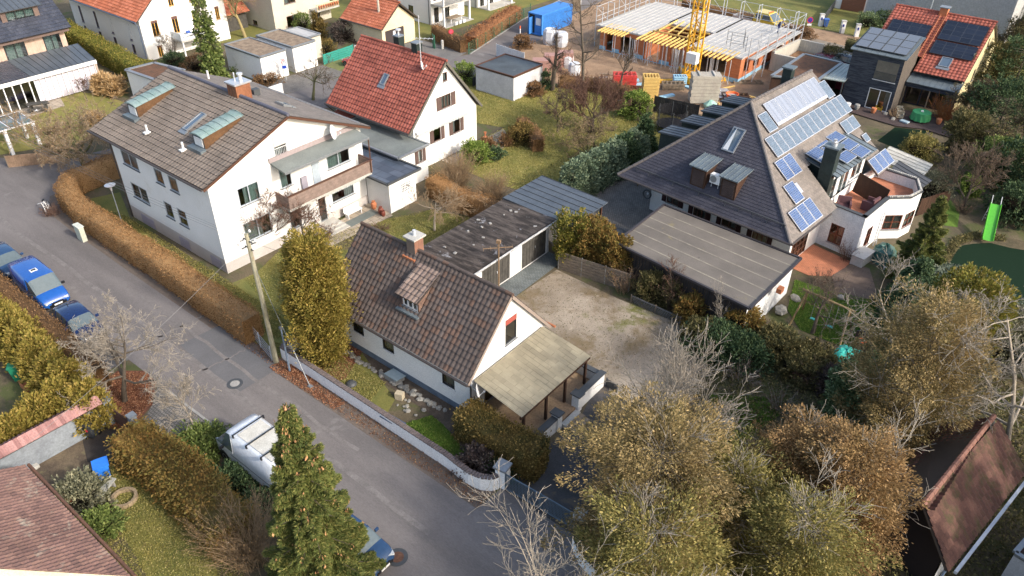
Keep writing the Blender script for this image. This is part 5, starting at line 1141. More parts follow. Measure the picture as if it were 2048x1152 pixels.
for (x,y) in ((-32.8,76),(-32.0,75.2),(-31.0,76.2),(-30.4,75.4),(-31.6,77.5)): mb.tube([(x,y,2.65),(x,y,4.3)],.025,5)
for z in (3.3,4.1): mb.beam((-32.8,76,z),(-31,76.2,z),.03,.03); mb.beam((-32,75.2,z),(-30.4,75.4,z),.03,.03)
mb.build('frame',DGREY,T)
# tower crane mast
T=thing('tower_crane','yellow lattice tower crane standing in front of the brick shell','crane',(-33.7,70.8,0))
mb=MB(); cx,cy,hw=-33.75,70.85,.52
for a,b in ((-1,-1),(1,-1),(1,1),(-1,1)): mb.beam((cx+a*hw,cy+b*hw,.6),(cx+a*hw,cy+b*hw,30),.13,.13)
for k in range(24):
    z=1+1.2*k; c4=[(cx-hw,cy-hw),(cx+hw,cy-hw),(cx+hw,cy+hw),(cx-hw,cy+hw)]
    for j in range(4):
        p,q=c4[j],c4[(j+1)%4]; mb.beam((*p,z),(*q,z),.06,.06); mb.beam((*(p if k%2 else q),z),(*(q if k%2 else p),z+1.2),.06,.06)
mb.build('mast',YCR,T); mb=MB(); mb.box(cx-.9,cy-.9,.1,cx+.9,cy+.9,.75); mb.beam((cx-2.6,cy-2.6,.2),(cx+2.6,cy+2.6,.2),.35,.3); mb.beam((cx+2.6,cy-2.6,.2),(cx-2.6,cy+2.6,.2),.35,.3); mb.build('base',YCR,T)
MB().box(cx-.2,cy-1.3,2.3,cx+.9,cy-.6,3.3).build('switch_cabinet',WINW,T)
# counterweight stack
T=thing('counterweight_stack','tall stack of grey concrete crane ballast blocks on the building site','ballast',(-30.2,66.5,0))
for k in range(8): 
    mb=MB(); mb.obox((-30.3,66.9,.25+.33*k),(2.6+(.12 if k%2 else 0),1.3,.31),R(38)); mb.build('block',M('ballast_concrete',(.42,.39,.33),(.33,.3,.26),.9,2),T)
for d_ in (-.7,.7): MB().obox((-30.3+d_*math.cos(R(38)),66.9+d_*math.sin(R(38)),2.78),(.16,1.3,.1),R(38)).build('strap',LCONC,T)
# yellow formwork stack
def stack(name,label,px,py,size,n,mat,rz=R(38),cat='stack',sl=.03,z0=0):
    x,y=G(px,py); mb=MB(); rng=random.Random(n)
    for k in range(n):
        h=size[2]/n; zz=z0+h*(k+.5)
        for j in (-1,1): mb.obox((x-math.sin(rz)*size[1]/2*j*.92,y+math.cos(rz)*size[1]/2*j*.92,zz),(size[0]+rng.uniform(-sl,sl),size[1]*.09,h*.62),rz)
        for j in range(6):
            u=(j/5-.5)*size[0]*.94; mb.obox((x+math.cos(rz)*u,y+math.sin(rz)*u,zz),(.07,size[1]*.95,h*.5),rz)
    return tag(mb.build(name,mat),label,cat)
stack('formwork_stack','tall stack of yellow formwork frames left of the concrete ballast',1298,197,(1.5,1.3,2.3),16,YFORM)
stack('formwork_stack','stack of red steel formwork frames behind the yellow stack',1248,172,(2.3,1.2,1.3),9,REDP)
stack('formwork_stack','low stack of orange brown boards beside the yellow stack',1268,190,(2.2,1,.8),6,M('orange_brown_boards',(.5,.22,.08),(.4,.17,.07),.8,3))
stack('board_stack','loose stack of timber boards on trestles beside the crane foot',1345,178,(2.2,.9,.7),5,WOOD)
stack('insulation_stack','stack of pale blue insulation boards beside the crane foot',1358,172,(1.3,.8,.8),4,XPS,z0=.3)
stack('insulation_stack','flat pack of light blue insulation boards behind the black garden fence',1350,215,(1.2,.8,.4),3,XPS)
stack('board_stack','long planks lying in front of the brick corner',1495,166,(3,.8,.25),2,WOOD)
stack('timber_pile','pile of brown timber offcuts beside the orange tub',1470,196,(2.6,.9,.4),3,BROWNW)
x,y=G(1462,204); t=thing('mortar_tub','round orange mortar tub beside the concrete ballast','tub',(x,y,0)); mb=MB(); mb.lathe([(.35,.0),(.6,.55),(.63,.6),(.57,.6),(.5,.4),(.1,.35)],16,(x,y,.25)); mb.build('tub',ORNG,t); MB().lathe([(.01,.6),(.5,.62)],12,(x,y,.05)).build('mortar',CONC,t)
x,y=G(1420,215); mb=MB(); mb.lathe([(.6,0),(.65,.35),(.2,.7),(.02,.75)],7,(x,y,0)); tag(mb.build('tarpaulin_heap',plain('mint_tarpaulin',(.3,.5,.42),.6)),'mint green tarpaulin heap at the foot of the concrete ballast','tarpaulin')
T=thing('trestle','white cable drum and plastic sheets pile near the orange tub','sheets',(*G(1442,192),0)); x,y=G(1442,192); mb=MB(); rng=random.Random(8)
for k in range(9): mb.obox((x+rng.uniform(-1,1),y+rng.uniform(-.5,.5),.1+.06*k),(1.2,.7,.04),rng.random()*.6+.5,0,.05)
mb.build('sheets',ALU,T)
rg=random.Random(31)
for i in range(26):
    x,y=G(rg.uniform(1195,1500),rg.uniform(150,205)); 
    if x>-31.5 and y>72.5: continue
    k=i%4; L=rg.uniform(.8,2.6); rz=rg.uniform(-.4,1.6)
    o=MB().obox((x,y,.08),(L,.16+.3*(k==2),.08+.12*(k==2)),rz).build(('plank','plank','board','steel_prop')[k],(WOOD,YFORM,XPS,STEEL)[k]); tag(o,('grey plank lying loose on the building site earth','yellow timber lying loose on the building site earth','pale blue board lying loose on the building site earth','steel prop lying loose on the building site earth')[k],('plank','timber','board','prop')[k],('loose grey planks on the site','loose yellow timbers on the site','loose blue boards on the site','loose props on the site')[k])
# blue container
T=thing('site_container','bright blue site container with open end door beside the road','container',(-54.8,75,0))
BLU=M('blue_container_paint',(.06,.24,.62),(.05,.2,.54),.45,.8,8,spots=[((.2,.38,.65),.68,2)]); mb=MB(); X0,X1,Y0,Y1=-56.1,-54.1,72.8,78.8
mb.box(X0,Y0+.15,.15,X1,Y1,2.45)
for k in range(40): mb.box(X1,Y0+.3+.145*k,.3,X1+.03,Y0+.37+.145*k,2.35)
mb.build('body',BLU,T); mb=MB(); mb.box(X0-.03,Y0,2.38,X1+.03,Y1+.02,2.5); mb.box(X0,Y0,.1,X0+.1,Y0+.15,2.45); mb.box(X1-.1,Y0,.1,X1,Y0+.15,2.45); mb.box(X0,Y0,.1,X1,Y0+.15,.25); mb.build('frame',BLU,T)
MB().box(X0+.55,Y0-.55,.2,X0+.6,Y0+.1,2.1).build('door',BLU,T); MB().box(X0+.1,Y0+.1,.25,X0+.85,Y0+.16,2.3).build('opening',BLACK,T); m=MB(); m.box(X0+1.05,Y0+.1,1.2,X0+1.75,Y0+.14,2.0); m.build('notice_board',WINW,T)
# ============================================================ outer ring of houses
# top left dark house with winter garden
T=thing('dark_roof_house','house with blue black glazed tile roof, brown cladding and a sheet metal dormer','house',(-85,27,0))
x1=-81.7; y0,y1=14,32.0; mb=MB(); oo=[(26.3-y0,2.3,28.2-y0,4.6),(29.9-y0,2.5,31.5-y0,4.7),(23.0-y0,2.4,24.8-y0,4.6),(18.5-y0,2.4,21-y0,4.6)]
facade(mb,(x1,y0),(x1,y1),0,5.1,None,oo); facade(mb,(x1,y1),(-95,y1),0,5.1,(6.6,11.6)); mb.build('wall',REDBR,T)
for o in oo: window(T,(x1,y0),(x1,y1),o,WIND,2,curtain=CURG,cfrac=(.1,.8))
mb=MB(); mb.box(x1,y0,4.75,x1+.6,y1+.3,5.15); mb.build('fascia',M('brown_fascia',(.17,.12,.1),(.13,.09,.08),.8,2),T)
tiles(T,(-80.9,13.5,5.1),(-80.9,32.5,5.1),(-88.3,32.5,11.5),(-88.3,13.5,11.5),T_BLK,.3,.36); tiles(T,(-95.6,32.5,5.1),(-95.6,13.5,5.1),(-88.3,13.5,11.5),(-88.3,32.5,11.5),T_BLK,.4,.5,'flat')
mb=MB(); X=-82.3; Ya,Yb=27.2,30.6; mb.face([(X,Ya,5.9),(X,Ya,7.4),(-85.5,Ya,8.2),(-84.8,Ya,8.3)]); mb.face([(X,Yb,5.9),(-84.8,Yb,8.3),(-85.5,Yb,8.2),(X,Yb,7.4)]); o1=[(.45,5.95,2.95,7.2)]; facade(mb,(X,Ya),(X,Yb),5.7,7.45,None,o1); c=mb.build('dormer',MATS['brown_fascia'],T); window(c,(X,Ya),(X,Yb),o1[0],WIND,3,curtain=CURG)
seamroof(c,(X+.4,Ya-.3,7.42),(X+.4,Yb+.3,7.42),(-87.4,Yb+.3,9.3),(-87.4,Ya-.3,9.3),ZINCB,.5,name='dormer_roof',mseam=DGREY)
T=thing('winter_garden','low winter garden with sheet roof and pale lilac curtained glazing','conservatory',(-79.5,28,0))
seamroof(T,(-77.3,26.2,2.75),(-77.3,32.3,2.75),(-81.7,32.9,3.25),(-81.7,26.2,3.25),ZINCB,.55,mseam=DGREY)
tiles(T,(-77.3,16,2.72),(-77.3,26.2,2.72),(-81.7,26.2,3.25),(-81.7,16,3.25),T_BLK,.3,.36)
mb=MB(); mb.box(-77.5,16,2.35,-77.3,32.35,2.72); mb.build('fascia',WINW,T)
mb=MB(); 
for y in np.arange(26.4,32.3,.52): mb.box(-77.6,y,.15,-77.5,y+.07,2.35)
for y in np.arange(16.2,26.4,.75): mb.box(-77.6,y,.05,-77.5,y+.09,2.35)
mb.build('glazing_bar',WINW,T); k=MB(); k.face([(-77.62,26.4,.1),(-77.62,32.2,.1),(-77.62,32.2,2.4),(-77.62,26.4,2.4)]); k.build('curtain',M('lilac_white_curtain',(.62,.58,.64),(.5,.47,.53),.9,5,stretch=(1,5,.3)),T)
g=MB(); g.face([(-77.58,16,.1),(-77.58,26.3,.1),(-77.58,26.3,2.4),(-77.58,16,2.4)]); g.build('pane',GLASS,T); MB().box(-81.6,32.2,0,-77.4,32.35,2.7).build('wall',REDBR,T); MB().box(-80.5,16,0,-80.3,26.3,2.6).build('back_wall',M('plum_curtain_wall',(.13,.1,.2),(.08,.06,.12),.9,3),T)
T=thing('glass_pergola','glass roofed pergola on white posts at the left of the garden','pergola',(-69.5,20.5,0))
mb=MB(); mb.face([(-68.3,18.5,2.2),(-68.3,22.2,2.2),(-70.9,22.2,2.35),(-70.9,18.5,2.35)]); mb.build('glass_roof',glassmat('pergola_glass',(.55,.65,.66),.5),T)
mb=MB()
for k in range(5): mb.beam((-68.3,18.5+.92*k,2.17),(-70.9,18.5+.92*k,2.32),.06,.08)
mb.beam((-68.3,18.4,2.15),(-68.3,22.3,2.15),.1,.1); mb.beam((-70.9,18.4,2.3),(-70.9,22.3,2.3),.1,.1); mb.build('rafter',WINW,T)
for p in ((-68.4,19.9),(-70.8,18.8),(-68.4,22.1),(-70.8,22.1)): MB().box(p[0]-.12,p[1]-.12,0,p[0]+.12,p[1]+.12,2.15).build('post',WINW,T)
# orange roof house upper left
T=thing('orange_roof_house','white house with orange pantile roof and yellow framed windows','house',(-88,44,0))
x0,x1,y0,y1=-96,-80.9,39.2,49.3; ym=44.25; S0,S1,N1,N0=(x0,y0),(x1,y0),(x1,y1),(x0,y1)
wS=[]
for a in (-94.15,-90.8,-87.6,-83.8): wS+=[(a-x0,1.65,a-x0+.5,3.45),(a-x0,.3,a-x0+.55,1.25)]
wE=[(40.4-y0,2.3,41.15-y0,3.9),(40.45-y0,.1,41.0-y0,1.3),(42.75-y0,2.1,43.45-y0,3.85),(45.2-y0,2.0,45.9-y0,3.8),(42.85-y0,4.9,43.45-y0,5.9),(45.2-y0,4.9,45.9-y0,6.0),(48-y0,2.4,48.5-y0,3.8)]
mb=MB(); facade(mb,S0,S1,0,4.3,None,wS); facade(mb,S1,N1,0,4.3,(ym-y0,8.6),wE); facade(mb,N1,N0,0,4.3); facade(mb,N0,S0,0,4.3,(ym-y0,8.6)); mb.build('wall',WHITE,T)
for o in wS: window(T,S0,S1,o,plain('indigo_window_frame',(.08,.06,.16),.5) ,1,rev=.06,sill=True,blind=WINW if o[0]>8 and o[1]>1 else None,bfrac=.9)
for i,o in enumerate(wE): window(T,S1,N1,o,WINY,2,blind=plain('brown_shutter_box',(.12,.06,.05),.7),bfrac=.16,rail=MATS['brown_timber'] if i==0 else False)
tiles(T,(-96.5,38.7,4.25),(-80.4,38.7,4.25),(-80.4,ym,9.0),(-96.5,ym,9.0),T_ORA,.26,.34); tiles(T,(-80.4,49.8,4.25),(-96.5,49.8,4.25),(-96.5,ym,9.0),(-80.4,ym,9.0),T_ORA,.3,.4,'flat')
gutter(T,(-96.5,38.6,4.2),(-80.4,38.6,4.2),((-81.6,38.6,4.15),(-81.1,39.1,3.7)),plain('slate_blue_gutter',(.1,.13,.2),.5))
b=MB().box(-80.9,42.3,1.55,-79.0,46.0,1.75).build('balcony',LCONC,T); mb=MB(); mb.box(-79.05,42.3,1.75,-79.0,46,2.35); mb.box(-80.9,42.28,1.75,-79.0,42.34,2.5); mb.build('balustrade',plain('milky_panel',(.6,.64,.66),.4),b); MB().box(-79.2,42.4,0,-79.05,42.55,1.6).build('post',WINW,b); MB().box(-79.2,45.8,0,-79.05,45.95,1.6).build('post',WINW,b)
fr=roofframe((-96.5,38.7,4.3),(-80.4,38.7,4.3),(-96.5,ym,9.05)); skylight(T,fr,9.1,2.9,.9,1.1)
# soil roofed garage
def flatbox(name,label,P,z,wall,rm,edge=None,cat='garage',doors=(),rim=.2,over=0,wins=()):
    T=thing(name,label,cat,((P[0][0]+P[2][0])/2,(P[0][1]+P[2][1])/2,0)); mb=MB(); n=len(P)
    for i in range(n): facade(mb,P[i],P[(i+1)%n],0,z-.15,None,[d[1:5] for d in doors if d[0]==i]+[d[1:5] for d in wins if d[0]==i])
    mb.build('wall',wall,T); flatroof(T,P,z,rm,edge or GREYM,rim=rim)
    for d in doors:
        a,b=P[d[0]],P[(d[0]+1)%n]; L,U,N=nrm2(a,b); m=MB(); k=14
        for j in range(k):
            z0_=d[2]+(d[4]-d[2])*j/k; z1_=d[2]+(d[4]-d[2])*(j+1)/k-.015; q=[pt(a,U,N,d[1],z0_,-.1),pt(a,U,N,d[3],z0_,-.1),pt(a,U,N,d[3],z1_,-.08),pt(a,U,N,d[1],z1_,-.08)]; m.face(q)
        m.build('garage_door',d[5],T)
    for d in wins: window(T,P[d[0]],P[(d[0]+1)%n],d[1:5],WINW,1)
    return T
flatbox('garage','white box garage with brown sedum roof behind the big tiled roof',[(-72.2,32.6),(-67.8,32.9),(-68.0,36.0),(-72.0,35.3)],2.8,WHITE,SEDUM,rim=.35)
flatbox('roof_block','low grey flat roofed block at the left end of the big tiled roof',[(-60.6,26.2),(-57.6,26.5),(-57.6,30.0),(-60.6,30.0)],2.3,M('grey_render',(.3,.3,.3),(.25,.25,.25),.9,1),LCONC,cat='outbuilding')
flatbox('garage','left white garage with gravel roof and white door',[(-72.1,43.05),(-66.2,43.05),(-66.2,46.1),(-72.1,46.1)],2.62,WHITE,GRAVR,doors=[(1,.35,.05,2.5,1.9,WINW)])
flatbox('garage','right white garage with gravel roof and white door next to the round green bush',[(-72.1,46.95),(-66.2,46.95),(-66.2,49.85),(-72.1,49.85)],2.62,WHITE,GRAVR,doors=[(1,.5,.05,2.4,1.9,WINW)])
flatbox('lean_shed','low shed with pale ribbed metal roof behind the white garages',[(-72,50.0),(-68.1,50.0),(-68.1,52.1),(-71.8,52.1)],2.4,BEIGE,M('pale_ribbed_metal',(.5,.5,.5),(.36,.36,.36),.5,1,6,stretch=(.3,6,1)),cat='shed')
flatbox('garage','long white flat garage with damp dark roof at the corner of the lawn',[(-48.9,55.3),(-44.2,55.3),(-44.2,59.8),(-48.9,59.8)],2.4,M('pale_grey_render',(.62,.62,.63),(.52,.52,.53),.9,1.2),FELTD,MATS['brown_window_frame'],rim=.12)
# cream garage
T=thing('cream_garage','cream garage with orange pantile roof and dark door','garage',(-67.4,60.2,0))
S0,S1,N1,N0=(-70.6,57.7),(-64.6,57.7),(-64.6,62.7),(-70.6,62.7); dd=(.45,.05,3.3,1.95)
mb=MB(); facade(mb,S0,S1,0,2.45); facade(mb,S1,N1,0,2.45,(2.5,4.4),[dd]); facade(mb,N1,N0,0,2.45); facade(mb,N0,S0,0,2.45,(2.5,4.4)); mb.build('wall',CREAM,T)
mb=MB(); mb.box(-64.78,58.15,.05,-64.7,61.0,1.95); g=mb.build('garage_door',plain('charcoal_brown_door',(.05,.04,.04),.5),T); MB().box(-64.69,59.4,1.3,-64.66,59.75,1.7).build('notice',WINW,g)
tiles(T,(-71,57.3,2.4),(-64.1,57.3,2.4),(-64.1,60.2,4.7),(-71,60.2,4.7),T_ORA,.28,.34); tiles(T,(-64.1,63.1,2.4),(-71,63.1,2.4),(-71,60.2,4.7),(-64.1,60.2,4.7),T_ORA,.3,.4,'flat'); ridge(T,(-71,60.2,4.75),(-64.1,60.2,4.75),T_ORA); gutter(T,(-71,57.2,2.38),(-64.1,57.2,2.38))
# beige block
T=thing('beige_house','beige rendered apartment house with flower balcony at the top edge','house',(-81,58,0))
S0,S1,N1,N0=(-85.5,53.9),(-78.6,53.9),(-78.6,62.2),(-85.5,62.2); wE=[(1.7,.25,3.2,1.5),(1.7,2.9,3.3,3.8),(5.9,.15,6.6,1.5)]; wS=[(2.6,.2,3.4,.75)]
mb=MB(); facade(mb,S0,S1,0,6,None,wS); facade(mb,S1,N1,0,6,None,wE); facade(mb,N1,N0,0,6); facade(mb,N0,S0,0,6); mb.build('wall',BEIGE,T)
for o in wE: window(T,S1,N1,o,WINB,2)
window(T,S0,S1,wS[0],WINB,1); b=MB().box(-78.6,59.0,1.55,-77.1,62.4,1.7).build('balcony',LCONC,T); mb=MB()
for k in range(18): mb.box(-77.15,59.05+.19*k,1.7,-77.1,59.12+.19*k,2.35)
mb.box(-77.2,59,2.33,-77.05,62.4,2.4); mb.build('balustrade',CREAM,b)
mb=MB(); 
for k in range(9): mb.lathe([(.08,0),(.12,.2),(.15,.32),(.05,.4)],7,(-76.98,59.3+.35*k,1.9))
mb.build('flower_pots',TERRA,b); tiles(T,(-86,53.4,5.9),(-78.1,53.4,5.9),(-78.1,58,8.6),(-86,58,8.6),T_RED,.4,.4,'flat'); tiles(T,(-78.1,62.7,5.9),(-86,62.7,5.9),(-86,58,8.6),(-78.1,58,8.6),T_RED,.4,.4,'flat')
T=thing('red_tile_outhouse','small outhouse with red tiled roof between the white and the beige house','house',(-84.5,51.5,0)); MB().box(-86.5,50.0,0,-83,53.2,2.0).build('wall',WOODG,T); tiles(T,(-82.6,49.8,1.9),(-82.6,53.5,1.9),(-84.8,53.5,3.4),(-84.8,49.8,3.4),T_ORA,.3,.4); tiles(T,(-87,53.5,1.9),(-87,49.8,1.9),(-84.8,49.8,3.4),(-84.8,53.5,3.4),T_ORA,.3,.4,'flat')
# modern white houses
def modern(name,label,x0,y0,x1,y1,px1,seed):
    T=thing(name,label,'house',((x0+x1)/2,(y0+y1)/2,0)); S0,S1,N1,N0=(x0,y0),(x1,y0),(x1,y1),(x0,y1)
    wS=[((x1-x0)-3.8,.4,(x1-x0)-3.0,1.75),((x1-x0)-3.8,2.7,(x1-x0)-3.0,4.0),((x1-x0)-6.3,1.5,(x1-x0)-5.6,2.9)]; wE=[(.5,.1,1.3,1.9),(2.0,.1,3.2,1.9),(.5,2.7,3.2,4.6)]
    mb=MB(); facade(mb,S0,S1,0,6,None,wS); facade(mb,S1,N1,0,6,None,wE); facade(mb,N1,N0,0,6); facade(mb,N0,S0,0,6); mb.build('wall',WHITE,T)
    for o in wS: window(T,S0,S1,o,WIND,1,rev=.06,sill=False)
    for o in wE: window(T,S1,N1,o,WIND,2,rev=.06,sill=False,name='door')
    b=MB().box(x1,y0,2.35,px1,y1-1,2.5).build('balcony',LCONC,T)
    for yy in (y0+.1,y1-1.25): MB().box(px1-.25,yy,0,px1-.02,yy+.22,5).build('post',WINW,b)
    mb=MB()
    for k in range(int((y1-y0-1.2)/.14)): mb.box(px1-.04,y0+.3+.14*k,2.5,px1-.02,y0+.33+.14*k,3.4)
    mb.box(px1-.06,y0+.2,3.4,px1,y1-1.1,3.45); mb.build('balustrade',GREYM,b); MB().box(x0-.2,y0-.2,6,px1,y1+.2,6.2).build('roof',GREYM,T)
    MB().box(x1,y0,.02,px1+.3,y1-.8,.08).build('terrace',LCONC,T); MB().tube([(x1-.3,y0-.06,0),(x1-.3,y0-.06,6)],.05,6).build('downpipe',DGREY,T)
modern('modern_house','modern white rendered house with balcony, nearer one behind the beech hedge',-75,67.9,-67.0,73.8,-65.0,1)
modern('modern_house','modern white rendered house with terrace, farther one behind the brown bushes',-75,77.0,-67.6,83.0,-65.8,2)
T=thing('garden_house','small orange timber garden hut beside the green fence','hut',(-64.5,86,0)); MB().box(-65.5,85,0,-64,87,1.9).build('wall',plain('orange_timber',(.5,.2,.07),.7),T); seamroof(T,(-63.8,84.8,1.85),(-63.8,87.2,1.85),(-65.8,87.2,2.15),(-65.8,84.8,2.15),FELTD,.6)
# bottom left roof
T=thing('purple_roof_house','house with purple brown lichen spotted tile roof in the near left corner','house',(-30,1,0))
rp=1.0
tiles(T,(-21.75,4.76,2.6),(-30.3,4.76,2.6),(-30.3,-3,6.6),(-28.2,-3,6.6),T_PUR,.2,.27,lift=.04)
mb=MB(); facade(mb,(-26.5,-3),(-22.3,4.2),0,2.6); facade(mb,(-22.3,4.2),(-29.9,4.2),0,2.7); facade(mb,(-29.9,4.2),(-29.9,-6),0,2.7,(5,5.5)); mb.build('wall',CREAM,T)
mb=MB(); mb.v+=[(-21.72,4.8,2.62),(-21.3,4.55,2.5),(-27.6,-3.2,6.5),(-28.15,-3,6.62),(-21.72,4.8,2.3),(-21.3,4.55,2.2),(-27.6,-3.2,6.2),(-28.15,-3,6.3)]
for f in ((0,3,2,1),(0,1,5,4),(1,2,6,5),(2,3,7,6),(3,0,4,7),(4,5,6,7)): mb.f.append(f); mb.m.append(0)
mb.build('verge_board',CREAM,T); gutter(T,(-21.7,4.9,2.55),(-30.3,4.9,2.55),None,RUST)
# bottom right roof
T=thing('mossy_roof_garage','garage with steep red brown mossy tiled roof under the trees in the near right corner','garage',(1.2,29,0))
tiles(T,(1.75,24.4,2.45),(3.05,31.9,2.45),(1.1,32.0,4.3),(.1,25.2,4.3),T_MOS,.26,.3,'pan'); tiles(T,(-.75,32.3,2.45),(-1.3,25.6,2.45),(.1,25.2,4.3),(1.1,32.0,4.3),T_MOS,.26,.3,'pan')
ridge(T,(.1,25.1,4.33),(1.1,32.1,4.33),plain('red_ridge_tiles',(.25,.12,.085),.8),.12)
mb=MB(); facade(mb,(-.95,26.3),(1.45,25.2),0,2.5,(1.1,4.1)); mb.build('gable_wall',plain('very_dark_brown_boards',(.02,.012,.012),.8),T); mb=MB(); facade(mb,(1.5,25.2),(2.7,31.6),0,2.45); facade(mb,(.4,32),(-.95,26.3),0,2.45); mb.build('wall',WHITE,T)
mb=MB(); mb.beam((2.0,24.6,2.38),(3.25,31.8,2.38),.12,.14); mb.build('gutter',plain('white_gutter',(.5,.53,.58),.4),T); mb=MB(); mb.tube([(1.75,24.9,2.3),(1.6,25.1,.1)],.05,6); mb.build('downpipe',plain('blue_white_downpipe',(.35,.45,.6),.4),T)
flatbox('low_outbuilding','small outbuilding with brown tiled roof at the right bottom edge',[(3.6,27.2),(6,26.8),(6.4,29.3),(4.2,29.8)],2.2,M('dim_white_render',(.5,.5,.52),(.42,.42,.44),.9,1),T_MOS,cat='outbuilding')
# ============================================================ plants
L_GOLD=leafmat('golden_thuja_leaf',(.31,.24,.05),(.2,.18,.04),(.34,.24,.07),1.1)
L_GOLDG=leafmat('yellow_green_leaf',(.24,.22,.04),(.12,.14,.03),(.3,.22,.06),.8)
L_SPR=leafmat('spruce_needles',(.15,.175,.045),(.09,.12,.035),(.24,.22,.07),1.0,.2)
L_CONE=leafmat('spruce_cones',(.6,.33,.17),(.5,.27,.13),None,2,.1)
L_BRC=leafmat('brown_cypress_spray',(.33,.235,.105),(.2,.165,.065),(.4,.29,.14),.55)
L_BRO=leafmat('orange_brown_cypress_spray',(.38,.225,.105),(.24,.17,.07),(.44,.28,.13),.55)
L_GRC=leafmat('olive_cypress_spray',(.3,.25,.075),(.17,.17,.055),(.38,.3,.11),.6)
L_BRT=leafmat('browned_thuja_leaf',(.3,.17,.05),(.2,.15,.045),(.14,.13,.035),.9)
L_DKG=leafmat('dark_green_leaf',(.065,.11,.045),(.042,.072,.035),(.12,.16,.07),1.2,.1)
L_BLG=leafmat('blue_green_juniper',(.18,.235,.14),(.11,.16,.105),(.26,.3,.18),1.2,.1)
L_JUN=leafmat('grey_green_juniper',(.17,.21,.155),(.1,.13,.1),(.25,.27,.2),1.0,.1)
L_BRG=leafmat('bright_green_leaf',(.2,.28,.05),(.12,.19,.035),(.3,.34,.1),1.3)
L_IVY=leafmat('ivy_leaf',(.15,.2,.05),(.085,.125,.035),(.22,.25,.08),1.2)
L_BEE=leafmat('tan_beech_leaf',(.36,.2,.085),(.22,.12,.05),(.4,.24,.11),.7)
L_BEED=leafmat('dull_beech_leaf',(.25,.14,.065),(.17,.1,.05),(.3,.18,.09),1)
L_OLI=leafmat('olive_leaf',(.15,.14,.055),(.095,.09,.04),(.22,.18,.08),.8)
L_YEW=leafmat('bronze_yew_leaf',(.2,.13,.04),(.1,.095,.03),(.26,.18,.06),.8)
L_PUR=leafmat('purple_grey_leaf',(.1,.07,.065),(.06,.05,.045),(.16,.13,.11),1.2)
L_RHO=leafmat('rhododendron_leaf',(.14,.2,.085),(.08,.125,.055),(.28,.33,.17),1.2,.1)
L_GREYG=leafmat('grey_green_leaf',(.21,.21,.13),(.14,.145,.09),(.3,.28,.18),1.3)
L_PAMP=leafmat('pampas_straw',(.5,.33,.16),(.42,.27,.12),(.58,.42,.24),2)
L_ORT=leafmat('orange_brown_leaf',(.42,.2,.09),(.3,.14,.07),None,2)
BUD=leafmat('small_brown_buds',(.22,.13,.09),(.16,.1,.07),None,2); BUDP=leafmat('pale_buds',(.42,.36,.28),(.34,.28,.21),None,2); BUDT=leafmat('tan_catkins',(.42,.27,.13),(.32,.2,.1),None,1.5)
p_thuja=lambda t: np.clip(np.sin(np.pi*np.clip(t*.8+.17,0,1))**.65*(1-.25*t),0.03,1)
p_cone=lambda t: np.clip((1-t)**.8*(.35+.65*np.clip(t/.12,0,1)),.02,1)
p_oval=lambda t: np.clip(np.sqrt(np.clip(1-((t-.52)/.52)**2,0,1)),.04,1)
p_high=lambda t: np.clip(np.sqrt(np.clip(1-((t-.55)/.5)**2,0,1))**.8,.15,1)
p_col=lambda t: np.clip(1-(np.abs(t-.45)/.56)**3,.05,1)
def spruce(name,label,x,y,seed,H,Rm,n,mat,cones=0,bark=BARK):
    root=thing(name,label,'tree',(0,0,0)); rng=np.random.default_rng(seed); S=[(0,0,0,0,0,H,.16,.015)]; C=[];D=[];K=[]
    z=.8
    while z<H*.985:
        t=z/H; r=Rm*(1-t)**.93*rng.uniform(.85,1.1)+.05; k=int(6+4*(1-t)); a0=rng.uniform(0,6.3)
        for i in range(k):
            a=a0+6.283*i/k+rng.normal(0,.22); rr=r*rng.uniform(.72,1.12); e=np.array([math.cos(a),math.sin(a),0]); sag=-.18*rr if t<.7 else .15*rr
            p0=np.array([0,0,z]); p1=p0+e*rr*.6+[0,0,sag*.5]; p2=p0+e*rr+[0,0,sag+.08]
            S.append((*p0,*p1,.03,.018)); S.append((*p1,*p2,.018,.006))
            m=int(n*rr/(H*Rm)*.55)+6; f=rng.uniform(.12,1,m)**.75; w_=(1.05-f)*rr*.33
            base=np.where(f[:,None]<.6,p0+(p1-p0)*(f[:,None]/.6),p1+(p2-p1)*((f[:,None]-.6)/.4)); sd=np.array([-e[1],e[0],0]); off=rng.uniform(-1,1,m)
            P=base+sd*(off*w_)[:,None]; P[:,2]-=np.abs(off)*w_*.35+rng.uniform(0,.12,m); C.append(P); D.append(e*.8+sd*off[:,None]*.9+np.array([0,0,-.1]))
            if cones and t>.3 and rng.random()<.5:
                q=p2-e*rr*rng.uniform(-.02,.14,(cones,1))+rng.normal(0,.07,(cones,3))+[0,0,.06]; K.append(q)
        z+=.2+.22*(1-t)
    C=np.concatenate(C);D=np.concatenate(D); V,Q=leaves(rng,C,D,.045,.16,.35); mi=np.zeros(len(Q)); mats=[mat]
    if K:
        K=np.concatenate(K); KV,KQ=leaves(rng,K,np.tile([[0,0,-1.]],(len(K),1)),.075,.19,.12); mi=np.concatenate([mi,np.ones(len(KQ))]); Q=np.concatenate([Q,KQ+len(V)]); V=np.concatenate([V,KV]); mats.append(L_CONE)
    npmesh('crown',V,Q,mats,root,mi); TV,TQ=tubes(S,5); npmesh('trunk',TV,TQ,bark,root); root.location=(x,y,0); return root
leafy('thuja_tree','tall golden green thuja tree in front of the small pantile house',-28.4,19.3,11,lambda t: np.clip(np.sin(np.pi*np.clip(t*.88+.05,0,1))**.75*(1-.12*t),.03,1),7.7,1.5,70000,L_GOLD,.065,.15,'up',BARK,depth=.42,lobes=.34,lscale=3.0,pl=160,plen=1.1)
spruce('spruce_tree','dark spruce hung with orange brown cones beside the white van',-17.3,9.9,3,10.3,2.55,66000,L_SPR,6)
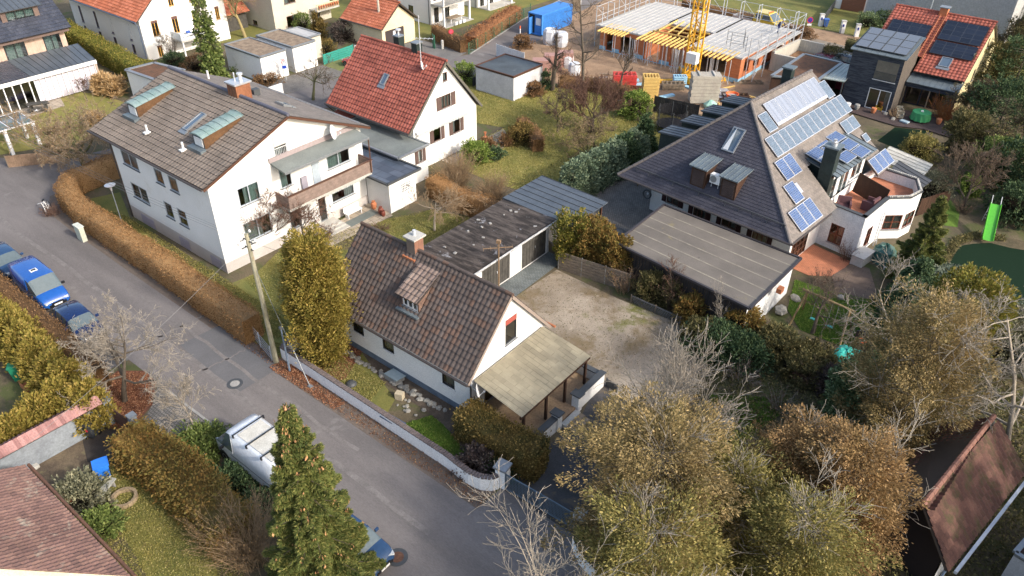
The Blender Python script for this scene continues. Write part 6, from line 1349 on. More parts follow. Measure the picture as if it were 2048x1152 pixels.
spruce('spruce_tree','dark green spruce beside the white turret and the covered barbecue',-5.6,48.0,5,6.2,2.1,20000,L_SPR)
# bare trees
K1=dict(n=(9,7,6,5),ang=(60,48,45,45),rat=(.62,.5,.45,.42),trunk=.42,first=.35,up=(0,.1,.07,.03),wob=.17)
bare_tree('bare_tree','wide spreading bare tree over the bed of red leaves beside the dark blue car',-33.9,10.5,21,6.3,BARK,TWIGP,n=(14,9,6,5),ang=(68,48,45,45),rat=(.78,.5,.45,.42),trunk=.4,first=.3,up=(0,.06,.05,.02),wob=.2,r0=.16,minr=.008,buds=(BUDP,1500,.02,.05,.02))
bare_tree('street_tree','small slender pale bare tree in the green juniper bed in front of the white van',-28.7,11.5,22,4.3,BARKP,TWIGP,n=(14,8,6),ang=(42,35,35),rat=(.6,.5,.45),trunk=.72,first=.45,up=(0,.12,.05),r0=.06,minr=.01,buds=(BUDP,1500,.02,.05,.02))
bare_tree('bare_tree','big tangled bare tree with mossy trunk at the street bend beside the big white house',-61.5,22.4,23,6.2,BARKM,TWIGT,n=(14,9,7,5),ang=(66,48,45,45),rat=(1.45,.55,.45,.42),trunk=.32,first=.3,up=(0,.08,.04,.0),wob=.2,r0=.2,minr=.013,buds=(BUDP,9000,.03,.08,.05))
for i,(x,y,H,s,l) in enumerate([(-40.0,24.3,4.4,31,'bare branching tree nearest the street before the big white gable'),(-39.2,26.3,4.0,32,'bare branching tree by the patio steps of the big white house')]):
    bare_tree('bare_tree',l,x,y,s,H*1.1,BARK,TWIGR,n=(10,8,6,4),ang=(45,40,40,36),rat=(1.0,.6,.5,.45),trunk=.36,first=.2,up=(0,.1,.06,.04),r0=.09,minr=.008,buds=(BUD,2500,.025,.05,.02),group='bare trees before the big white gable')
bare_tree('fruit_tree','pale pruned bare fruit tree on the lawn left of the twin garage',-33.4,33.1,33,4.0,BARKP,TWIGT,n=(9,7,6,4),ang=(65,50,45,40),rat=(1.25,.55,.5,.45),trunk=.38,first=.5,up=(0,.07,.05,.03),r0=.1,wob=.18,minr=.009)
bare_tree('orchard_tree','largest orchard tree with a dense dome of purple brown twigs on the big lawn',-34.3,54.0,41,6.0,BARK,TWIGR,n=(12,9,8,5),ang=(66,36,28,24),rat=(1.6,.6,.5,.45),trunk=.28,first=.45,up=(0,.14,.16,.12),r0=.17,wob=.13,minr=.01,buds=(BUD,6000,.03,.08,.05))
bare_tree('orchard_tree','low crooked orchard tree right behind the dark green hedge',-31.2,48.6,42,4.4,BARKM,TWIGT,n=(9,8,6,4),ang=(70,52,45,40),rat=(1.1,.5,.45,.4),trunk=.28,first=.3,up=(0,.06,.05,.03),r0=.13,wob=.24,minr=.01,buds=(L_OLI,3500,.04,.07,.06))
bare_tree('orchard_tree','small mossy orchard tree left of the big purple brown one',-36.7,52.2,43,4.1,BARKM,TWIG,n=(9,8,6,4),ang=(42,42,40,40),rat=(.75,.5,.45,.4),trunk=.42,first=.2,up=(0,.08,.05,.03),r0=.1,wob=.2,minr=.01,buds=(BUD,2500,.03,.06,.04))
bare_tree('orchard_tree','thin little orchard tree beside the trampoline',-30.2,56.2,44,3.3,BARK,TWIG,n=(7,6,5),ang=(60,45,40),rat=(.9,.5,.45),trunk=.42,first=.5,up=(0,.1,.05),r0=.06,wob=.2,minr=.009)
bare_tree('orchard_tree','crooked orchard tree nearest the reed screen on the big lawn',-32.2,51.2,45,3.9,BARKM,TWIG,n=(8,7,6,4),ang=(65,48,45,40),rat=(1.05,.5,.45,.4),trunk=.3,first=.35,up=(0,.08,.05,.03),r0=.12,wob=.24,minr=.01,buds=(BUD,2500,.03,.06,.05))
bare_tree('tall_bare_tree','tallest thin bare tree between the lawn and the brick shell',-39.5,59.9,46,10.5,BARK,TWIG,n=(20,6,5),ang=(70,45,40),rat=(.26,.5,.45),trunk=.95,first=.3,up=(0,.03,.03),r0=.18,wob=.15,minr=.011)
bare_tree('bare_tree','dark pollarded bare tree standing before the red formwork frames',-37.0,62.6,47,5.4,BARK,TWIG,n=(12,6,4),ang=(45,30,30),rat=(.35,.5,.45),trunk=.8,first=.5,up=(0,.2,.1),r0=.14,wob=.15,minr=.012)
bare_tree('ivy_trunk_tree','thick pruned trunk with stubby bare branches at the corner of the flat white garage',-43.1,60.0,48,6.3,BARK,TWIG,n=(16,5,4),ang=(60,40,40),rat=(.24,.5,.45),trunk=.92,first=.25,up=(0,.1,.05),r0=.26,wob=.16,minr=.012,buds=(BUD,1500,.05,.08,.1))
bare_tree('bare_tree','bare tree with mossy forked trunk by the street behind the big tiled roof',-59.0,43.3,49,4.3,BARKM,TWIG,n=(9,8,6),ang=(58,48,42),rat=(.95,.5,.45),trunk=.42,first=.5,up=(0,.05,.04),r0=.17,wob=.22,minr=.012)
bare_tree('bare_tree','large yellowish bare tree before the beige apartment house',-80.0,50.6,50,8.4,M('yellow_bark',(.34,.27,.12),(.25,.2,.1),.9,4),M('yellow_twigs',(.33,.25,.12),(.25,.19,.1),.9,3),n=(12,8,6),ang=(55,42,38),rat=(.8,.5,.45),trunk=.5,first=.35,up=(0,.14,.05),r0=.22,wob=.15,minr=.016)
bare_tree('apple_tree','small dark bare apple tree standing over the timber swing',-8.5,38.7,51,4.1,BARK,TWIG,n=(10,8,6),ang=(60,50,45),rat=(.95,.5,.45),trunk=.42,first=.5,up=(0,.1,.05),r0=.14,wob=.2,minr=.009)
bare_tree('bare_tree','grey brown bare tree beside the upper pond with a fan of fine twigs',-5.6,60.5,52,5.6,BARK,TWIG,n=(10,8,7,4),ang=(45,38,34,30),rat=(.9,.58,.5,.45),trunk=.36,first=.2,up=(0,.12,.08,.05),r0=.14,minr=.011,buds=(BUD,3000,.03,.06,.05))
bare_tree('pale_bare_tree','pale grey bare tree with bent boughs rising from the brown cypresses near the gravel yard',-9.8,24.9,53,7.6,BARKP,TWIGP,n=(10,7,6),ang=(24,36,38),rat=(.8,.5,.45),trunk=.6,first=.05,up=(0,.12,.08),r0=.1,stems=4,wob=.15,minr=.011,buds=(BUDP,3000,.03,.05,.03))
bare_tree('pale_bare_tree','pale bare tree spreading over the street before the metal gate',-9.3,12.6,54,10.2,BARKP,TWIGP,n=(15,9,6),ang=(42,38,38),rat=(.52,.45,.42),trunk=.85,first=.35,up=(0,.12,.05),r0=.12,wob=.14,minr=.0065,buds=(BUDP,1500,.02,.04,.02))
bare_tree('pale_bare_tree','pale bare boughs rising at the bottom edge before the brown cypresses',-4.2,14.6,55,9.6,BARKP,TWIGP,n=(15,9,6),ang=(42,38,38),rat=(.5,.45,.42),trunk=.85,first=.35,up=(0,.12,.05),r0=.12,wob=.14,minr=.006,buds=(BUDP,1500,.02,.04,.02))
bare_tree('pale_bare_tree','pale bare tree with sweeping boughs right of the tallest brown cypress',2.6,33.5,56,10.5,BARKP,TWIGP,n=(14,8,6,4),ang=(70,45,40,38),rat=(.5,.5,.45,.4),trunk=.75,first=.35,up=(0,.0,.0,.0),r0=.17,wob=.2,minr=.01,buds=(BUDP,2500,.03,.05,.03))
bare_tree('pale_bare_tree','pale leaning bare tree sweeping over the dark conifers beside the swing lawn',-3.6,37.5,57,7.0,BARKP,TWIGP,n=(12,8,6),ang=(60,45,40),rat=(.6,.5,.45),trunk=.7,first=.3,up=(0,.0,.0),r0=.1,wob=.2,minr=.009,lean=(-.35,.3))
bare_tree('bare_tree','slender bare sapling behind the wide brown flat roof',-12.6,34.9,58,3.8,BARKP,TWIGP,n=(8,6,4),ang=(30,35,35),rat=(.6,.45,.42),trunk=.8,first=.3,up=(0,.12,.05),r0=.035,minr=.006)
bare_tree('bare_tree','reddish slender sapling in front of the dark plank wall',-15.7,35.3,59,3.9,BARK,TWIGR,n=(12,6,4),ang=(25,30,30),rat=(.5,.45,.42),trunk=.85,first=.15,up=(0,.15,.08),r0=.035,minr=.006,stems=2)
bare_tree('bare_tree','small bare tree at the far garden corner above the building site fence',-22.5,97,60,4.2,BARK,TWIG,n=(8,7,5),ang=(55,45,40),rat=(.8,.5,.45),trunk=.42,first=.4,up=(0,.1,.05),r0=.09,minr=.016)
bare_tree('bare_tree','thin bare tree on the white and orange gable side',-79.5,40.6,61,3.4,BARK,TWIG,n=(9,7,5),ang=(40,40,40),rat=(.7,.5,.45),trunk=.45,first=.3,up=(0,.1,.05),r0=.05,minr=.011)
bare_tree('bare_tree','small bare tree with fine purple twigs on the winter garden lawn',-75.0,29.5,62,2.6,BARK,TWIGR,n=(9,7,5),ang=(45,40,40),rat=(.7,.5,.45),trunk=.45,first=.3,up=(0,.1,.05),r0=.05,minr=.011)
# ivy grown dead spruce
T=leafy('ivy_tree','tall dead conifer wrapped in bright green ivy left of the white garages',-70.6,40.4,71,lambda t: np.clip(.85-.62*t,.08,1),8.2,1.35,9000,L_IVY,.16,.22,'droop',BARK,depth=.6,lobes=.3)
rng_=np.random.default_rng(5); S=[]
for k in range(60):
    z=3+5.2*k/60; a=rng_.uniform(0,6.3); r=rng_.uniform(1.2,3.0)*(1-.06*k/6); p=np.array([0,0,z]); q=p+[math.cos(a)*r*.5,math.sin(a)*r*.5,-.1]; s=p+[math.cos(a)*r,math.sin(a)*r,-.35]; S+=[(*p,*q,.035,.022),(*q,*s,.022,.01)]
    for j in range(4): e=q+(s-q)*rng_.uniform(0,1); S.append((*e,*(e+rng_.normal(0,.22,3)-[0,0,.1]),.012,.009))
V,Q_=tubes(S,3); o=npmesh('dead_branches',V,Q_,BARK,None); o.parent=T
# thujas behind the concrete fence, hedge of dark conifers, golden screens
for i,(x,y,H,Rr,l) in enumerate([(-23.7,35.9,3.6,1.1,'olive brown thuja next to the twin garage corner'),(-22.5,36.2,3.5,1.05,'middle thuja with orange brown tips behind the concrete fence'),(-21.5,36.3,3.1,.8,'short browned thuja, third along the concrete fence'),(-20.5,36.1,2.9,.8,'browned thuja at the corner of the wide brown flat roof')]):
    leafy('thuja_bush',l,x,y,81+i,p_oval,H,Rr,9000,L_GOLDG if i==0 else L_BRT,.08,.16,'up',BARK,'thujas behind the concrete fence','shrub',lobes=.2)
for i in range(8):
    t=i/7; x=-28.7+.55*t; y=43.0+9.2*t
    leafy('hedge_conifer',['light grey green conifer at the near end of the conifer row on the big lawn','tall dark conifer with a pointed top at the far end of the conifer row'][i==7] if i in(0,7) else 'conifer inside the dense row between the big lawn and the cobbled yard',x,y,91+i,p_thuja if i!=7 else p_cone,(2.9 if i!=7 else 3.9),1.2,9500,L_BLG if i<5 or i==6 else L_DKG,.09,.17,'up',BARK,'conifer row beside the cobbled yard','tree',lobes=.16)
rg=random.Random(7)
for i in range(8):
    t=i/7; x=-45.5+12.0*t; y=9.0-.1*t+rg.uniform(-.2,.2)
    leafy('golden_thuja',['golden thuja of the street screen nearest the red tiled wall','golden thuja of the street screen at the left edge of the picture'][i==0] if i in (0,7) else 'golden thuja inside the row along the parked blue cars',x,y,101+i,p_thuja,2.6+rg.uniform(-.2,.35),1.05,9500,L_GOLD,.08,.17,'up',BARK,'golden thujas along the parked cars','tree',lobes=.25)
for i in range(5):
    t=i/4; y=8.0-4.6*t
    leafy('golden_thuja','golden thuja directly behind the red tiled wall' if i else 'golden thuja at the gate end of the red tiled wall',-34.6+rg.uniform(-.15,.15),y,111+i,p_thuja,2.3+rg.uniform(-.2,.3),.85,8500,L_GOLD,.08,.17,'up',BARK,'golden thujas behind the red tiled wall','tree',lobes=.25)
bush('rough_shrub','lime green shrub among the golden thujas at the left edge',-44.0,7.4,120,1.0,2.0,5000,L_BRG,.07,.12)
# big cypresses in the near right corner
C5=[(-8.4,19.8,6.9,2.9,L_BRC,'broad brown cypress full of cones right of the drive',201,58000),(-2.4,24.5,6.5,1.85,L_BRO,'brown cypress with orange tips left of the mossy red roof',202,50000),(-4.7,25.1,5.2,1.4,L_BRO,'reddish brown cypress just right of the small green lawn',203,34000),(-2.1,31.4,9.0,1.95,L_BRC,'tallest brown cypress behind the mossy red roof',204,50000),(-6.0,21.6,5.3,1.5,L_GRC,'yellow olive cypress between the two broad brown cypresses',205,34000),(-2.7,20.6,6.0,1.8,L_GRC,'olive cypress at the bottom edge near the mossy red roof',206,30000),(-6.6,16.6,6.3,2.1,L_GRC,'olive cypress rising at the bottom edge beside the curved white wall',207,30000),(-10.3,23.6,3.6,1.4,L_BRC,'loose brown cypress by the terrace steps',208,22000)]
for x,y,H,Rr,m,l,s,n in C5:
    T=leafy('cypress_tree',l,x,y,s,p_high,H,Rr,int(n*1.5),m,.046,.11,'out',BARK,'cypresses in the near right corner',depth=.6,lobes=.55,lscale=3.6,pl=230,plen=1.35)
    S_,_t=skeleton(s,H*1.0,n=(13,7,4),ang=(38,40,40),rat=(.5,.5,.45),trunk=.9,first=.2,up=(0,.1,.03),r0=.1,minr=.009); V,Q_=tubes(S_[S_[:,8]>0][:,:8],3); o=npmesh('branches',V,Q_,TWIGP,None); o.parent=T
for i,(x,y,H) in enumerate([(7.6,24.5,8.6),(7.8,28.4,9.2),(8.2,32.5,9.2)]): leafy('conifer',['dark conifer outside the lower right corner shading the mossy roof','tall dark conifer outside the right edge behind the mossy roof garage','far dark conifer outside the right edge beyond the mossy roof garage'][i],x,y,260+i,p_thuja,H,2.3,9000,L_DKG,.14,.26,'up',BARK)
leafy('rhododendron','pale green rhododendron standing between the cypresses and the green lawn',-4.2,32.8,210,p_oval,3.1,1.6,12000,L_RHO,.1,.15,'ball',BARK,cat='shrub',lobes=.2)
leafy('conifer','yellow green round topped conifer behind the tallest brown cypress',-1.8,41.8,211,p_oval,5.2,2.0,22000,L_GOLDG,.08,.16,'up',BARK,lobes=.15)
leafy('conifer','dark conifer with drooping shoots at the edge of the swing lawn',-4.6,40.6,212,p_cone,4.6,2.0,16000,L_DKG,.08,.18,'droop',BARK)
leafy('conifer','very dark conifer between the wooden deck and the juniper',-4.9,44.4,213,p_cone,3.8,1.8,13000,L_DKG,.08,.18,'droop',BARK)
bush('juniper','wide blue grey juniper at the near bank of the pond',-2.4,46.6,214,3.0,2.2,17000,L_JUN,.06,.17,sx=1.1,sy=.9)
bush('juniper','grey green juniper below the pond behind the pale boughs',.6,43.5,215,3.0,2.6,15000,L_GREYG,.06,.17)
# deep shrub belt between the gravel yard and the swing lawn
for i,(px,py,Rr,H,m,l) in enumerate([(1405,690,1.3,1.4,L_OLI,'olive brush heap at the end of the lath fence'),(1440,705,1.6,1.6,L_DKG,'fallen dark green conifer brush beside the gravel yard, left part'),(1485,722,1.4,1.4,L_DKG,'fallen dark green conifer brush beside the gravel yard, right part'),(1478,672,1.2,2.0,L_BRT,'brown thuja bush at the plank wall end'),(1545,705,1.3,1.4,L_OLI,'olive brown undergrowth mound behind the white end wall'),(1600,745,1.3,.8,L_OLI,'dark bramble mound below the apple tree'),(1665,775,1.1,.8,L_PUR,'dark bramble mound beside the turquoise tarpaulin'),(1620,722,1.1,.6,L_OLI,'low brown undergrowth at the near edge of the swing lawn'),(1730,790,1.6,2.2,L_DKG,'dark evergreen mound behind the rhododendron'),(1380,640,.9,1.6,L_BRT,'straw brown bush leaning on the plank wall'),(1300,600,.9,1.9,L_OLI,'straggly olive bush behind the lath fence'),(1345,610,.9,1.9,L_OLI,'second straggly olive bush beside the reddish sapling')]):
    x,y=G(px,py); bush('undergrowth_bush',l,x,y,230+i,Rr,H,int(4500*Rr),m,.07,.15,'undergrowth between the gravel yard and the swing lawn',kind='up' if m is L_OLI else 'ball')
for i,(px,py,H,Rr,n,m,l) in enumerate([(1245,585,2.1,1.0,40,TWIGT,'straw coloured leaning stems at the end of the concrete fence'),(1300,600,1.8,1.0,36,TWIGT,'straw coloured leaning stems above the lath fence'),(1340,620,2.0,.7,26,TWIG,'grey stems in front of the plank wall'),(1480,760,1.4,1.6,50,TWIGP,'pale bare bramble stems over the dark green brush'),(1620,760,1.3,1.9,60,TWIGR,'reddish brambles in the dark undergrowth'),(1560,820,1.2,1.3,40,TWIGP,'pale brambles at the corner of the small lawn'),(1420,880,2.0,.9,30,TWIG,'bare twiggy shrub at the near edge of the small lawn')]):
    x,y=G(px,py); stems('twiggy_shrub',l,x,y,250+i,H,Rr,n,m,.012,'brambles and stems in the undergrowth',buds=(BUD,600,.04,.07))
# hedges
hedge('clipped_hedge','long clipped tan beech hedge between the street and the big white house',[(-32.9,17.8),(-36,17.85),(-42,18.05),(-48,18.1),(-53,18.2),(-56.2,18.7),(-57.9,20.0),(-58.3,23),(-57.6,28),(-57,32)],1.25,1.75,L_BEE,301,260)
hedge('clipped_hedge','brown clipped hedge along the parked blue van and cars',[(-56,10.3),(-46,10.4),(-40,10.35),(-35.6,10.2)],1.1,1.45,L_BEED,302,200,rough=.08)
hedge('golden_hedge','bright yellow green clipped hedge beside the orange roofed house',[(-95,37.2),(-84,36.3),(-76.5,35.6),(-72.4,35.9)],1.7,2.0,L_GOLDG,303,110,.07,.12,rough=.07)
hedge('beech_hedge','tan brown hedge between the patio garden and the tan shrubs',[(-37.3,36.9),(-33.5,36.6),(-30.4,36.9)],1.1,1.6,L_BEE,304,200,rough=.09)
hedge('yew_hedge','bronze green rounded hedge along the veranda of the small house',[(-18.9,20.1),(-17.2,20.0),(-15.4,20.1),(-14.4,20.3)],1.5,1.75,L_YEW,305,420,.06,.1,rough=.1,top=.5)
hedge('loose_hedge','loose bronze thuja hedge between the near garden and the white van',[(-29.9,8.9),(-27.5,9.1),(-24.5,9.1),(-21.5,8.9)],1.7,1.9,L_BRT,306,330,.07,.13,rough=.16,top=.5,wav=.1)
hedge('beech_hedge','brown beech hedge before the nearer modern white house',[(-63.5,64.8),(-60.6,63.6),(-57.4,62.9)],.9,1.5,L_BEED,307,120,.07,.1,rough=.08)
hedge('fence_shrubs','orange brown shrub hedge behind the green wire fence',[(-57.6,64.3),(-59.4,70),(-61.3,77)],1.5,1.5,L_ORT,308,90,.08,.12,rough=.18,top=.6)
hedge('beech_hedge','thin brown hedge behind the scaffolding along the far lane',[(-47,93.5),(-38,92.5),(-30.5,91)],.9,1.4,L_BEED,309,60,.09,.12,rough=.1)
hedge('wine_hedge','thin brown hedge between the lawn and the building site',[(-43,61.2),(-40,62.5),(-36.5,62.6),(-34,61.2)],.8,1.3,L_BEED,310,110,.07,.1,rough=.12)
hedge('grey_hedge','low grey brown hedge next to the white gate pillars',[(-25.2,91.4),(-21,90.3),(-17.5,89.7)],.8,1.3,L_OLI,311,70,.09,.12)
hedge('dry_hedge','clipped brown hedge on the lawn beside the red house terrace',[(-39.5,50.6),(-37.0,49.2),(-35.6,47.9)],1.0,1.25,L_BEED,312,150,.06,.08,rough=.07,top=.4)
# single shrubs
SH=[('pampas_grass',G(212,185),1.0,1.6,2600,L_PAMP,'golden pampas grass tuft behind the winter garden','grass'),('pampas_grass',G(232,190),.9,1.5,2400,L_PAMP,'second golden pampas tuft against the sedum garage','grass'),('pampas_grass',G(195,250),.55,.9,900,L_PAMP,'small straw tuft at the end of the winter garden lawn','grass'),
('round_bush',G(1045,285),1.35,1.5,5200,L_YEW,'dark bronze clipped dome on the big lawn','shrub'),('laurel_bush',G(950,322),1.25,1.5,4800,L_BRG,'bright green laurel ball before the red house terrace','shrub'),('round_bush',G(1012,290),.55,.8,1500,L_BEED,'small brown ball bush left of the bronze dome','shrub'),('round_bush',G(975,300),.6,.9,1700,L_BEED,'reddish brown ball bush behind the laurel ball','shrub'),('round_bush',G(995,315),.5,.7,1500,L_DKG,'small dark green ball bush right of the laurel ball','shrub'),
('laurel_bush',G(1273,232),1.45,2.2,6500,L_BRG,'bright green laurel bush beside the yellow formwork stack','shrub'),('laurel_bush',G(930,165),1.2,1.9,3000,L_BRG,'green laurel behind the red roof gable','shrub'),('round_bush',G(652,108),1.2,1.5,2400,L_YEW,'clipped olive dome right of the white garages','shrub'),('dark_bush',G(688,82),1.6,2.1,3000,L_PUR,'dark purple bush beside the cream garage','shrub'),('laurel_bush',G(607,60),1.1,1.9,2600,L_IVY,'green bush under the flower balcony','shrub'),
('slim_yew',G(633,72),.38,2.4,1500,L_YEW,'left one of two slim columnar yews','shrub'),('slim_yew',G(646,76),.42,2.3,1500,L_YEW,'right one of two slim columnar yews','shrub'),
('ground_juniper',G(400,900),1.35,.75,5200,L_IVY,'green juniper mound around the small pale street tree','shrub'),('ground_juniper',G(470,965),1.1,.6,4200,L_DKG,'dark green juniper strip beside the white van, left part','shrub'),('ground_juniper',G(530,1020),1.2,.6,4200,L_DKG,'dark green juniper strip beside the white van, right part','shrub'),
('purple_bush',G(955,935),.75,1.0,3200,L_PUR,'round purple grey bush inside the curved white wall','shrub'),('dark_bush',G(1000,930),.9,.5,2500,L_DKG,'low dark ivy mound behind the stone gate pillar','shrub'),
('grey_bush',G(165,1010),1.15,1.3,4500,L_GREYG,'grey green speckled bush beside the bright blue bin','shrub'),('green_bush',G(205,1065),.75,.9,2800,L_IVY,'fresh green bush along the near purple brown roof','shrub'),('grey_bush',G(1855,400),1.3,2.0,4500,L_GREYG,'grey green bush beside the white turret','shrub'),
('olive_conifer',G(1833,318),1.5,1.9,5500,L_GRC,'feathery olive conifer behind the pale sheet roof','shrub'),('box_bush',G(1935,388),.8,1.4,2600,L_BRG,'bright green clipped bush under the dark wood','shrub'),('evergreen_bush',G(1985,360),2.2,3.4,7000,L_IVY,'broad leaved evergreen above the green slide','shrub'),('evergreen_bush',G(2035,440),2.2,2.6,7000,L_DKG,'dark evergreen mass right of the green slide','shrub'),
('green_bush',G(485,140),.9,1.2,2200,L_IVY,'ivy green bush before the left white garage','shrub'),('brown_bush',G(535,165),1.3,.8,2600,L_BEED,'brown ground shrub behind the white street sign wall','shrub'),('green_bush',G(350,130),1.3,1.2,2200,L_DKG,'dark shrub below the white and orange gable','shrub'),('brown_bush',G(395,140),1.3,1.4,2200,L_BEED,'brown shrub between the gable and the ivy tree','shrub'),
('brown_bush',G(1045,95),1.1,1.2,2400,L_BEED,'brown clipped bush in front of the blue container','shrub'),('brown_bush',G(1068,190),.8,1.2,2200,L_BEED,'pinkish brown bush at the corner of the flat white garage','shrub'),('dark_bush',G(1088,175),.8,1.5,1800,L_DKG,'dark ivy bush between the flat garage and the thick trunk','shrub'),
('laurel_bush',G(1733,55),1.5,1.7,2600,L_RHO,'light green laurel by the gate of the metal clad house','shrub'),('dark_bush',G(1762,52),1.4,1.7,2400,L_DKG,'dark round bush right of the light green laurel','shrub'),('dark_bush',G(1982,50),1.5,2.6,3000,L_DKG,'dark clipped conifer beside the lattice fence','shrub'),('olive_conifer',G(2030,70),2.5,4,5000,L_DKG,'big dark conifer at the upper right corner','tree'),
('olive_bush',G(1660,130),1.5,1.9,3400,L_OLI,'olive twiggy bush above the planted garage roof','shrub'),('brown_bush',G(1600,75),1.5,1.2,2200,L_BEED,'brown clipped bush behind the no stopping sign','shrub'),('green_bush',G(745,640),.35,.5,500,L_BRG,'little green bush at the foot of the golden thuja','shrub'),('green_bush',(-25.2,27.6),.55,1.3,1200,L_BRG,'yellow green bush behind the brick chimney','shrub'),('green_bush',(-30.2,31),.5,.9,900,L_IVY,'ivy at the back of the corrugated roof','shrub'),('evergreen_bush',G(800,400),.8,.6,1500,L_IVY,'low evergreen beside the glass block window','shrub')]
for i,(n_,(x,y),Rr,H,n,m,l,c) in enumerate(SH):
    bush(n_,l,x,y,400+i,Rr,H,n,m,.075 if H<2.3 else .1,.13 if m is not L_PAMP else .4,kind='up' if m is L_PAMP else 'ball',cat=c)
ST=[(G(912,372),2.7,2.0,260,TWIGT,'tall tan bare shrub in front of the red house annex',.017),(G(985,405),2.4,1.5,200,TWIGT,'tan bare shrub at the end of the beech hedge',.017),(G(505,1120),3.0,1.9,230,TWIGT,'tangled tan bare shrub at the end of the loose near hedge',.015),(G(440,1080),2.0,1.5,130,TWIGT,'low tan bare shrub beside the near lawn',.013),(G(1890,240),2.2,2.1,140,TWIGO,'orange twigged willow shrub beside the green table',.016),(G(1690,520),1.4,1.0,50,TWIGR,'reddish bare shrub in front of the orange terrace',.008),(G(1640,570),1.2,1.0,46,TWIGR,'pale reddish stems at the corner of the wide garage',.008),(G(650,480),1.1,1.0,60,TWIGR,'fine bare shrub beside the golden thuja',.008),(G(760,460),.6,1.4,70,TWIG,'low brown shrub on the patio lawn',.008),(G(1775,400),1.3,.7,40,TWIGT,'pot plant stems',.01),(G(345,110),2.0,1.0,46,TWIG,'bare stems against the white and orange gable',.013),(G(1925,425),1.2,1.2,60,TWIG,'bare shrub inside the gravel path loop',.01),(G(105,430),.9,1.1,80,TWIGR,'red twigged low shrub at the hedge corner',.008),(G(140,480),.4,.6,1,TWIGR,'x',.008),(G(1790,235),1.0,1.3,50,TWIGT,'dry stems and rocks at the upper pond',.014),(G(860,310),1.6,.8,40,TWIGT,'bare stems below the annex window',.01)]
for i,((x,y),H,Rr,n,m,l,r) in enumerate(ST):
    if l=='x' or l=='pot plant stems': continue
    stems('bare_shrub',l,x,y,500+i,H,Rr,n,m,r,buds=(BUDT if m is TWIGT else BUD,int(n*10),.03,.06))
# dark wood on the right edge
rg=random.Random(12)
for i,(px,py,H,Rr,k) in enumerate([(1930,250,4.5,2.4,0),(1990,270,5,2.6,1),(2045,300,5.5,2.8,0),(1960,180,4.6,2.5,2),(2020,190,5.5,2.8,1),(2075,230,6,3,0),(1935,130,4,2.2,2),(2000,120,5,2.8,0),(2060,130,6,3,2),(1975,330,4.2,2.2,0),(2040,390,4.6,2.6,1),(2100,420,5,3,0),(1920,310,3.6,1.8,2)]):
    x,y=G(px,py)
    if k==0: bare_tree('wood_tree','grey brown leafless tree of the dark wood at the right edge',x,y,600+i,H,BARK,TWIG,n=(10,8,7,4),ang=(45,40,36,32),rat=(.9,.58,.5,.45),trunk=.34,first=.15,up=(0,.1,.07,.04),r0=.12,minr=.013,group='bare trees of the dark wood',buds=(L_OLI,4500,.06,.1,.12))
    else: leafy('wood_tree','dark olive leafy tree of the dark wood at the right edge',x,y,600+i,p_oval,H,Rr,11000,L_DKG if k==1 else L_OLI,.1,.17,'ball',BARK,'leafy trees of the dark wood',depth=.6,lobes=.3)
# ivy and bramble carpet under the right hand trees, grass tufts
def scatter(name,poly,n,mat,w,l,z=.03,seed=1,hgt=.1):
    rng=np.random.default_rng(seed); P=np.array(poly); mn,mx=P.min(0),P.max(0); C=rng.uniform(mn,mx,(n*2,2)); ins=np.zeros(len(C),bool); j=len(P)-1
    for i in range(len(P)):
        c=((P[i,1]>C[:,1])!=(P[j,1]>C[:,1]))&(C[:,0]<(P[j,0]-P[i,0])*(C[:,1]-P[i,1])/(P[j,1]-P[i,1]+1e-9)+P[i,0]); ins^=c; j=i
    C=C[ins][:n]; C3=np.concatenate([C,rng.uniform(z,z+hgt,(len(C),1))],1); V,Q=leaves(rng,C3,np.tile([[0,0,.5]],(len(C3),1)),w,l,1.0); o=npmesh(name,V,Q,mat); o['kind']='stuff'; return o
scatter('pond_edge_reeds',[G(1868,560),G(1880,520),G(1905,478),G(1950,466),G(2010,474),G(2010,484),G(1950,480),G(1920,492),G(1896,525),G(1888,560)],7000,L_OLI,.05,.16,hgt=.15,seed=15)
scatter('ground_cover',[(-11.5,18.6),(3,18),(6,41),(-3.5,41),(-6,38),(-9,36),(-12,33),(-11.5,26)],50000,L_OLI,.08,.14,hgt=.3)
scatter('fallen_leaves',[(-33,17.0),(-15.2,16.9),(-15.2,17.7),(-33,17.75)],3000,leafmat('fallen_leaf',(.3,.14,.07),(.2,.1,.055),(.4,.24,.12),3),.045,.06,hgt=.02,seed=2)
scatter('fallen_red_leaves',[G(210,768),G(235,746),G(290,746),G(312,765),G(303,808),G(260,855),G(217,855),G(200,810)],9000,leafmat('fallen_red_leaf',(.36,.16,.09),(.25,.11,.06),(.45,.26,.15),3),.045,.06,hgt=.02,seed=3)
scatter('verge_red_leaves',[(-30.3,16.8),(-25,16.9),(-25,17.6),(-30.3,17.65)],3500,MATS['fallen_red_leaf'],.045,.06,hgt=.02,seed=14)
scatter('mulch_leaves',[G(560,745),G(640,690),G(700,690),G(725,705),G(690,760),G(630,770)],6000,MATS['fallen_red_leaf'],.045,.06,hgt=.02,seed=4)
GRB=leafmat('grass_blades',(.33,.29,.085),(.22,.22,.06),(.38,.32,.14),.7); GRG=leafmat('green_grass_blades',(.17,.29,.045),(.12,.22,.035),(.24,.28,.07),.8)
scatter('lawn_grass',[(-40.9,50),(-44,49),(-51,49.5),(-51.5,56),(-49.5,60.5),(-40,62.2),(-30,62.4),(-28.5,56),(-28.6,48),(-31,42),(-34.5,41.2),(-39,41.5),(-40.8,46)],60000,GRB,.05,.1,hgt=.03,seed=5)
scatter('lawn_grass_near',[(-33,17.6),(-24,18.3),(-24.5,20),(-29.5,19.8)],14000,GRB,.03,.07,hgt=.03,seed=6)
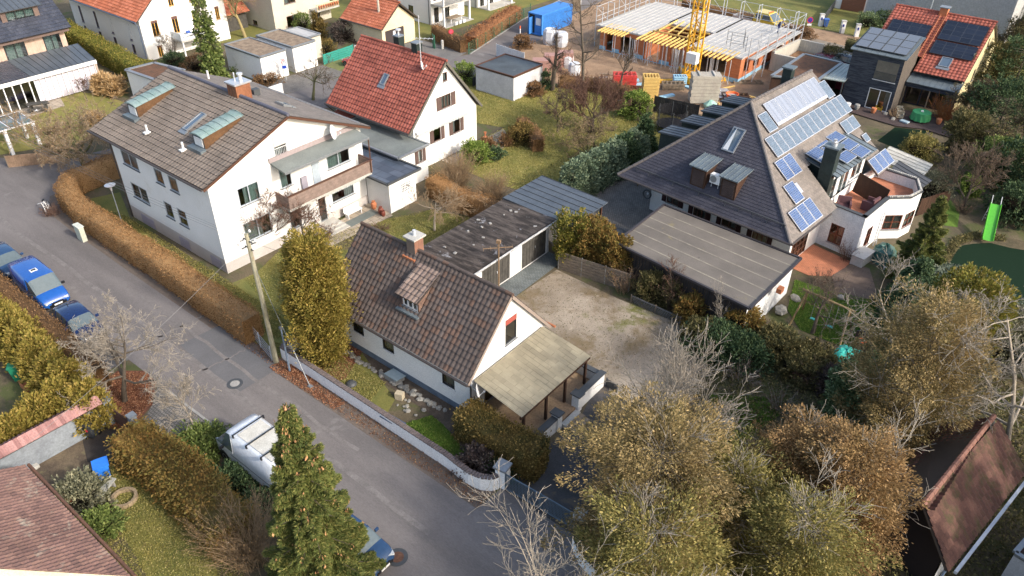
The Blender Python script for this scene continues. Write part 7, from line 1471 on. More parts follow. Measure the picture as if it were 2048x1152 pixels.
scatter('green_grass',[G(800,852),G(862,832),G(885,850),G(935,905),G(932,948),G(915,942)],16000,GRG,.025,.07,hgt=.03,seed=7)
scatter('green_grass_right',[G(1420,790),G(1530,795),G(1560,830),G(1480,890),G(1410,880)],14000,GRG,.03,.07,hgt=.03,seed=8)
scatter('swing_lawn_grass',[G(1590,560),G(1650,580),G(1740,600),G(1770,640),G(1700,700),G(1600,660),G(1575,620)],20000,GRG,.035,.08,hgt=.03,seed=9)
scatter('near_garden_grass',[(-31,4.8),(-22,5),(-18,7),(-21,8.6),(-30.5,8.4)],26000,GRB,.03,.08,hgt=.04,seed=10)
scatter('side_grass',[(-56,19.6),(-51.5,20.5),(-38,20.3),(-32,20),(-32,18.6),(-45,18.9)],20000,GRB,.035,.08,hgt=.03,seed=11)
scatter('patio_garden_grass',[G(515,545),G(560,500),G(735,450),G(860,420),G(960,440),G(940,475),G(860,500),G(735,600),G(560,640),G(490,560)],30000,GRB,.035,.08,hgt=.03,seed=12)
scatter('yard_weeds',[(-24.1,30.6),(-23.9,34.6),(-14.6,34.6),(-12,33.4),(-11.6,29.5),(-14.8,26.9),(-18.9,27.4)],5000,L_OLI,.03,.06,hgt=.02,seed=13)
# ============================================================ vehicles
def paint(name,c,rough=.25):
    return plain(name,c,rough,.0,.5,.8)
TYRE=plain('tyre_rubber',(.015,.015,.016),.85); RIM=plain('wheel_rim',(.35,.36,.38),.35,.7); LAMP=plain('headlamp_glass',(.55,.58,.6),.12); TAIL=plain('tail_lamp',(.3,.02,.02),.2); PLATE=plain('number_plate',(.75,.75,.72),.5)
DASH=plain('grey_screen_glass',(.1,.13,.14),.08,0,.8); 
CARS={
'hatch':dict(L=4.15,W=1.74,st=[(-2.06,.36,.74,.78,.78),(-1.97,.3,.84,.9,.9),(-1.8,.26,.93,1.2,.95),(-1.45,.24,.94,1.4,.98),(-.7,.24,.92,1.47,1),(.1,.24,.9,1.45,1),(.45,.24,.89,1.36,1),(1.1,.24,.87,.93,.98),(1.6,.25,.8,.86,.95),(1.93,.28,.66,.7,.86),(2.07,.34,.52,.54,.68)],wh=(-1.3,1.32),r=.31,gl=(-1.9,.95),pil=(-1.2,-.25,.38)),
'van':dict(L=4.9,W=1.9,st=[(-2.45,.4,1.05,1.8,.95),(-2.38,.32,1.1,1.9,.98),(-1.6,.28,1.1,1.95,1),(.4,.28,1.08,1.95,1),(.85,.28,1.06,1.9,1),(1.6,.28,1.03,1.14,.98),(2.1,.3,.92,1.0,.94),(2.4,.34,.74,.78,.86),(2.47,.4,.55,.57,.78)],wh=(-1.55,1.5),r=.33,gl=(.35,1.5),pil=(.4,)),
'bigvan':dict(L=5.9,W=2.0,st=[(-2.95,.45,1.2,2.4,.96),(-2.88,.36,1.25,2.5,.98),(-1.6,.32,1.25,2.55,1),(.9,.32,1.22,2.55,1),(1.35,.32,1.2,2.45,1),(2.05,.32,1.15,1.35,.98),(2.55,.34,1.05,1.15,.93),(2.85,.38,.8,.88,.85),(2.96,.45,.6,.62,.74)],wh=(-1.85,1.9),r=.36,gl=(.95,1.95),pil=(.95,)),
'wagon':dict(L=4.5,W=1.8,st=[(-2.24,.38,.78,.82,.8),(-2.15,.3,.9,1.0,.92),(-1.95,.26,.96,1.4,.96),(-1.2,.24,.96,1.52,1),(0,.24,.94,1.52,1),(.5,.24,.92,1.42,1),(1.15,.24,.9,.98,.98),(1.75,.26,.84,.9,.95),(2.1,.3,.7,.75,.86),(2.24,.36,.54,.56,.7)],wh=(-1.35,1.4),r=.33,gl=(-2.1,1.0),pil=(-1.2,-.2,.4))}
def car(name,label,x,y,rz,P,kind,cat='car',group=None,darkplate=False,bars=False,hatch=False):
    c=CARS[kind]; t=thing(name,label,cat,(0,0,0),0,group); hw=c['W']/2; st=c['st']; rings=[]
    for (X,zb,zl,zt,f) in st:
        w=hw*f; g=zt-zl>.2; wt=w*(.8 if kind!='bigvan' and kind!='van' else .88) if g else w*.9
        rings.append([(0,zb),(w*.86,zb),(w,zb+.12),(w*1.0,(zb+zl)*.5+.05),(w*.965,zl),(wt,zt-.06 if g else zt-.02),(wt*.82,zt),(0,zt+.025)])
    def pts(i,s): return [(st[i][0],s*a,b) for a,b in rings[i]]
    body=MB();gl=MB();sills=MB()
    g=[s[3]-s[2]>.2 for s in st]
    for s in (-1,1):
        for i in range(len(st)-1):
            A,B=pts(i,s),pts(i+1,s)
            for k in range(7):
                q=[A[k],B[k],B[k+1],A[k+1]]; 
                if s>0:q=q[::-1]
                isg=False; mid=(st[i][0]+st[i+1][0])/2
                if k>=4 and g[i]!=g[i+1] and (k>=4): isg=(mid>0 or kind in('hatch','wagon'))
                if k==4 and g[i] and g[i+1] and c['gl'][0]<=mid<=c['gl'][1]: isg=True
                (gl if isg else (sills if k<=1 else body)).face(q)
        for i in (0,len(st)-1):
            P_=pts(i,s); body.face(P_ if (s>0)==(i>0) else P_[::-1])
    b=body.build('body',P,t,smooth=True); weld(b); o=sills.build('sill',BLACK,t)
    o=gl.build('windows',DASH,t); 
    for wx in c['wh']:
        for s in (-1,1):
            ar=MB(); ar.lathe([(.01,s*(hw*.97)),(c['r']*1.17,s*(hw*.97)),(c['r']*1.17,s*(hw+.004)),(.01,s*(hw+.004))],16,(wx,0,c['r']+.02),0,'Y'); ar.build('wheel_arch',BLACK,t)
    for wx in c['wh']:
        for s in (-1,1):
            w=MB(); r=c['r']; w.lathe([(r*.6,s*(hw-.18)),(r*.96,s*(hw-.18)),(r,s*(hw-.14)),(r,s*(hw-.02)),(r*.94,s*(hw+.012)),(r*.62,s*(hw+.012))],18,(wx,0,r),0,'Y'); w=w.build('wheel',TYRE,t,smooth=True)
            m=MB(); m.lathe([(.02,s*(hw+.0)),(r*.6,s*(hw+.018)),(r*.6,s*(hw-.02)),(.02,s*(hw-.03))],10,(wx,0,r),0,'Y'); m.build('rim',RIM,w)
    L2=st[-1][0]; zf=st[-2][2]
    for s in (-1,1):
        m=MB(); m.obox((st[-2][0]-.12,s*hw*.66,zf-.01),(.34,.34,.13),s*-.35,0,.0); m.build('headlight',LAMP,t)
        m=MB(); m.obox((st[0][0]+.06,s*hw*.72,st[0][2]+(.25 if 'van' in kind else .02)),(.06,.14,.5 if 'van' in kind else .2)); m.build('tail_light',TAIL,t)
        m=MB(); px=.62 if kind in('hatch','wagon') else (1.25 if kind=='van' else 1.75); m.obox((px,s*(hw+.1),st[4][2]+.06),(.1,.2,.15)); m.build('mirror',BLACK if 'van' in kind else P,t)
    m=MB(); m.obox((L2+.0,0,st[-1][1]+.1),(.06,hw*1.15,.16)); m.obox((L2-.02,0,zf-.12),(.1,hw*.8,.1)); m.build('grille',BLACK,t)
    m=MB(); m.obox((L2+.045,0,st[-1][1]+.12),(.02,.52,.11)); m.build('number_plate',PLATE,t); m=MB(); m.obox((st[0][0]-.02,0,st[0][2]-.02),(.02,.52,.11)); m.build('number_plate',PLATE,t)
    for px in c['pil']:
        for s in (-1,1):
            m=MB(); zl=c['st'][3][2]; zt=c['st'][3][3]; m.beam((px,s*hw*.975,zl),(px-.03,s*hw*(.81 if kind in('hatch','wagon') else .885),zt-.05),.07,.03); m.build('pillar',P,t)
    if kind=='hatch' or kind=='wagon': m=MB(); m.obox((-1.0,0,c['st'][4][3]+.06),(.12,.04,.08)); m.build('aerial',BLACK,t)
    if hatch: 
        m=MB(); m.box(-.35,-.22,1.965,.0,.22,2.0); o=m.build('roof_vent',WINW,t); m=MB(); m.box(-.27,-.14,2.0,-.08,.14,2.012); m.build('vent_lid',BLACK,o)
    if bars:
        for px in (.6,-.5,-1.7): 
            m=MB(); m.beam((px,-.92,2.68),(px,.92,2.68),.05,.05); m.box(px-.04,-.95,2.5,px+.04,-.88,2.7); m.box(px-.04,.88,2.5,px+.04,.95,2.7); m.build('roof_bar',BLACK,t)
        m=MB(); m.box(-2.3,-.7,2.58,.55,.7,2.6); m.build('roof_panel',M('dirty_roof_white',(.62,.6,.54),(.5,.48,.42),.7,2),t)
        m=MB(); m.beam((-2.6,-1.005,1.0),(1.2,-1.005,1.0),.012,.03); m.beam((-2.6,1.005,1.0),(1.2,1.005,1.0),.012,.03); m.beam((1.0,-1.0,.5),(1.0,-.93,2.2),.012,.012); m.beam((-.1,-1.0,.5),(-.1,-.93,2.2),.012,.012); m.build('panel_line',DGREY,t)
        m=MB(); m.beam((2.02,-.7,1.45),(2.3,.0,1.3),.02,.02); m.beam((2.02,.0,1.45),(2.3,.65,1.3),.02,.02); m.build('wiper',BLACK,t)
    t.location=(x,y,0.015); t.rotation_euler=(0,0,rz); t.scale=(.9,.9,.9); return t
def weld(o):
    import bmesh
    bm=bmesh.new(); bm.from_mesh(o.data); bmesh.ops.remove_doubles(bm,verts=bm.verts,dist=.002); bmesh.ops.recalc_face_normals(bm,faces=bm.faces); bm.to_mesh(o.data); bm.free()
    for p in o.data.polygons: p.use_smooth=True
BLUE=paint('bright_blue_paint',(.012,.09,.36)); NAVY=paint('dark_blue_paint',(.006,.02,.085),.18); NAVY2=paint('steel_blue_paint',(.02,.055,.13)); REDC=paint('red_car_paint',(.5,.01,.02)); WHI=paint('white_van_paint',(.74,.76,.78),.3); YEL=paint('yellow_truck_paint',(.7,.5,.06)); BLK=paint('black_car_paint',(.012,.013,.02))
car('parked_van','bright blue parked van with a small white roof vent','x'*0 or -46.5,12.25,R(-1.5),BLUE,'van','van',hatch=True)
car('parked_car','dark blue hatchback parked nose to the bare tree behind the bright blue van',-41.35,12.0,R(-2),NAVY,'hatch',group='blue cars in the street')
car('parked_car','dark blue car cut by the left edge behind the bright blue van',-51.3,12.2,0,NAVY2,'hatch',group='blue cars in the street')
car('parked_van','white panel van with black roof bars beside the spruce','x'*0 or -24.6,12.3,R(180),WHI,'bigvan','van',bars=True)
car('parked_car','dark blue car half hidden by the spruce near the rusty manhole cover',-17.9,11.9,R(2),NAVY2,'hatch',group='blue cars in the street')
car('parked_car','dark blue estate car parked behind the red roofed house',-55.9,45.3,R(100),NAVY,'wagon',group='blue cars in the street')
car('parked_car','light blue car glimpsed behind the left corner of the big white house',-60.2,30.5,R(92),BLUE,'hatch',group='blue cars in the street')
car('parked_car','small red car on the grass parking next to the green bins',-62.6,52.3,R(185),REDC,'hatch')
car('parked_car','black car behind the dark timber house',-22.6,85.3,R(-10),BLK,'wagon')
car('parked_car','dark red car beside the black one behind the timber house',-24.6,84.2,R(-12),paint('dark_red_paint',(.12,.01,.03)),'hatch')
# yellow pickup truck
T=thing('pickup_truck','yellow crew cab pickup truck with grey flatbed behind the scaffolding','truck',(0,0,0)); mb=MB()
pr=[(-.7,.6),(-.7,1.6),(-.55,2.35),(1.2,2.35),(1.95,1.6),(2.75,1.35),(2.85,.6)]
for s in (-1,1): mb.face([(a,s*(.95 if b<1.7 else .82),b) for a,b in (pr if s<0 else pr[::-1])])
for (a,b) in zip(pr,pr[1:]+pr[:1]): 
    wa=.95 if a[1]<1.7 else .82; wb=.95 if b[1]<1.7 else .82; mb.face([(a[0],-wa,a[1]),(a[0],wa,a[1]),(b[0],wb,b[1]),(b[0],-wb,b[1])])
mb.build('cab',YEL,T); mb=MB()
for s in (-1,1):
    for (a,b) in ((-.45,.3),(.45,1.35)): mb.face([(a,s*.97,1.6),(b+.25*(b>1),s*.97,1.6),(b,s*.87,2.2),(a+.05,s*.87,2.2)])
mb.face([(1.98,-.8,1.62),(1.98,.8,1.62),(1.27,.74,2.3),(1.27,-.74,2.3)]); mb.build('windows',DASH,T)
mb=MB(); mb.box(-3.4,-1.0,.95,-.8,1.0,1.05); 
for s in (-1,1): mb.box(-3.4,s*1.0-.03,1.05,-.8,s*1.0+.03,1.4)
mb.box(-3.42,-1,1.05,-3.36,1,1.4); mb.box(-.84,-1,1.05,-.78,1,1.6); mb.build('flatbed',ALU,T); MB().box(-3.3,-.4,.5,2.6,.4,.9).build('chassis',BLACK,T)
for wx in (-2.4,1.95):
    for s in (-1,1): w=MB(); w.lathe([(.05,s*.72),(.38,s*.72),(.38,s*.98),(.05,s*.98)],16,(wx,0,.38),0,'Y'); w=w.build('wheel',TYRE,T); m=MB(); m.lathe([(.02,s*.99),(.2,s*.99),(.2,s*.95),(.02,s*.95)],12,(wx,0,.38),0,'Y'); m.build('rim',RIM,w)
for s in (-1,1): MB().obox((2.85,s*.7,1.1),(.08,.3,.22)).build('headlight',LAMP,T)
MB().obox((1.0,0,2.4),(.12,.9,.1)).build('light_bar',ORNG,T); x,y=G(1520,62); T.location=(x,y,0); T.rotation_euler=(0,0,R(-8))
# ============================================================ poles, lamps, wires, signs
POLE=M('grey_green_pole_wood',(.36,.34,.25),(.25,.23,.16),.9,4,stretch=(1,1,.3),spots=[((.3,.2,.12),.6,1.2)])
T=thing('utility_pole','leaning old wooden utility pole with insulators beside the golden thuja','pole',(-30.4,17.35,0)); mb=MB(); mb.tube([(-30.4,17.35,0),(-30.6,17.45,4),(-30.85,17.5,8.0)],[.15,.125,.1],10); mb.build('pole',POLE,T)
mb=MB(); 
for dz in (0,.45): mb.beam((-30.85,17.1,7.75-dz),(-30.85,17.95,7.75-dz),.05,.05); mb.beam((-31.2,17.5,7.6-dz),(-30.5,17.5,7.6-dz),.05,.05)
mb.build('cross_arm',DGREY,T)
for k in range(6): 
    mb=MB(); mb.lathe([(.02,0),(.055,.03),(.06,.1),(.03,.17)],8,(-30.85+(.33 if k%3==0 else -.33 if k%3==1 else 0),17.15+.75*(k%2),7.76-.45*(k//3)) ); mb.build('insulator',WINW,T)
top=V3((-30.85,17.5,7.6)); WIRE=plain('overhead_wire',(.15,.15,.15),.6)
def wire(a,b,sag,label,r=.009):
    a,b=V3(a),V3(b); n=14; P=[a+(b-a)*(i/n)-V3((0,0,sag*4*(i/n)*(1-i/n))) for i in range(n+1)]; mb=MB(); mb.tube(P,r,4); return tag(mb.build('overhead_wire',WIRE),label,'wire','overhead wires from the wooden pole')
far=G(-150,190,7.3)
for k,dz in enumerate((0,-.25,-.5)): wire((-30.85,17.2+.35*k,7.75+dz*.8),(far[0],far[1]+.5*k,7.6+dz),.5,'overhead wire running from the wooden pole over the tan hedge to the left')
e=G(50,892,5.2); wire(top,(*e,5.2),.25,'dark overhead wire crossing the street from the pole towards the near left roof')
wire(top-V3((0,0,.3)),(-39.85,23.2,5.6),.2,'short overhead wire from the pole to the big white gable'); wire(top,(-29.3,22.5,3.8),.12,'short overhead wire from the pole down to the small pantile house')
mb=MB(); mb.tube([(-30.8,17.5,6.3),(-27.4,17.25,0)],.012,5); mb.tube([(-28.4,17.33,1.9),(-27.35,17.25,0)],.025,6); mb.obox((-27.35,17.25,.05),(.25,.2,.1)); tag(mb.build('stay_wire',GREYM),'steel stay wire anchored at the kerb in front of the white wall','wire')
T=thing('lamp_post','slim blue grey lamp post just right of the wooden pole','street lamp',(-29.2,17.35,0)); MB().tube([(-29.2,17.35,0),(-29.2,17.35,2.9)],[.06,.045],8).build('post',plain('blue_grey_post',(.14,.18,.24),.5),T); MB().lathe([(.05,2.9),(.12,2.95),(.12,3.05),(.02,3.12)],12,(-29.2,17.35,0)).build('lamp_head',DGREY,T)
T=thing('street_lamp','street lamp with a flat disc head standing in the tan hedge','street lamp',(-49.8,19.3,0)); MB().tube([(-49.8,19.3,0),(-49.8,19.3,3.2)],[.04,.03],8).build('post',GREYM,T)
MB().lathe([(.04,3.2),(.07,3.35),(.1,3.55),(.34,3.62),(.36,3.66),(.1,3.72),(.02,3.74)],18,(-49.8,19.3,0)).build('lamp_head',ALU,T)
T=thing('utility_pole','tall pale wooden pole behind the red roofed house','pole',(*G(764,80),0)); x,y=G(764,90); MB().tube([(x,y,0),(x-.1,y,9)],[.14,.1],8).build('pole',M('pale_pole_wood',(.5,.46,.38),(.4,.36,.3),.9,4),T)
T=thing('cable_cabinet','pale grey green junction cabinet standing against the tan hedge','cabinet',(*G(165,478),0)); x,y=G(166,480); MB().obox((x,y,.55),(.75,.32,1.1),0).build('body',plain('grey_green_cabinet',(.5,.52,.43),.6),T); MB().obox((x,y,1.13),(.82,.4,.07),0).build('lid',plain('cabinet_lid',(.6,.62,.55),.6),T)
def sign(name,label,px,py,h,col,rim,rz,pw=.25,bar=True,post=STEEL,kind='disc'):
    x,y=G(px,py); T=thing(name,label,'sign',(x,y,0)); MB().tube([(x,y,0),(x,y,h)],.035,6).build('post',post,T); n=V3((math.cos(rz),math.sin(rz),0))
    if kind=='disc':
        def disc(r,d,m,nm,par):
            mb=MB(); q=n.to_track_quat('Z','Y'); c=V3((x,y,h-pw))+n*d; pts=[c+q@V3((r*math.cos(a*.314),r*math.sin(a*.314),0)) for a in range(20)]; mb.face(pts); b=[p-n*.02 for p in pts]; mb.face(b[::-1])
            for i in range(20): mb.face([pts[i],b[i],b[(i+1)%20],pts[(i+1)%20]])
            return mb.build(nm,m,par)
        s=disc(pw,.06,rim,'sign_face',T); disc(pw*.78,.065,col,'sign_field',s)
        if bar:
            t=V3((-n.y,n.x,0))
            for k in ((1,1),(1,-1)): 
                mb=MB(); c=V3((x,y,h-pw))+n*.08; a=c+(t*k[0]+V3((0,0,k[1])))*pw*.62; b=c-(t*k[0]+V3((0,0,k[1])))*pw*.62; mb.beam(a,b,.06,.01); mb.build('cross_bar',rim,s)
    return T
SRED=plain('sign_red',(.6,.02,.04),.4); SBLU=plain('sign_blue',(.02,.06,.4),.4)
sign('no_stopping_sign','round red and blue no stopping sign by the green fence hedge',903,94,2.0,plain('faded_sign_red',(.5,.08,.12),.4),SRED,R(-35),.28,False)
T=sign('no_stopping_sign','round blue and red no stopping sign with white plates by the scaffolding',1613,72,2.2,SBLU,SRED,R(-55),.34)
x,y=G(1613,72); MB().obox((x+.05,y-.08,1.35),(.5,.03,.22),R(35)).build('supplementary_plate',WINW,T)
x,y=G(573,160); T=thing('warning_sign','red and white triangular warning sign above a blue street plate','sign',(x,y,0)); MB().tube([(x,y,0),(x,y,1.9)],.03,6).build('post',STEEL,T); n=V3((.8,-.6,0)); t=V3((.6,.8,0))
def tri(s,d): 
    c=V3((x,y,1.75))+n*d; return [c-t*s,c+t*s,c+V3((0,0,1.75*s))]
s=MB().face(tri(.27,.05)).build('sign_face',SRED,T); MB().face([p+V3((0,0,.03)) for p in tri(.19,.06)]).build('sign_field',WINW,s); c=V3((x,y,1.95))+n*.07; MB().beam(c-V3((0,0,.11)),c+V3((0,0,.05)),.05,.01).build('symbol',BLACK,s)
c=V3((x,y,1.35))+n*.05; MB().obox(c,(.03,.42,.3),math.atan2(n.y,n.x)).build('street_plate',SBLU,T)
x,y=G(885,98); T=thing('bollard','white concrete bollard at the hedge corner of the upper street','bollard',(x,y,0)); MB().lathe([(.16,0),(.16,.9),(.12,.98),(.02,1.0)],12,(x,y,0)).build('bollard',LCONC,T)
for (px,py,l) in ((1040,80,'white and orange post at the site entrance, nearer one'),(1161,12,'white and orange post beyond the blue container')):
    x,y=G(px,py); T=thing('marker_post',l,'post',(x,y,0)); MB().tube([(x,y,0),(x,y,1.3)],.06,8).build('post',WINW,T); MB().tube([(x,y,1.3),(x,y,1.6)],.08,8).build('cap',ORNG,T)
# ============================================================ walls, fences, gates
def wallrun(name,label,path,h,t,mat,cap=None,ch=.07,cw=.1,brick=None,cat='wall'):
    T=thing(name,label,cat,(*path[0],0)); mb=MB(); cp=MB(); n=len(path); V=[V3((*p,0)) for p in path]
    N=[]
    for i in range(n):
        d=(V[min(i+1,n-1)]-V[max(i-1,0)]).normalized(); N.append(V3((d.y,-d.x,0)))
    for i in range(n-1):
        a,b,na,nb=V[i],V[i+1],N[i]*t/2,N[i+1]*t/2; mb.prism([(p.x,p.y) for p in (a+na,b+nb,b-nb,a-na)],0,h)
        if cap and not brick: na,nb=N[i]*(t/2+cw/2),N[i+1]*(t/2+cw/2); cp.prism([(p.x,p.y) for p in (a+na,b+nb,b-nb,a-na)],h,h+ch)
        if brick:
            L=(b-a).length; k=max(1,int(L/brick)); 
            for j in range(k): c=a+(b-a)*((j+.5)/k); cp.obox((c.x,c.y,h+ch/2+.012*(j%2)),(L/k*.8,t+cw,ch),math.atan2((b-a).y,(b-a).x),0)
    mb.build('wall',mat,T)
    if cap: cp.build('coping',cap,T)
    return T
WW=M('street_wall_white',(.92,.92,.92),(.84,.85,.86),.9,1.2,16,.006,spots=[((.6,.6,.58),.7,1.6)])
CAPB=M('dark_brick_coping',(.19,.15,.14),(.12,.1,.095),.9,5)
wallrun('garden_wall','low white rendered street wall with dark brick coping, curved at its end',[(-30.4,17.85),(-18.0,17.8),(-17.2,17.72),(-16.5,17.68),(-15.9,17.8),(-15.5,18.05),(-15.35,18.35)],.8,.2,WW,CAPB,.07,.07,.13)
T=thing('gate_pillar','white pillar with grey cap at the end of the curved street wall','pillar',(-15.3,18.6,0)); MB().obox((-15.3,18.62,.6),(.5,.5,1.2),R(8)).build('pillar',WW,T); MB().obox((-15.3,18.62,1.25),(.66,.66,.1),R(8)).build('cap',GREYM,T)
wallrun('garden_wall','low white wall return beside the golden thuja',[(-30.4,17.9),(-30.3,19.3),(-29.0,19.5)],.78,.2,WW,CAPB,.08,.1,.2)
wallrun('garden_wall','curved white wall right of the metal gate disappearing under the cypresses',[(-11.0,18.55),(-10.75,17.9),(-10.1,17.45),(-9.2,17.2),(-7,17.05),(2,17.0)],.85,.24,WW,M('mossy_coping',(.1,.09,.06),(.07,.065,.045),.9,4),.08,.12)
T=thing('gate_pillar','pale weathered stone pillar at the right end of the metal gate','pillar',(-11.1,18.7,0)); MB().obox((-11.1,18.72,.55),(.45,.45,1.1),R(20)).build('pillar',CONC,T); MB().obox((-11.1,18.72,1.14),(.55,.55,.08),R(20)).build('cap',LCONC,T)
T=thing('double_gate','blue grey metal double gate with mesh infill across the drive','gate',(-13.2,18.5,0)); GM=plain('blue_grey_gate',(.1,.14,.18),.5)
for a,b in (((-15.0,18.45),(-13.1,18.55)),((-13.05,18.55),(-11.3,18.62))):
    mb=MB(); 
    for z in (.1,1.05): mb.beam((*a,z),(*b,z),.05,.05)
    for p in (a,b): mb.beam((*p,.05),(*p,1.1),.06,.06)
    for k in range(1,24): t=k/24; x=a[0]+(b[0]-a[0])*t; y=a[1]+(b[1]-a[1])*t; mb.beam((x,y,.1),(x,y,1.05),.014,.014)
    for k in range(1,9): mb.beam((*a,.1+.105*k),(*b,.1+.105*k),.012,.012)
    mb.build('gate_leaf',GM,T)
RT=tilemat('rose_coping_tiles',[(.34,.18,.165),(.42,.24,.22),(.27,.14,.13)],None)
T=wallrun('garden_wall','grey rendered garden wall with rose red tiled coping near the left edge',[(-33.1,4.2),(-33.0,9.0)],1.65,.24,M('blue_grey_render',(.27,.3,.33),(.2,.22,.25),.9,1.2,10,spots=[((.12,.12,.11),.64,1.4)]))
tiles(T,(-32.7,4.2,1.62),(-32.6,9.1,1.62),(-33.05,9.1,1.95),(-33.1,4.2,1.95),RT,.2,.45,name='tiled_coping',lift=.06); tiles(T,(-33.45,9.1,1.62),(-33.5,4.2,1.62),(-33.1,4.2,1.95),(-33.05,9.1,1.95),RT,.2,.45,name='tiled_coping',lift=.06)
for (x,y,l) in ((-32.9,9.35,'tall blue grey gate post at the tiled wall'),(-30.9,9.6,'short blue grey gate post beside the loose hedge')):
    T=thing('gate_post',l,'pillar',(x,y,0)); MB().obox((x,y,.75),(.32,.32,1.5),0).build('post',MATS['blue_grey_render'],T); MB().obox((x,y,1.53),(.4,.4,.08),0).build('cap',GREYM,T)
mb=MB()
for k in range(14): t=k/13; mb.beam((-32.7+1.6*t,9.4+.12*t,.1),(-32.7+1.6*t,9.4+.12*t,1.15),.03,.05)
for z in (.25,1.0): mb.beam((-32.7,9.4,z),(-31.1,9.52,z),.05,.04)
tag(mb.build('garden_gate',plain('rusty_brown_gate',(.09,.05,.04),.7)),'brown slatted garden gate between the blue grey posts','gate')
def fence(name,label,a,b,h,post,panel,gap=2.0,kind='mesh',cat='fence',lab=None,th=.03):
    a,b=V3((*a,0)),V3((*b,0)); L=(b-a).length; n=max(1,round(L/gap)); T=thing(name,label,cat,tuple(a))
    for i in range(n+1): p=a+(b-a)*(i/n); MB().tube([p,p+V3((0,0,h+.05))],.04,6).build('post',post,T)
    mb=MB()
    if kind=='mesh':
        for k in range(5): z=.1+(h-.1)*k/4; mb.beam(a+V3((0,0,z)),b+V3((0,0,z)),.012,.02)
        for k in range(int(L/.2)): p=a+(b-a)*(k*.2/L); mb.beam(p+V3((0,0,.05)),p+V3((0,0,h)),.008,.008)
    elif kind=='board':
        k=int(L/.16)
        for j in range(k): p=a+(b-a)*((j+.5)/k); mb.obox(p+V3((0,0,h/2)),(L/k*.93,th+.01*(j%2),h),math.atan2((b-a).y,(b-a).x))
    elif kind=='plank':
        k=max(2,int(h/.22))
        for j in range(k): mb.beam(a+V3((0,0,(j+.5)*h/k)),b+V3((0,0,(j+.5)*h/k)),th+.01*(j%2),h/k*.86)
    elif kind=='cross':
        k=int(L/.12); d=(b-a).normalized()
        for j in range(k): p=a+(b-a)*(j/k); mb.beam(p+V3((0,0,.02)),p+d*.3+V3((0,0,h)),.035,.02); mb.beam(p+d*.3+V3((0,0,.02)),p+V3((0,0,h)),.035,.02)
        mb.beam(a+V3((0,0,h*.9)),b+V3((0,0,h*.9)),.05,.04)
    mb.build('panel',panel,T); return T
GRN=plain('green_wire_fence',(.03,.16,.09),.5)
fence('concrete_fence','weathered fence of horizontal concrete boards on the gravel yard','x'*0 or (-23.9,34.75),(-19.0,35.45),1.35,CONC,FENW,1.6,'plank',th=.06)
fence('lath_fence','low sagging crossed lath fence leaning towards the gravel yard',(-18.3,34.6),(-14.9,34.55),.55,FENW,M('grey_lath',(.2,.2,.2),(.13,.13,.13),.9,3),1.7,'cross')
fence('reed_screen','long brown reed screen fence along the cobbled yard',(-26.0,48.0),(-27.2,60.2),1.6,BAMB,BAMB,2,'board')
fence('board_fence','black board fence at the end of the big lawn',(-32.6,61.6),(-28.4,62.2),1.6,BLACK,M('black_boards',(.03,.03,.032),(.05,.048,.045),.9,3),1.5,'board')
fence('wire_fence','short grey wire fence between the tan hedge and the wooden pole',G(500,668),G(545,722),1.0,STEEL,STEEL,1.3)
fence('wire_fence','green wire fence along the upper street',(-56.5,62.8),(-60.9,79.5),1.2,GRN,GRN,2.3)
fence('green_board','tall narrow green board at the corner of the beech hedge',G(866,95),G(870,98),1.5,GRN,GRN,.5,'board')
fence('bin_screen','turquoise green fence panels with white notices beside the grass parking',(-65.9,50.4),(-66.0,54.6),1.1,plain('turquoise_panel',(.03,.25,.2),.5),MATS['turquoise_panel'],2.1,'plank')
fence('board_wall','pale grey low wall of panels behind the red car',(-66.0,54.8),(-64.6,57.3),1.0,CONC,M('pale_grey_panels',(.42,.43,.44),(.33,.34,.35),.8,1),1.2,'plank',th=.12,cat='wall')
fence('site_hoarding','white panel fence between the blue container and the flat garage',G(993,112),G(1048,130),1.3,STEEL,M('white_hoarding',(.6,.64,.68),(.5,.54,.58),.6,2),1.4,'board')
fence('picket_fence','weathered brown garden fence at the street bend near the left edge',(-66.2,18.6),(-63.6,22.3),1.0,FENW,M('brown_pickets',(.3,.2,.14),(.22,.15,.1),.9,3),2,'board')
fence('dark_fence','dark board fence at the lawn corner beside the flat white garage',(-49.6,55.6),(-50.4,58.4),.9,BLACK,M('dark_boards',(.06,.055,.055),(.04,.037,.037),.9,3),1.5,'board')
fence('dark_fence','dark wooden fence below the blue estate car',(-54.2,40.0),(-51,39.6),.9,BROWNW,BROWNW,1.5,'board')
fence('picket_fence','small dark picket fence right of the yellow house wall',(-10.4,83.5),(-8.8,86.5),1.2,DGREY,DGREY,1.5,'board')
fence('metal_fence','dark metal fence beside the drive of the metal clad house',(-30.9,99),(-32.5,108),1.1,DGREY,DGREY,2,'board')
fence('lattice_fence','white lattice fence at the upper right corner',(-16.4,98),(-11.5,96.2),1.8,WINW,M('pale_lattice',(.45,.45,.46),(.3,.3,.31),.8,3),2.4,'cross')
fence('brown_fence','brown fence behind the side roof of the turret',(-7.9,57.0),(-6.6,60.0),1.4,BROWNW,BROWNW,1.6,'board')
fence('pond_edge_fence','short row of dark pickets on the terrace corner',(-15.3,27.3),(-14.6,27.2),.5,DGREY,DGREY,.7,'board')
for (px,py,l) in ((1683,66,'white gate pillar with letter box, left one'),(1712,73,'white gate pillar with letter box, right one'),(1640,52,'white low pillar beside the blue bin')):
    x,y=G(px,py); T=thing('gate_pillar',l,'pillar',(x,y,0)); MB().obox((x,y,.7),(.45,.45,1.4),R(35)).build('pillar',WHITE,T); MB().obox((x,y,1.43),(.55,.55,.07),R(35)).build('cap',LCONC,T); MB().obox((x+.08,y-.24,.95),(.22,.06,.3),R(0)).build('letter_box',SBLU,T)
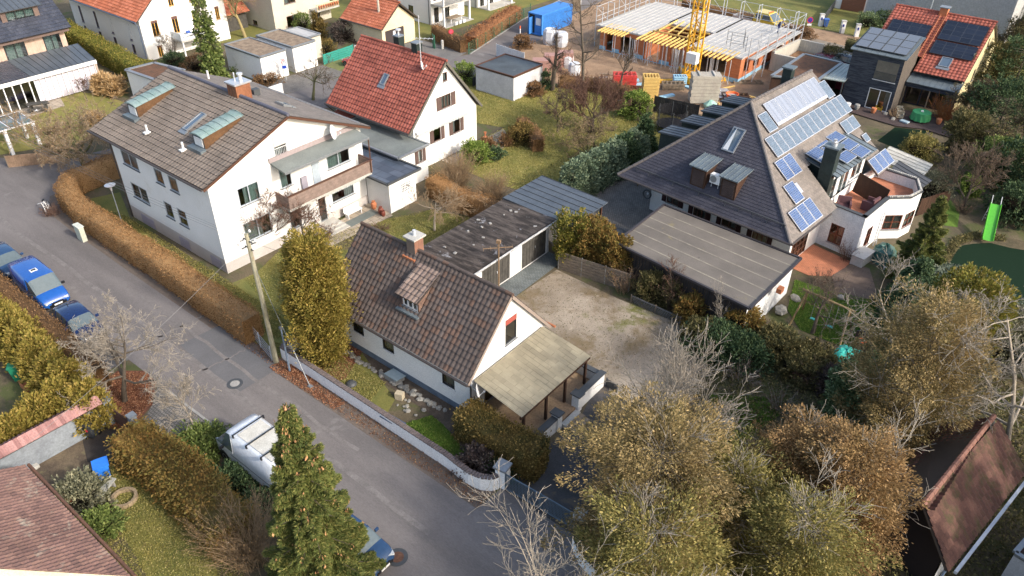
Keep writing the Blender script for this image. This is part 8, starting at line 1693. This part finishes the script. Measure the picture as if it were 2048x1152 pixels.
fence('metal_gate','dark metal gate between the low pillar and the left letter box pillar',G(1648,60),G(1680,68),1.0,DGREY,DGREY,1.5,'mesh',cat='gate')
mb=MB(); x,y=G(573,175); mb.box(-62.7,39.7,0,-62.55,42.6,1.0); tag(mb.build('white_wall',WHITE),'low white wall below the triangular warning sign','wall')
# ============================================================ bins and garden things
def bin_(name,label,px,py,body,lid,rz=0,h=1.0,z=0,cat='bin',dot=None):
    x,y=G(px,py); T=thing(name,label,cat,(x,y,z)); c,s=math.cos(rz),math.sin(rz); mb=MB(); i=0
    def q(a,b,zz): return (x+a*c-b*s,y+a*s+b*c,z+zz)
    lo=[q(-.2,-.22,.1),q(.2,-.22,.1),q(.2,.22,.1),q(-.2,.22,.1)]; hi=[q(-.27,-.3,h*.92),q(.27,-.3,h*.92),q(.27,.3,h*.92),q(-.27,.3,h*.92)]
    mb.v+=lo+hi
    for f in ((0,3,2,1),(4,5,6,7),(0,1,5,4),(1,2,6,5),(2,3,7,6),(3,0,4,7)): mb.f.append(f); mb.m.append(0)
    mb.build('body',body,T); mb=MB(); mb.obox(q(0,0,h*.95),(.62,.68,.07),rz); mb.obox(q(-.33,0,h*.93),(.06,.5,.06),rz); mb.build('lid',lid,T)
    for k in (-1,1): m=MB(); m.obox(q(-.24,.22*k,.1),(.2,.06,.2),rz); m.build('wheel',BLACK,T)
    if dot: m=MB(); m.obox(q(.25,0,h*.6),(.02,.14,.14),rz); m.build('sticker',dot,T)
    return T
BB=plain('bright_blue_plastic',(.03,.2,.75),.4); BG=plain('bottle_green_plastic',(.02,.2,.11),.45); DB=plain('anthracite_plastic',(.04,.045,.055),.5)
bin_('wheelie_bin','bright blue wheelie bin on the near garden path',212,955,BB,BB,R(-20))
bin_('wheelie_bin','dark grey wheelie bin with a small red sticker before the rose tiled wall',187,872,DB,DB,R(-70),dot=SRED)
bin_('wheelie_bin','green bin with rounded lid among the golden thujas',42,760,BG,BG,R(-30),1.1)
bin_('wheelie_bin','blue bin at the low white pillar of the metal clad house',1650,54,plain('dull_blue_plastic',(.05,.13,.4),.5),MATS['dull_blue_plastic'],R(30))
x,y=G(650,108); 
for (px,py,l) in ((60,775,'orange brown crate of garden waste beside the green bin'),(72,765,'pale blue tub beside the garden waste crate')):
    x,y=G(px,py); mb=MB(); mb.box(x-.4,y-.3,0,x+.4,y-.26,.4); mb.box(x-.4,y+.26,0,x+.4,y+.3,.4); mb.box(x-.4,y-.26,0,x-.36,y+.26,.4); mb.box(x+.36,y-.26,0,x+.4,y+.26,.4); mb.box(x-.36,y-.26,.02,x+.36,y+.26,.3); tag(mb.build('crate',TERRA if px==60 else plain('pale_blue_tub',(.4,.5,.6),.5)),l,'crate')
for (px,py,s,c,l) in ((213,985,.55,WOOD,'small plank bench leaning on the stone ring in the near garden'),):
    x,y=G(px,py); T=thing('garden_bench',l,'bench',(x,y,0)); MB().obox((x+.1,y,.4),(1.15,.35,.06),R(-62)).build('seat',M('lichen_board',(.42,.42,.38),(.3,.3,.27),.9,4),T)
    for k in (-1,1): MB().obox((x+.1+.4*k*math.cos(R(-62)),y+.4*k*math.sin(R(-62)),.19),(.08,.3,.36),R(-62)).build('leg',CONC,T)
x,y=G(250,1000); mb=MB(); rg=random.Random(5)
for k in range(16): a=k*.393; mb.obox((x+.5*math.cos(a),y+.5*math.sin(a),.12),(.2,.14,.22),a+1.57)
tag(mb.build('stone_ring',M('sand_stone',(.34,.26,.17),(.25,.19,.12),.95,4)),'ring of sandy stones around a planting spot in the near garden','stone ring')
x,y=G(143,1020); T=thing('fire_pot','terracotta garden chimney pot beside the purple brown roof','pot',(x,y,0)); MB().lathe([(.14,.05),(.26,.25),(.27,.42),(.15,.6),(.09,.7),(.07,.95),(.1,1.0)],14,(x,y,0)).build('pot',TERRA,T); MB().lathe([(.2,0),(.22,.06)],10,(x,y,0)).build('foot',DGREY,T)
x,y=G(45,935); T=thing('stone_blocks','pale weathered stone slabs at the foot of the rose tiled wall','stones',(x,y,0)); MB().obox((x,y,.15),(.9,.35,.25),R(-60)).build('slab',LCONC,T); MB().obox((x+.4,y+.35,.1),(.5,.3,.18),R(10)).build('slab',LCONC,T)
mb=MB(); a=G(62,925); b=G(165,875); mb.beam((*a,.06),(*b,.06),.12,.12); tag(mb.build('edging_beam',WOOD),'brown timber edging beam along the rose tiled wall','beam')
x,y=G(703,770); T=thing('drain_dome','small dark grey dome on the front lawn','cover',(x,y,0)); MB().lathe([(.3,.02),(.29,.08),(.2,.18),(.06,.22),(.01,.22)],16,(x,y,.03)).build('dome',DGREY,T)
a=G(765,828,.6); b=G(806,852,.6); T=thing('garden_table','flat dark blue bench plate against the inside of the white street wall','bench',(*a,0)); mb=MB(); mb.beam((*a,.6),(*b,.6),.42,.06); mb.build('seat',plain('slate_blue_plate',(.045,.09,.17),.5),T)
for p in (a,b): MB().obox((p[0]*.85+(a[0]+b[0])*.075,p[1],.28),(.08,.3,.56)).build('leg',DGREY,T)
# boulders of the rock border
rg=random.Random(21)
def rock(px,py,s,l=None,m=None,cat='stone',grp='pale stones bordering the bed along the house',z=0):
    x,y=G(px,py) if isinstance(px,(int,float)) and abs(px)>40 or py>60 else (px,py); mb=MB(); prof=[(.45,0),(.62,.2),(.5,.42),(.2,.52)]; mb.lathe([(a*s,b*s) for a,b in prof],6,(0,0,0),0,'Z',rg.uniform(.7,1.2),rg.uniform(.7,1.2))
    mb.v=[(a+rg.uniform(-.08,.08)*s,b+rg.uniform(-.08,.08)*s,max(c,0)) for a,b,c in mb.v]
    o=mb.build('stone',m or MATS['boulder']); o.location=(x,y,z); o.rotation_euler=(0,0,rg.uniform(0,3)); return tag(o,l or 'pale rough stone in the border row along the blue plinth of the small house',cat,grp)
M('boulder',(.36,.34,.3),(.25,.235,.205),.95,4,16,.02); 
for i in range(46):
    t=i/45; rock(-28.3+7.6*t+rg.uniform(-.05,.05),20.35+rg.uniform(-.14,.14),rg.uniform(.18,.34))
for i in range(9): 
    px,py=rg.uniform(790,850),rg.uniform(800,835); rock(px,py,rg.uniform(.12,.26),'pale stone scattered on the rockery between the two front lawns',grp='stones scattered on the rockery')
x,y=G(800,797); tag(MB().obox((x,y,.22),(.42,.32,.4),R(20)).build('stone_block',M('cream_stone',(.55,.47,.33),(.45,.38,.27),.9,3)),'square cream stone block on the rockery','stone')
x,y=G(797,762); T=thing('light_well_cover','pale blue grey glass cover over the cellar light well','cover',(x,y,0)); MB().obox((-24.35,20.55,.3),(.95,.7,.05),0,0,-.15).build('cover',plain('blue_grey_cover',(.3,.38,.42),.3),T); MB().obox((-24.35,20.5,.14),(.9,.6,.26),0).build('well',CONC,T)
for (px,py,s,l) in ((1795,590,.5,'white stone in the pond garden, largest one'),(1905,568,.35,'white stone at the pond bank'),(1893,577,.3,'small white stone at the pond bank'),(1660,610,.7,'grey boulder at the foot of the white end wall, left'),(1590,600,.6,'grey boulder at the foot of the white end wall, right'),(1560,625,.8,'tall pale boulder beside the white end wall'),(1680,598,.5,'grey boulder beside the reddish shrub'),(1770,230,.5,'pale rock at the upper pond, left'),(1785,240,.5,'pale rock at the upper pond, right'),(1755,222,.45,'pale rock at the end of the dark terrace')):
    if px in(1795,1660): continue
    rock(px,py,s,l,grp=None)
# patio things
armchair('chair','light garden chair left of the two on the red house terrace',-39.7,43.0,.05,R(-80),plain('taupe_mesh',(.35,.3,.29),.7),.75,'chair'); armchair('chair','light garden chair right of the two on the red house terrace',-39.6,44.1,.05,R(-95),MATS['taupe_mesh'],.75,'chair')
x,y=-38.9,47.1; T=thing('plant_pot','grey bowl planter on the red house terrace','planter',(x,y,0)); MB().lathe([(.18,.05),(.32,.2),(.34,.42),(.28,.42)],14,(x,y,0)).build('bowl',CONC,T); MB().lathe([(.01,.36),(.28,.38)],12,(x,y,0)).build('soil',SOIL,T)
x,y=-40.2,46.5; T=thing('wood_sculpture','small reddish wooden stand at the corner of the red house','stand',(x,y,0)); mb=MB()
for k in range(5): a=k*1.256; mb.beam((x+.22*math.cos(a),y+.22*math.sin(a),0),(x-.1*math.cos(a),y-.1*math.sin(a),1.0),.05,.05)
mb.lathe([(.2,.5),(.22,.55)],8,(x,y,0)); mb.build('stand',TERRA,T)
T=thing('white_bench','white garden bench by the patio door mat','bench',(-39.4,31.0,0)); MB().box(-39.5,30.2,.4,-39.1,31.6,.46).build('seat',WINW,T); MB().box(-39.55,30.2,.46,-39.5,31.6,.85).build('backrest',WINW,T)
for yy in (30.3,31.5): MB().box(-39.5,yy,.05,-39.15,yy+.06,.4).build('leg',WINW,T)
struct(MB().box(-39.0,29.7,.052,-38.2,32.3,.07).build('door_mat',plain('grey_green_mat',(.15,.17,.16),.9)),'structure')
for (x,y,l,m,s) in ((-38.9,32.5,'orange terracotta jar at the shed corner',TERRA,1.2),(-37.95,32.3,'red brown garden lantern by the shed wall',plain('red_brown_pot',(.2,.05,.03),.6),1.1),(-37.6,32.2,'second red brown pot by the shed wall',MATS['red_brown_pot'],.9),(-38.5,28.1,'small dark pot on the patio steps',DGREY,.6)):
    T=thing('garden_pot',l,'pot',(x,y,0)); MB().lathe([(.1*s,.05),(.17*s,.2*s),(.18*s,.42*s),(.1*s,.52*s),(.12*s,.58*s)],12,(x,y,0)).build('pot',m,T); MB().lathe([(.01,.5*s),(.09*s,.5*s)],8,(x,y,.02)).build('soil',SOIL,T)
# hose reel on the pyramid house wall
x,y=Q(-11.9,2.15); T=thing('hose_reel','dark garden hose coiled on the white wall of the slate roofed house','hose',(x,y,1)); mb=MB(); n=24; P_=[(x+.0+.3*math.cos(k*.2618)*ex[0],y-.12,1.35+.34*math.sin(k*.2618)) for k in range(25)]; mb.tube(P_,.06,6); mb.build('hose',DGREY,T); MB().box(x-.05,y-.1,1.3,x+.05,y,1.42).build('holder',STEEL,T)
# trampoline
x,y=G(1338,262); y+=.3; T=thing('trampoline','round black trampoline with tall dark safety net beside the reed screen','trampoline',(x,y,0)); Rr=1.35
MB().lathe([(.01,.6),(Rr*.9,.6),(Rr,.62),(Rr,.58),(.01,.56)],24,(x,y,0)).build('jumping_mat',plain('black_mat',(.02,.02,.025),.8),T)
for k in range(6): a=k*1.047; MB().tube([(x+Rr*math.cos(a),y+Rr*math.sin(a),0),(x+Rr*math.cos(a),y+Rr*math.sin(a),2.1)],.035,6).build('net_pole',DGREY,T)
m_=bpy.data.materials.new('dark_net'); m_.use_nodes=True; t_=m_.node_tree; tr_=t_.nodes.new('ShaderNodeBsdfTransparent'); mx_=t_.nodes.new('ShaderNodeMixShader'); mx_.inputs[0].default_value=.5; t_.nodes['Principled BSDF'].inputs['Base Color'].default_value=(.015,.015,.02,1)
t_.links.new(tr_.outputs[0],mx_.inputs[1]); t_.links.new(t_.nodes['Principled BSDF'].outputs[0],mx_.inputs[2]); t_.links.new(mx_.outputs[0],t_.nodes['Material Output'].inputs[0])
mb=MB(); pp=[(x+Rr*math.cos(k*.2618),y+Rr*math.sin(k*.2618)) for k in range(25)]
for a,b in zip(pp,pp[1:]): mb.face([(*a,.6),(*b,.6),(*b,2.0),(*a,2.0)])
mb.build('safety_net',m_,T)
# slide, swing, basketball, tarpaulin
GS=plain('bright_green_slide',(.09,.4,.035),.45); T=thing('slide','bright green garden slide ending at the pond','slide',(-3,57,0)); a,b=V3((-3.0,55.9,.35)),V3((-3.55,58.9,1.7)); d=(b-a); s=V3((.28,.05,0)); mb=MB(); n=10
for k in range(n):
    p=a+d*(k/n)+V3((0,0,.12*math.sin(k/n*math.pi*1.0)*-1)); q=a+d*((k+1)/n)+V3((0,0,.12*math.sin((k+1)/n*math.pi)*-1)); up=V3((0,0,.14))
    mb.face([p-s,p+s,q+s,q-s]); mb.face([p+s,p+s*1.15+up,q+s*1.15+up,q+s]); mb.face([p-s*1.15+up,p-s,q-s,q-s*1.15+up]); mb.face([p+s*1.15+up,p+s*1.3,q+s*1.3,q+s*1.15+up]); mb.face([p-s*1.3,p-s*1.15+up,q-s*1.15+up,q-s*1.3])
mb.build('chute',GS,T)
for k in (-1,1):
    MB().tube([b+s*k,b+s*k+V3((-.1,.2,.55))],.03,6).build('handrail',STEEL,T); MB().tube([b+s*k*1.1,(b.x+s.x*k*1.3-.1,b.y+.5,0)],.03,6).build('leg',STEEL,T); MB().tube([a+d*.35+s*k*1.2,(a.x-.2+s.x*k*1.3,a.y+1.05,0)],.025,6).build('leg',STEEL,T)
mb=MB()
for k in range(5): z=.3+.3*k; t=z/1.7; mb.beam((b.x-.3-.1*(1-t),b.y+.5*(1-t),z),(b.x+.3-.1*(1-t),b.y+.5*(1-t),z),.03,.05)
mb.build('ladder',STEEL,T)
T=thing('swing_frame','round timber swing frame with two turquoise seats on the small lawn','swing',(-8.3,39.4,0)); SW=M('round_swing_timber',(.33,.24,.12),(.24,.17,.085),.85,4); tl,tr=V3((-9.9,39.6,2.05)),V3((-6.75,39.3,2.05)); MB().tube([tl,tr],.07,8).build('top_beam',SW,T)
for (p,sg) in ((tl+V3((.3,0,0)),-1),(tr-V3((.3,0,0)),1)):
    for k in (-1,1): MB().tube([p+V3((0,0,.05)),(p.x+sg*.25,p.y+k*1.0,0)],.06,8).build('leg',SW,T)
for f in (.35,.65):
    p=tl+(tr-tl)*f; o=MB().obox((p.x,p.y-.1,.5),(.42,.18,.04)).build('swing_seat',plain('turquoise_plastic',(.08,.5,.42),.5),T)
    m=MB()
    for k in (-1,1): m.tube([(p.x+.18*k,p.y,2.0),(p.x+.2*k,p.y-.1,.5)],.012,4)
    m.build('rope',LCONC,o)
mb=MB(); mb.tube([(-6.6,39.3,1.5),(-4.9,38.0,1.15)],.04,6); mb.tube([(-4.9,38.0,0),(-4.9,38.0,1.2)],.05,6); mb.tube([(-6.6,39.3,0),(-6.6,39.3,1.6)],.05,6); tag(mb.build('climbing_rail',SW),'low timber rail joined to the swing frame','rail')
x,y=G(1700,740); T=thing('basketball_stand','black basketball stand beside the turquoise tarpaulin','basketball stand',(x,y,0)); MB().tube([(x,y,0),(x+.05,y+.1,2.3)],.05,8).build('pole',DGREY,T); MB().obox((x,y-.05,2.5),(.62,.05,.5),R(30)).build('backboard',BLACK,T); mb=MB(); mb.tube([(x+.15+.2*math.cos(k*.524),y-.28+.2*math.sin(k*.524),2.32) for k in range(13)],.015,5); mb.build('hoop',ORNG,T)
def tarp(name,label,px,py,s,h,m,seed,cat='tarpaulin'):
    x,y=G(px,py); rg=random.Random(seed); mb=MB(); n=14; prof=[(1,0),(.95,.35),(.8,.7),(.5,.93),(.15,1),(.01,1.02)]
    mb.lathe([(a*s,b*h) for a,b in prof],n,(0,0,0)); mb.v=[(a*(1+rg.uniform(-.16,.16)),b*(.8+rg.uniform(-.14,.14)),c*(1+rg.uniform(-.14,.14)) if c>.02 else 0) for a,b,c in mb.v]; o=mb.build(name,m); o.location=(x,y,0); o.rotation_euler=(0,0,rg.uniform(0,3)); return tag(o,label,cat)
tarp('tarpaulin','turquoise tarpaulin lying in the undergrowth, pale left heap',1690,712,.75,.5,plain('turquoise_tarp',(.05,.5,.42),.5),3); tarp('tarpaulin','turquoise tarpaulin lying in the undergrowth, wide right heap',1718,722,1.0,.35,MATS['turquoise_tarp'],4)
tarp('covered_barbecue','dark green tarpaulin wrapped over a barbecue beside the white turret',1765,520,.95,1.15,M('green_tarp',(.035,.13,.11),(.02,.085,.07),.4,3,8,spec=.6),6,'cover')
x,y=G(1728,530); T=thing('storage_box','pale grey garden storage box against the white wing','storage box',(x,y,0)); MB().obox((x-.3,y+.2,.35),(.8,1.5,.66),R(-8)).build('box',plain('pale_grey_box',(.55,.53,.5),.5),T); MB().obox((x-.3,y+.2,.72),(.9,1.6,.07),R(-8)).build('lid',plain('grey_lid',(.4,.39,.38),.5),T)
for (px,py,l) in ((1775,538,'white slab lying by the covered barbecue'),(1783,545,'dark slab lying by the covered barbecue')): x,y=G(px,py); tag(MB().obox((x,y,.05),(.5,.4,.08),R(20)).build('slab',LCONC if px==1775 else DGREY),l,'slab')
# ladders and planks on the wing wall
mb=MB(); 
for k in (0,.35): mb.beam((-8.95+.25*k,50.6+k,.1),(-9.05+.1*k,51.0+k,2.4),.05,.05)
for k in range(6): mb.beam((-8.95,50.7,.4+.35*k),(-8.9,51.0,.4+.35*k),.03,.03)
tag(mb.build('ladder',STEEL),'grey ladder leaning between the white wing and the turret','ladder')
# timber house terrace
x,y=G(1838,243); T=thing('round_table','round garden table under a green cloth on the dark terrace','table',(x,y,.1)); MB().lathe([(.75,.9),(.01,.92)],20,(x,y,0)).build('tabletop',WOOD,T); mb=MB(); n=24
for k in range(n):
    for j in range(1):
        a,b=6.2832*k/n,6.2832*(k+1)/n; ra=.84+.07*(k%2); rb=.84+.07*((k+1)%2); mb.face([(x+.78*math.cos(a),y+.78*math.sin(a),.94),(x+ra*math.cos(a),y+ra*math.sin(a),.25),(x+rb*math.cos(b),y+rb*math.sin(b),.25),(x+.78*math.cos(b),y+.78*math.sin(b),.94)]); mb.face([(x,y,.945),(x+.78*math.cos(a),y+.78*math.sin(a),.94),(x+.78*math.cos(b),y+.78*math.sin(b),.94)])
tag(mb.build('tablecloth',plain('green_cloth',(.04,.27,.1),.6)),'green tablecloth hanging in folds over the round terrace table','tablecloth'); tag(MB().obox((x,y,1.0),(.2,.2,.1),.4).build('napkin_box',WINW),'small white box on the green tablecloth','box')
T0=armchair('chair','pale wooden garden chair left of the green table',*G(1797,228),.12,R(30),M('pale_wood',(.42,.38,.3),(.33,.3,.23),.8,3),.75,'chair'); dup(T0,(*G(1798,238),.12),R(10),'pale wooden deck chair in front of the other pale chair')
armchair('chair','mustard yellow chair behind the white framed terrace door',*G(1757,222),.12,R(0),plain('mustard',(.5,.3,.03),.6),.8,'chair')
for (px,py,l,m) in ((1875,250,'orange brown pot at the foot of the orange willow',TERRA),(1694,218,'white goose figure on the dark terrace',WINW),(1712,221,'grey planter against the black timber wall',CONC),(1745,228,'brown pot before the terrace door',TERRA)):
    x,y=G(px,py); T=thing('garden_pot',l,'pot',(x,y,.1)); MB().lathe([(.16,.1),(.24,.3),(.26,.55),(.2,.6)],10,(x,y,.02)).build('pot',m,T); MB().lathe([(.01,.55),(.2,.56)],8,(x,y,.03)).build('soil',SOIL,T)
x,y=G(1808,247); tag(MB().obox((x,y,.2),(.75,.45,.12),R(-15)).build('floating_board',plain('pale_blue_lid',(.4,.5,.55),.4)),'pale blue lid lying at the edge of the upper pond','lid')
# balcony table of the modern house
x,y=-65.6,70.3; T=thing('garden_table','white framed table with brown top on the modern house terrace','table',(x,y,.1)); MB().box(x-.5,y-1,.7,x+.5,y+1,.76).build('tabletop',WOOD,T)
for a in (-.42,.42):
    for b in (-.9,.9): MB().box(x+a-.04,y+b-.04,.08,x+a+.04,y+b+.04,.7).build('leg',WINW,T)
for k in range(3): armchair('chair','white chair standing at the brown topped terrace table',x+.95,y-.7+.7*k,.08,R(-90),WINW,.55,'chair','white chairs at the terrace table')
# bulk bags on the site
for i,(px,py,s,l) in enumerate([(1100,88,1.2,'big white bulk bag beside the blue container, left one'),(1122,92,1.1,'white bulk bag beside the blue container, right one'),(1135,135,.9,'small white sack with red print on the brick pallets'),(1148,150,.9,'lowest white sack beside the rose brick pallets')]):
    x,y=G(px,py); mb=MB(); mb.lathe([(.6*s,0),(.72*s,.5*s),(.68*s,1.25*s),(.5*s,1.45*s),(.05,1.4*s)],8,(x,y,0),0,'Z'); tag(mb.build('bulk_bag',M('white_woven_bag',(.62,.63,.66),(.48,.5,.54),.8,4)),l,'bag')
for i,(px,py,l) in enumerate([(1082,138,'rose brown stack of wrapped bricks behind the flat garage, nearest one'),(1105,128,'rose brown stack of wrapped bricks, middle one'),(1128,122,'rose brown stack of wrapped bricks, farthest one')]):
    x,y=G(px,py+12); T=thing('brick_pallet',l,'pallet',(x,y,0)); MB().obox((x,y,.08),(1.9,1.2,.14),R(38)).build('pallet',WOOD,T); MB().obox((x,y,.9),(1.8,1.1,1.5),R(38)).build('wrapped_bricks',M('rose_wrapped_bricks',(.42,.24,.2),(.36,.2,.17),.6,3),T)
x,y=G(1152,20); T=thing('pallet_stack','tall stack of wooden pallets beside the scaffolding','pallet',(x,y,0))
for k in range(9): MB().obox((x,y,.09+.18*k),(1.0,.9,.13),R(40)+.05*(k%2)).build('pallet',WOOD,T)
# workers
def person(name,label,x,y,z,rz,shirt,trou,pose='bend'):
    """one skinned body; clothing as shaped shells over it"""
    SKIN=plain('skin',(.45,.28,.2),.6); J={'pelvis':(0,0,.92),'chest':(.0,0,1.3),'neck':(.0,0,1.5),'head':(.02,0,1.68)}
    if pose=='bend': J={'pelvis':(-.1,0,.88),'chest':(.2,0,1.18),'neck':(.34,0,1.32),'head':(.46,0,1.42)}
    E=[]; V=[];Rd=[]
    def add(p,r): V.append(p); Rd.append(r); return len(V)-1
    pe=add(J['pelvis'],.15); ch=add(J['chest'],.17); E.append((pe,ch)); ne=add(J['neck'],.06); E.append((ch,ne)); he=add(J['head'],.095); E.append((ne,he)); ht=add((J['head'][0]+.01,0,J['head'][2]+.13),.075); E.append((he,ht))
    for s in (-1,1):
        sh=add((J['chest'][0]+.06,s*.2,J['chest'][2]+.1),.065); E.append((ch,sh)); el=add((J['chest'][0]+.2,s*.27,J['chest'][2]-.15),.045); E.append((sh,el)); wr=add((J['chest'][0]+.42,s*.2,J['chest'][2]-.22),.034); E.append((el,wr)); hd=add((J['chest'][0]+.5,s*.19,J['chest'][2]-.25),.035); E.append((wr,hd))
        for f in range(4): q=add((J['chest'][0]+.57+.01*f,s*(.155+.024*f),J['chest'][2]-.3+.005*f),.009); E.append((hd,q))
        q=add((J['chest'][0]+.5,s*.14,J['chest'][2]-.25),.011); E.append((hd,q))
        hp=add((J['pelvis'][0],s*.1,.86),.1); E.append((pe,hp)); kn=add((.05,s*.12,.48),.065); E.append((hp,kn)); an=add((0,s*.13,.09),.045); E.append((kn,an)); to=add((.18,s*.14,.04),.04); E.append((an,to))
    me=bpy.data.meshes.new('body'); me.from_pydata(V,E,[]); o=bpy.data.objects.new('body',me); COL.objects.link(o); bpy.context.view_layer.objects.active=o
    md=o.modifiers.new('skin','SKIN'); 
    if not me.skin_vertices: 
        import bmesh; bm=bmesh.new(); bm.from_mesh(me); bm.verts.layers.skin.verify(); bm.to_mesh(me); bm.free()
    for i,r in enumerate(Rd): me.skin_vertices[0].data[i].radius=(r,r)
    me.skin_vertices[0].data[0].use_root=True; o.modifiers.new('sub','SUBSURF').levels=1; o.modifiers['sub'].render_levels=1
    dg=bpy.context.evaluated_depsgraph_get(); m2=bpy.data.meshes.new_from_object(o.evaluated_get(dg)); bpy.data.objects.remove(o)
    b=bpy.data.objects.new('person',m2); COL.objects.link(b); m2.materials.clear(); m2.materials.append(SKIN); m2.materials.append(shirt); m2.materials.append(trou); m2.materials.append(BLACK)
    for p in m2.polygons:
        c=p.center; p.use_smooth=True
        if c.z<.12: p.material_index=3
        elif c.z<.93 and not (c.x>J['chest'][0]+.25): p.material_index=2
        elif c.z<J['neck'][2]-.02 and c.x<J['chest'][0]+.4 : p.material_index=1
    hv=V3(J['head'])+V3((.0,0,.08)); mb=MB(); mb.lathe([(.125,0),(.125,.03),(.115,.09),(.07,.14),(.01,.155)],12,(hv.x,0,hv.z)); h=mb.build('helmet',WINW,None); h.parent=b
    b.location=(x,y,z); b.rotation_euler=(0,0,rz); return tag(b,label,'person')
person('person','worker in dark blue clothes and white helmet bending on the concrete slab edge',-30.4,83.5,2.65,R(-20),plain('navy_workwear',(.02,.03,.12),.8),MATS['navy_workwear'])
person('person','worker in blue jacket standing before the sunlit brick wall',-29.2,82.2,0.2,R(170),plain('blue_jacket',(.04,.07,.4),.8),plain('dark_trousers',(.02,.02,.03),.8),'stand')
# bicycle at the hedge corner
T=thing('bicycle','white bicycle leaning in the red shrubs at the street corner','bicycle',(0,0,0)); mb=MB()
mb.tube([(-.5,0,.34),(-.1,0,.3),(.35,0,.8),(-.15,0,.8),(-.5,0,.34)],.025,6); mb.tube([(-.1,0,.3),(-.18,0,.95)],.022,6); mb.tube([(.35,0,.8),(.5,0,.34)],.022,6); mb.tube([(.35,0,.8),(.33,0,1.0)],.02,6); mb.build('frame',WINW,T); mb=MB(); mb.tube([(.3,-.28,1.0),(.35,0,1.02),(.3,.28,1.0)],.018,6); mb.build('handlebar',STEEL,T); MB().obox((-.18,0,.98),(.26,.14,.06)).build('saddle',BLACK,T)
for wx in (-.5,.5): 
    m=MB(); m.tube([(wx+.33*math.cos(k*.3927),0,.34+.33*math.sin(k*.3927)) for k in range(17)],.022,5); m=m.build('wheel',TYRE,T)
    q=MB(); 
    for k in range(8): a=k*.785; q.beam((wx,0,.34),(wx+.31*math.cos(a),0,.34+.31*math.sin(a)),.006,.006)
    q.build('spokes',STEEL,m)
T.location=(*G(100,425),0); T.rotation_euler=(R(12),0,R(-35))
x,y=G(80,222); T=thing('picnic_table','grey wooden picnic table before the winter garden','table',(x,y,0)); MB().obox((x,y,.75),(1.7,.7,.06),R(60)).build('tabletop',WOODG,T)
for k in (-1,1): MB().obox((x+.6*k*math.cos(R(-30)),y+.6*k*math.sin(R(-30)),.42),(1.7,.26,.05),R(60)).build('seat',WOODG,T); MB().obox((x+.6*k*math.cos(R(60)),y+.6*k*math.sin(R(60)),.38),(.08,1.2,.72),R(60)).build('leg',WOODG,T)
x,y=G(81,222); mb=MB(); n=10
for k in range(5): a=k*1.2566; mb.face([(x+.9+.08*math.cos(a-.6),y-.6+.08*math.sin(a-.6),.5),(x+.9+.3*math.cos(a),y-.6+.3*math.sin(a),.45),(x+.9+.08*math.cos(a+.6),y-.6+.08*math.sin(a+.6),.5),(x+.9,y-.6,.6)])
tag(mb.build('star_ornament',WINW),'white star ornament on the garden terrace near the glass pergola','ornament')
T=armchair('chair','blue garden chair on the balcony of the orange roofed house',-80.2,44.0,1.76,R(90),plain('blue_chair',(.05,.12,.4),.6),.6,'chair'); dup(T,(-79.7,45.2,1.76),R(60),'turquoise blue chair at the far end of that balcony')
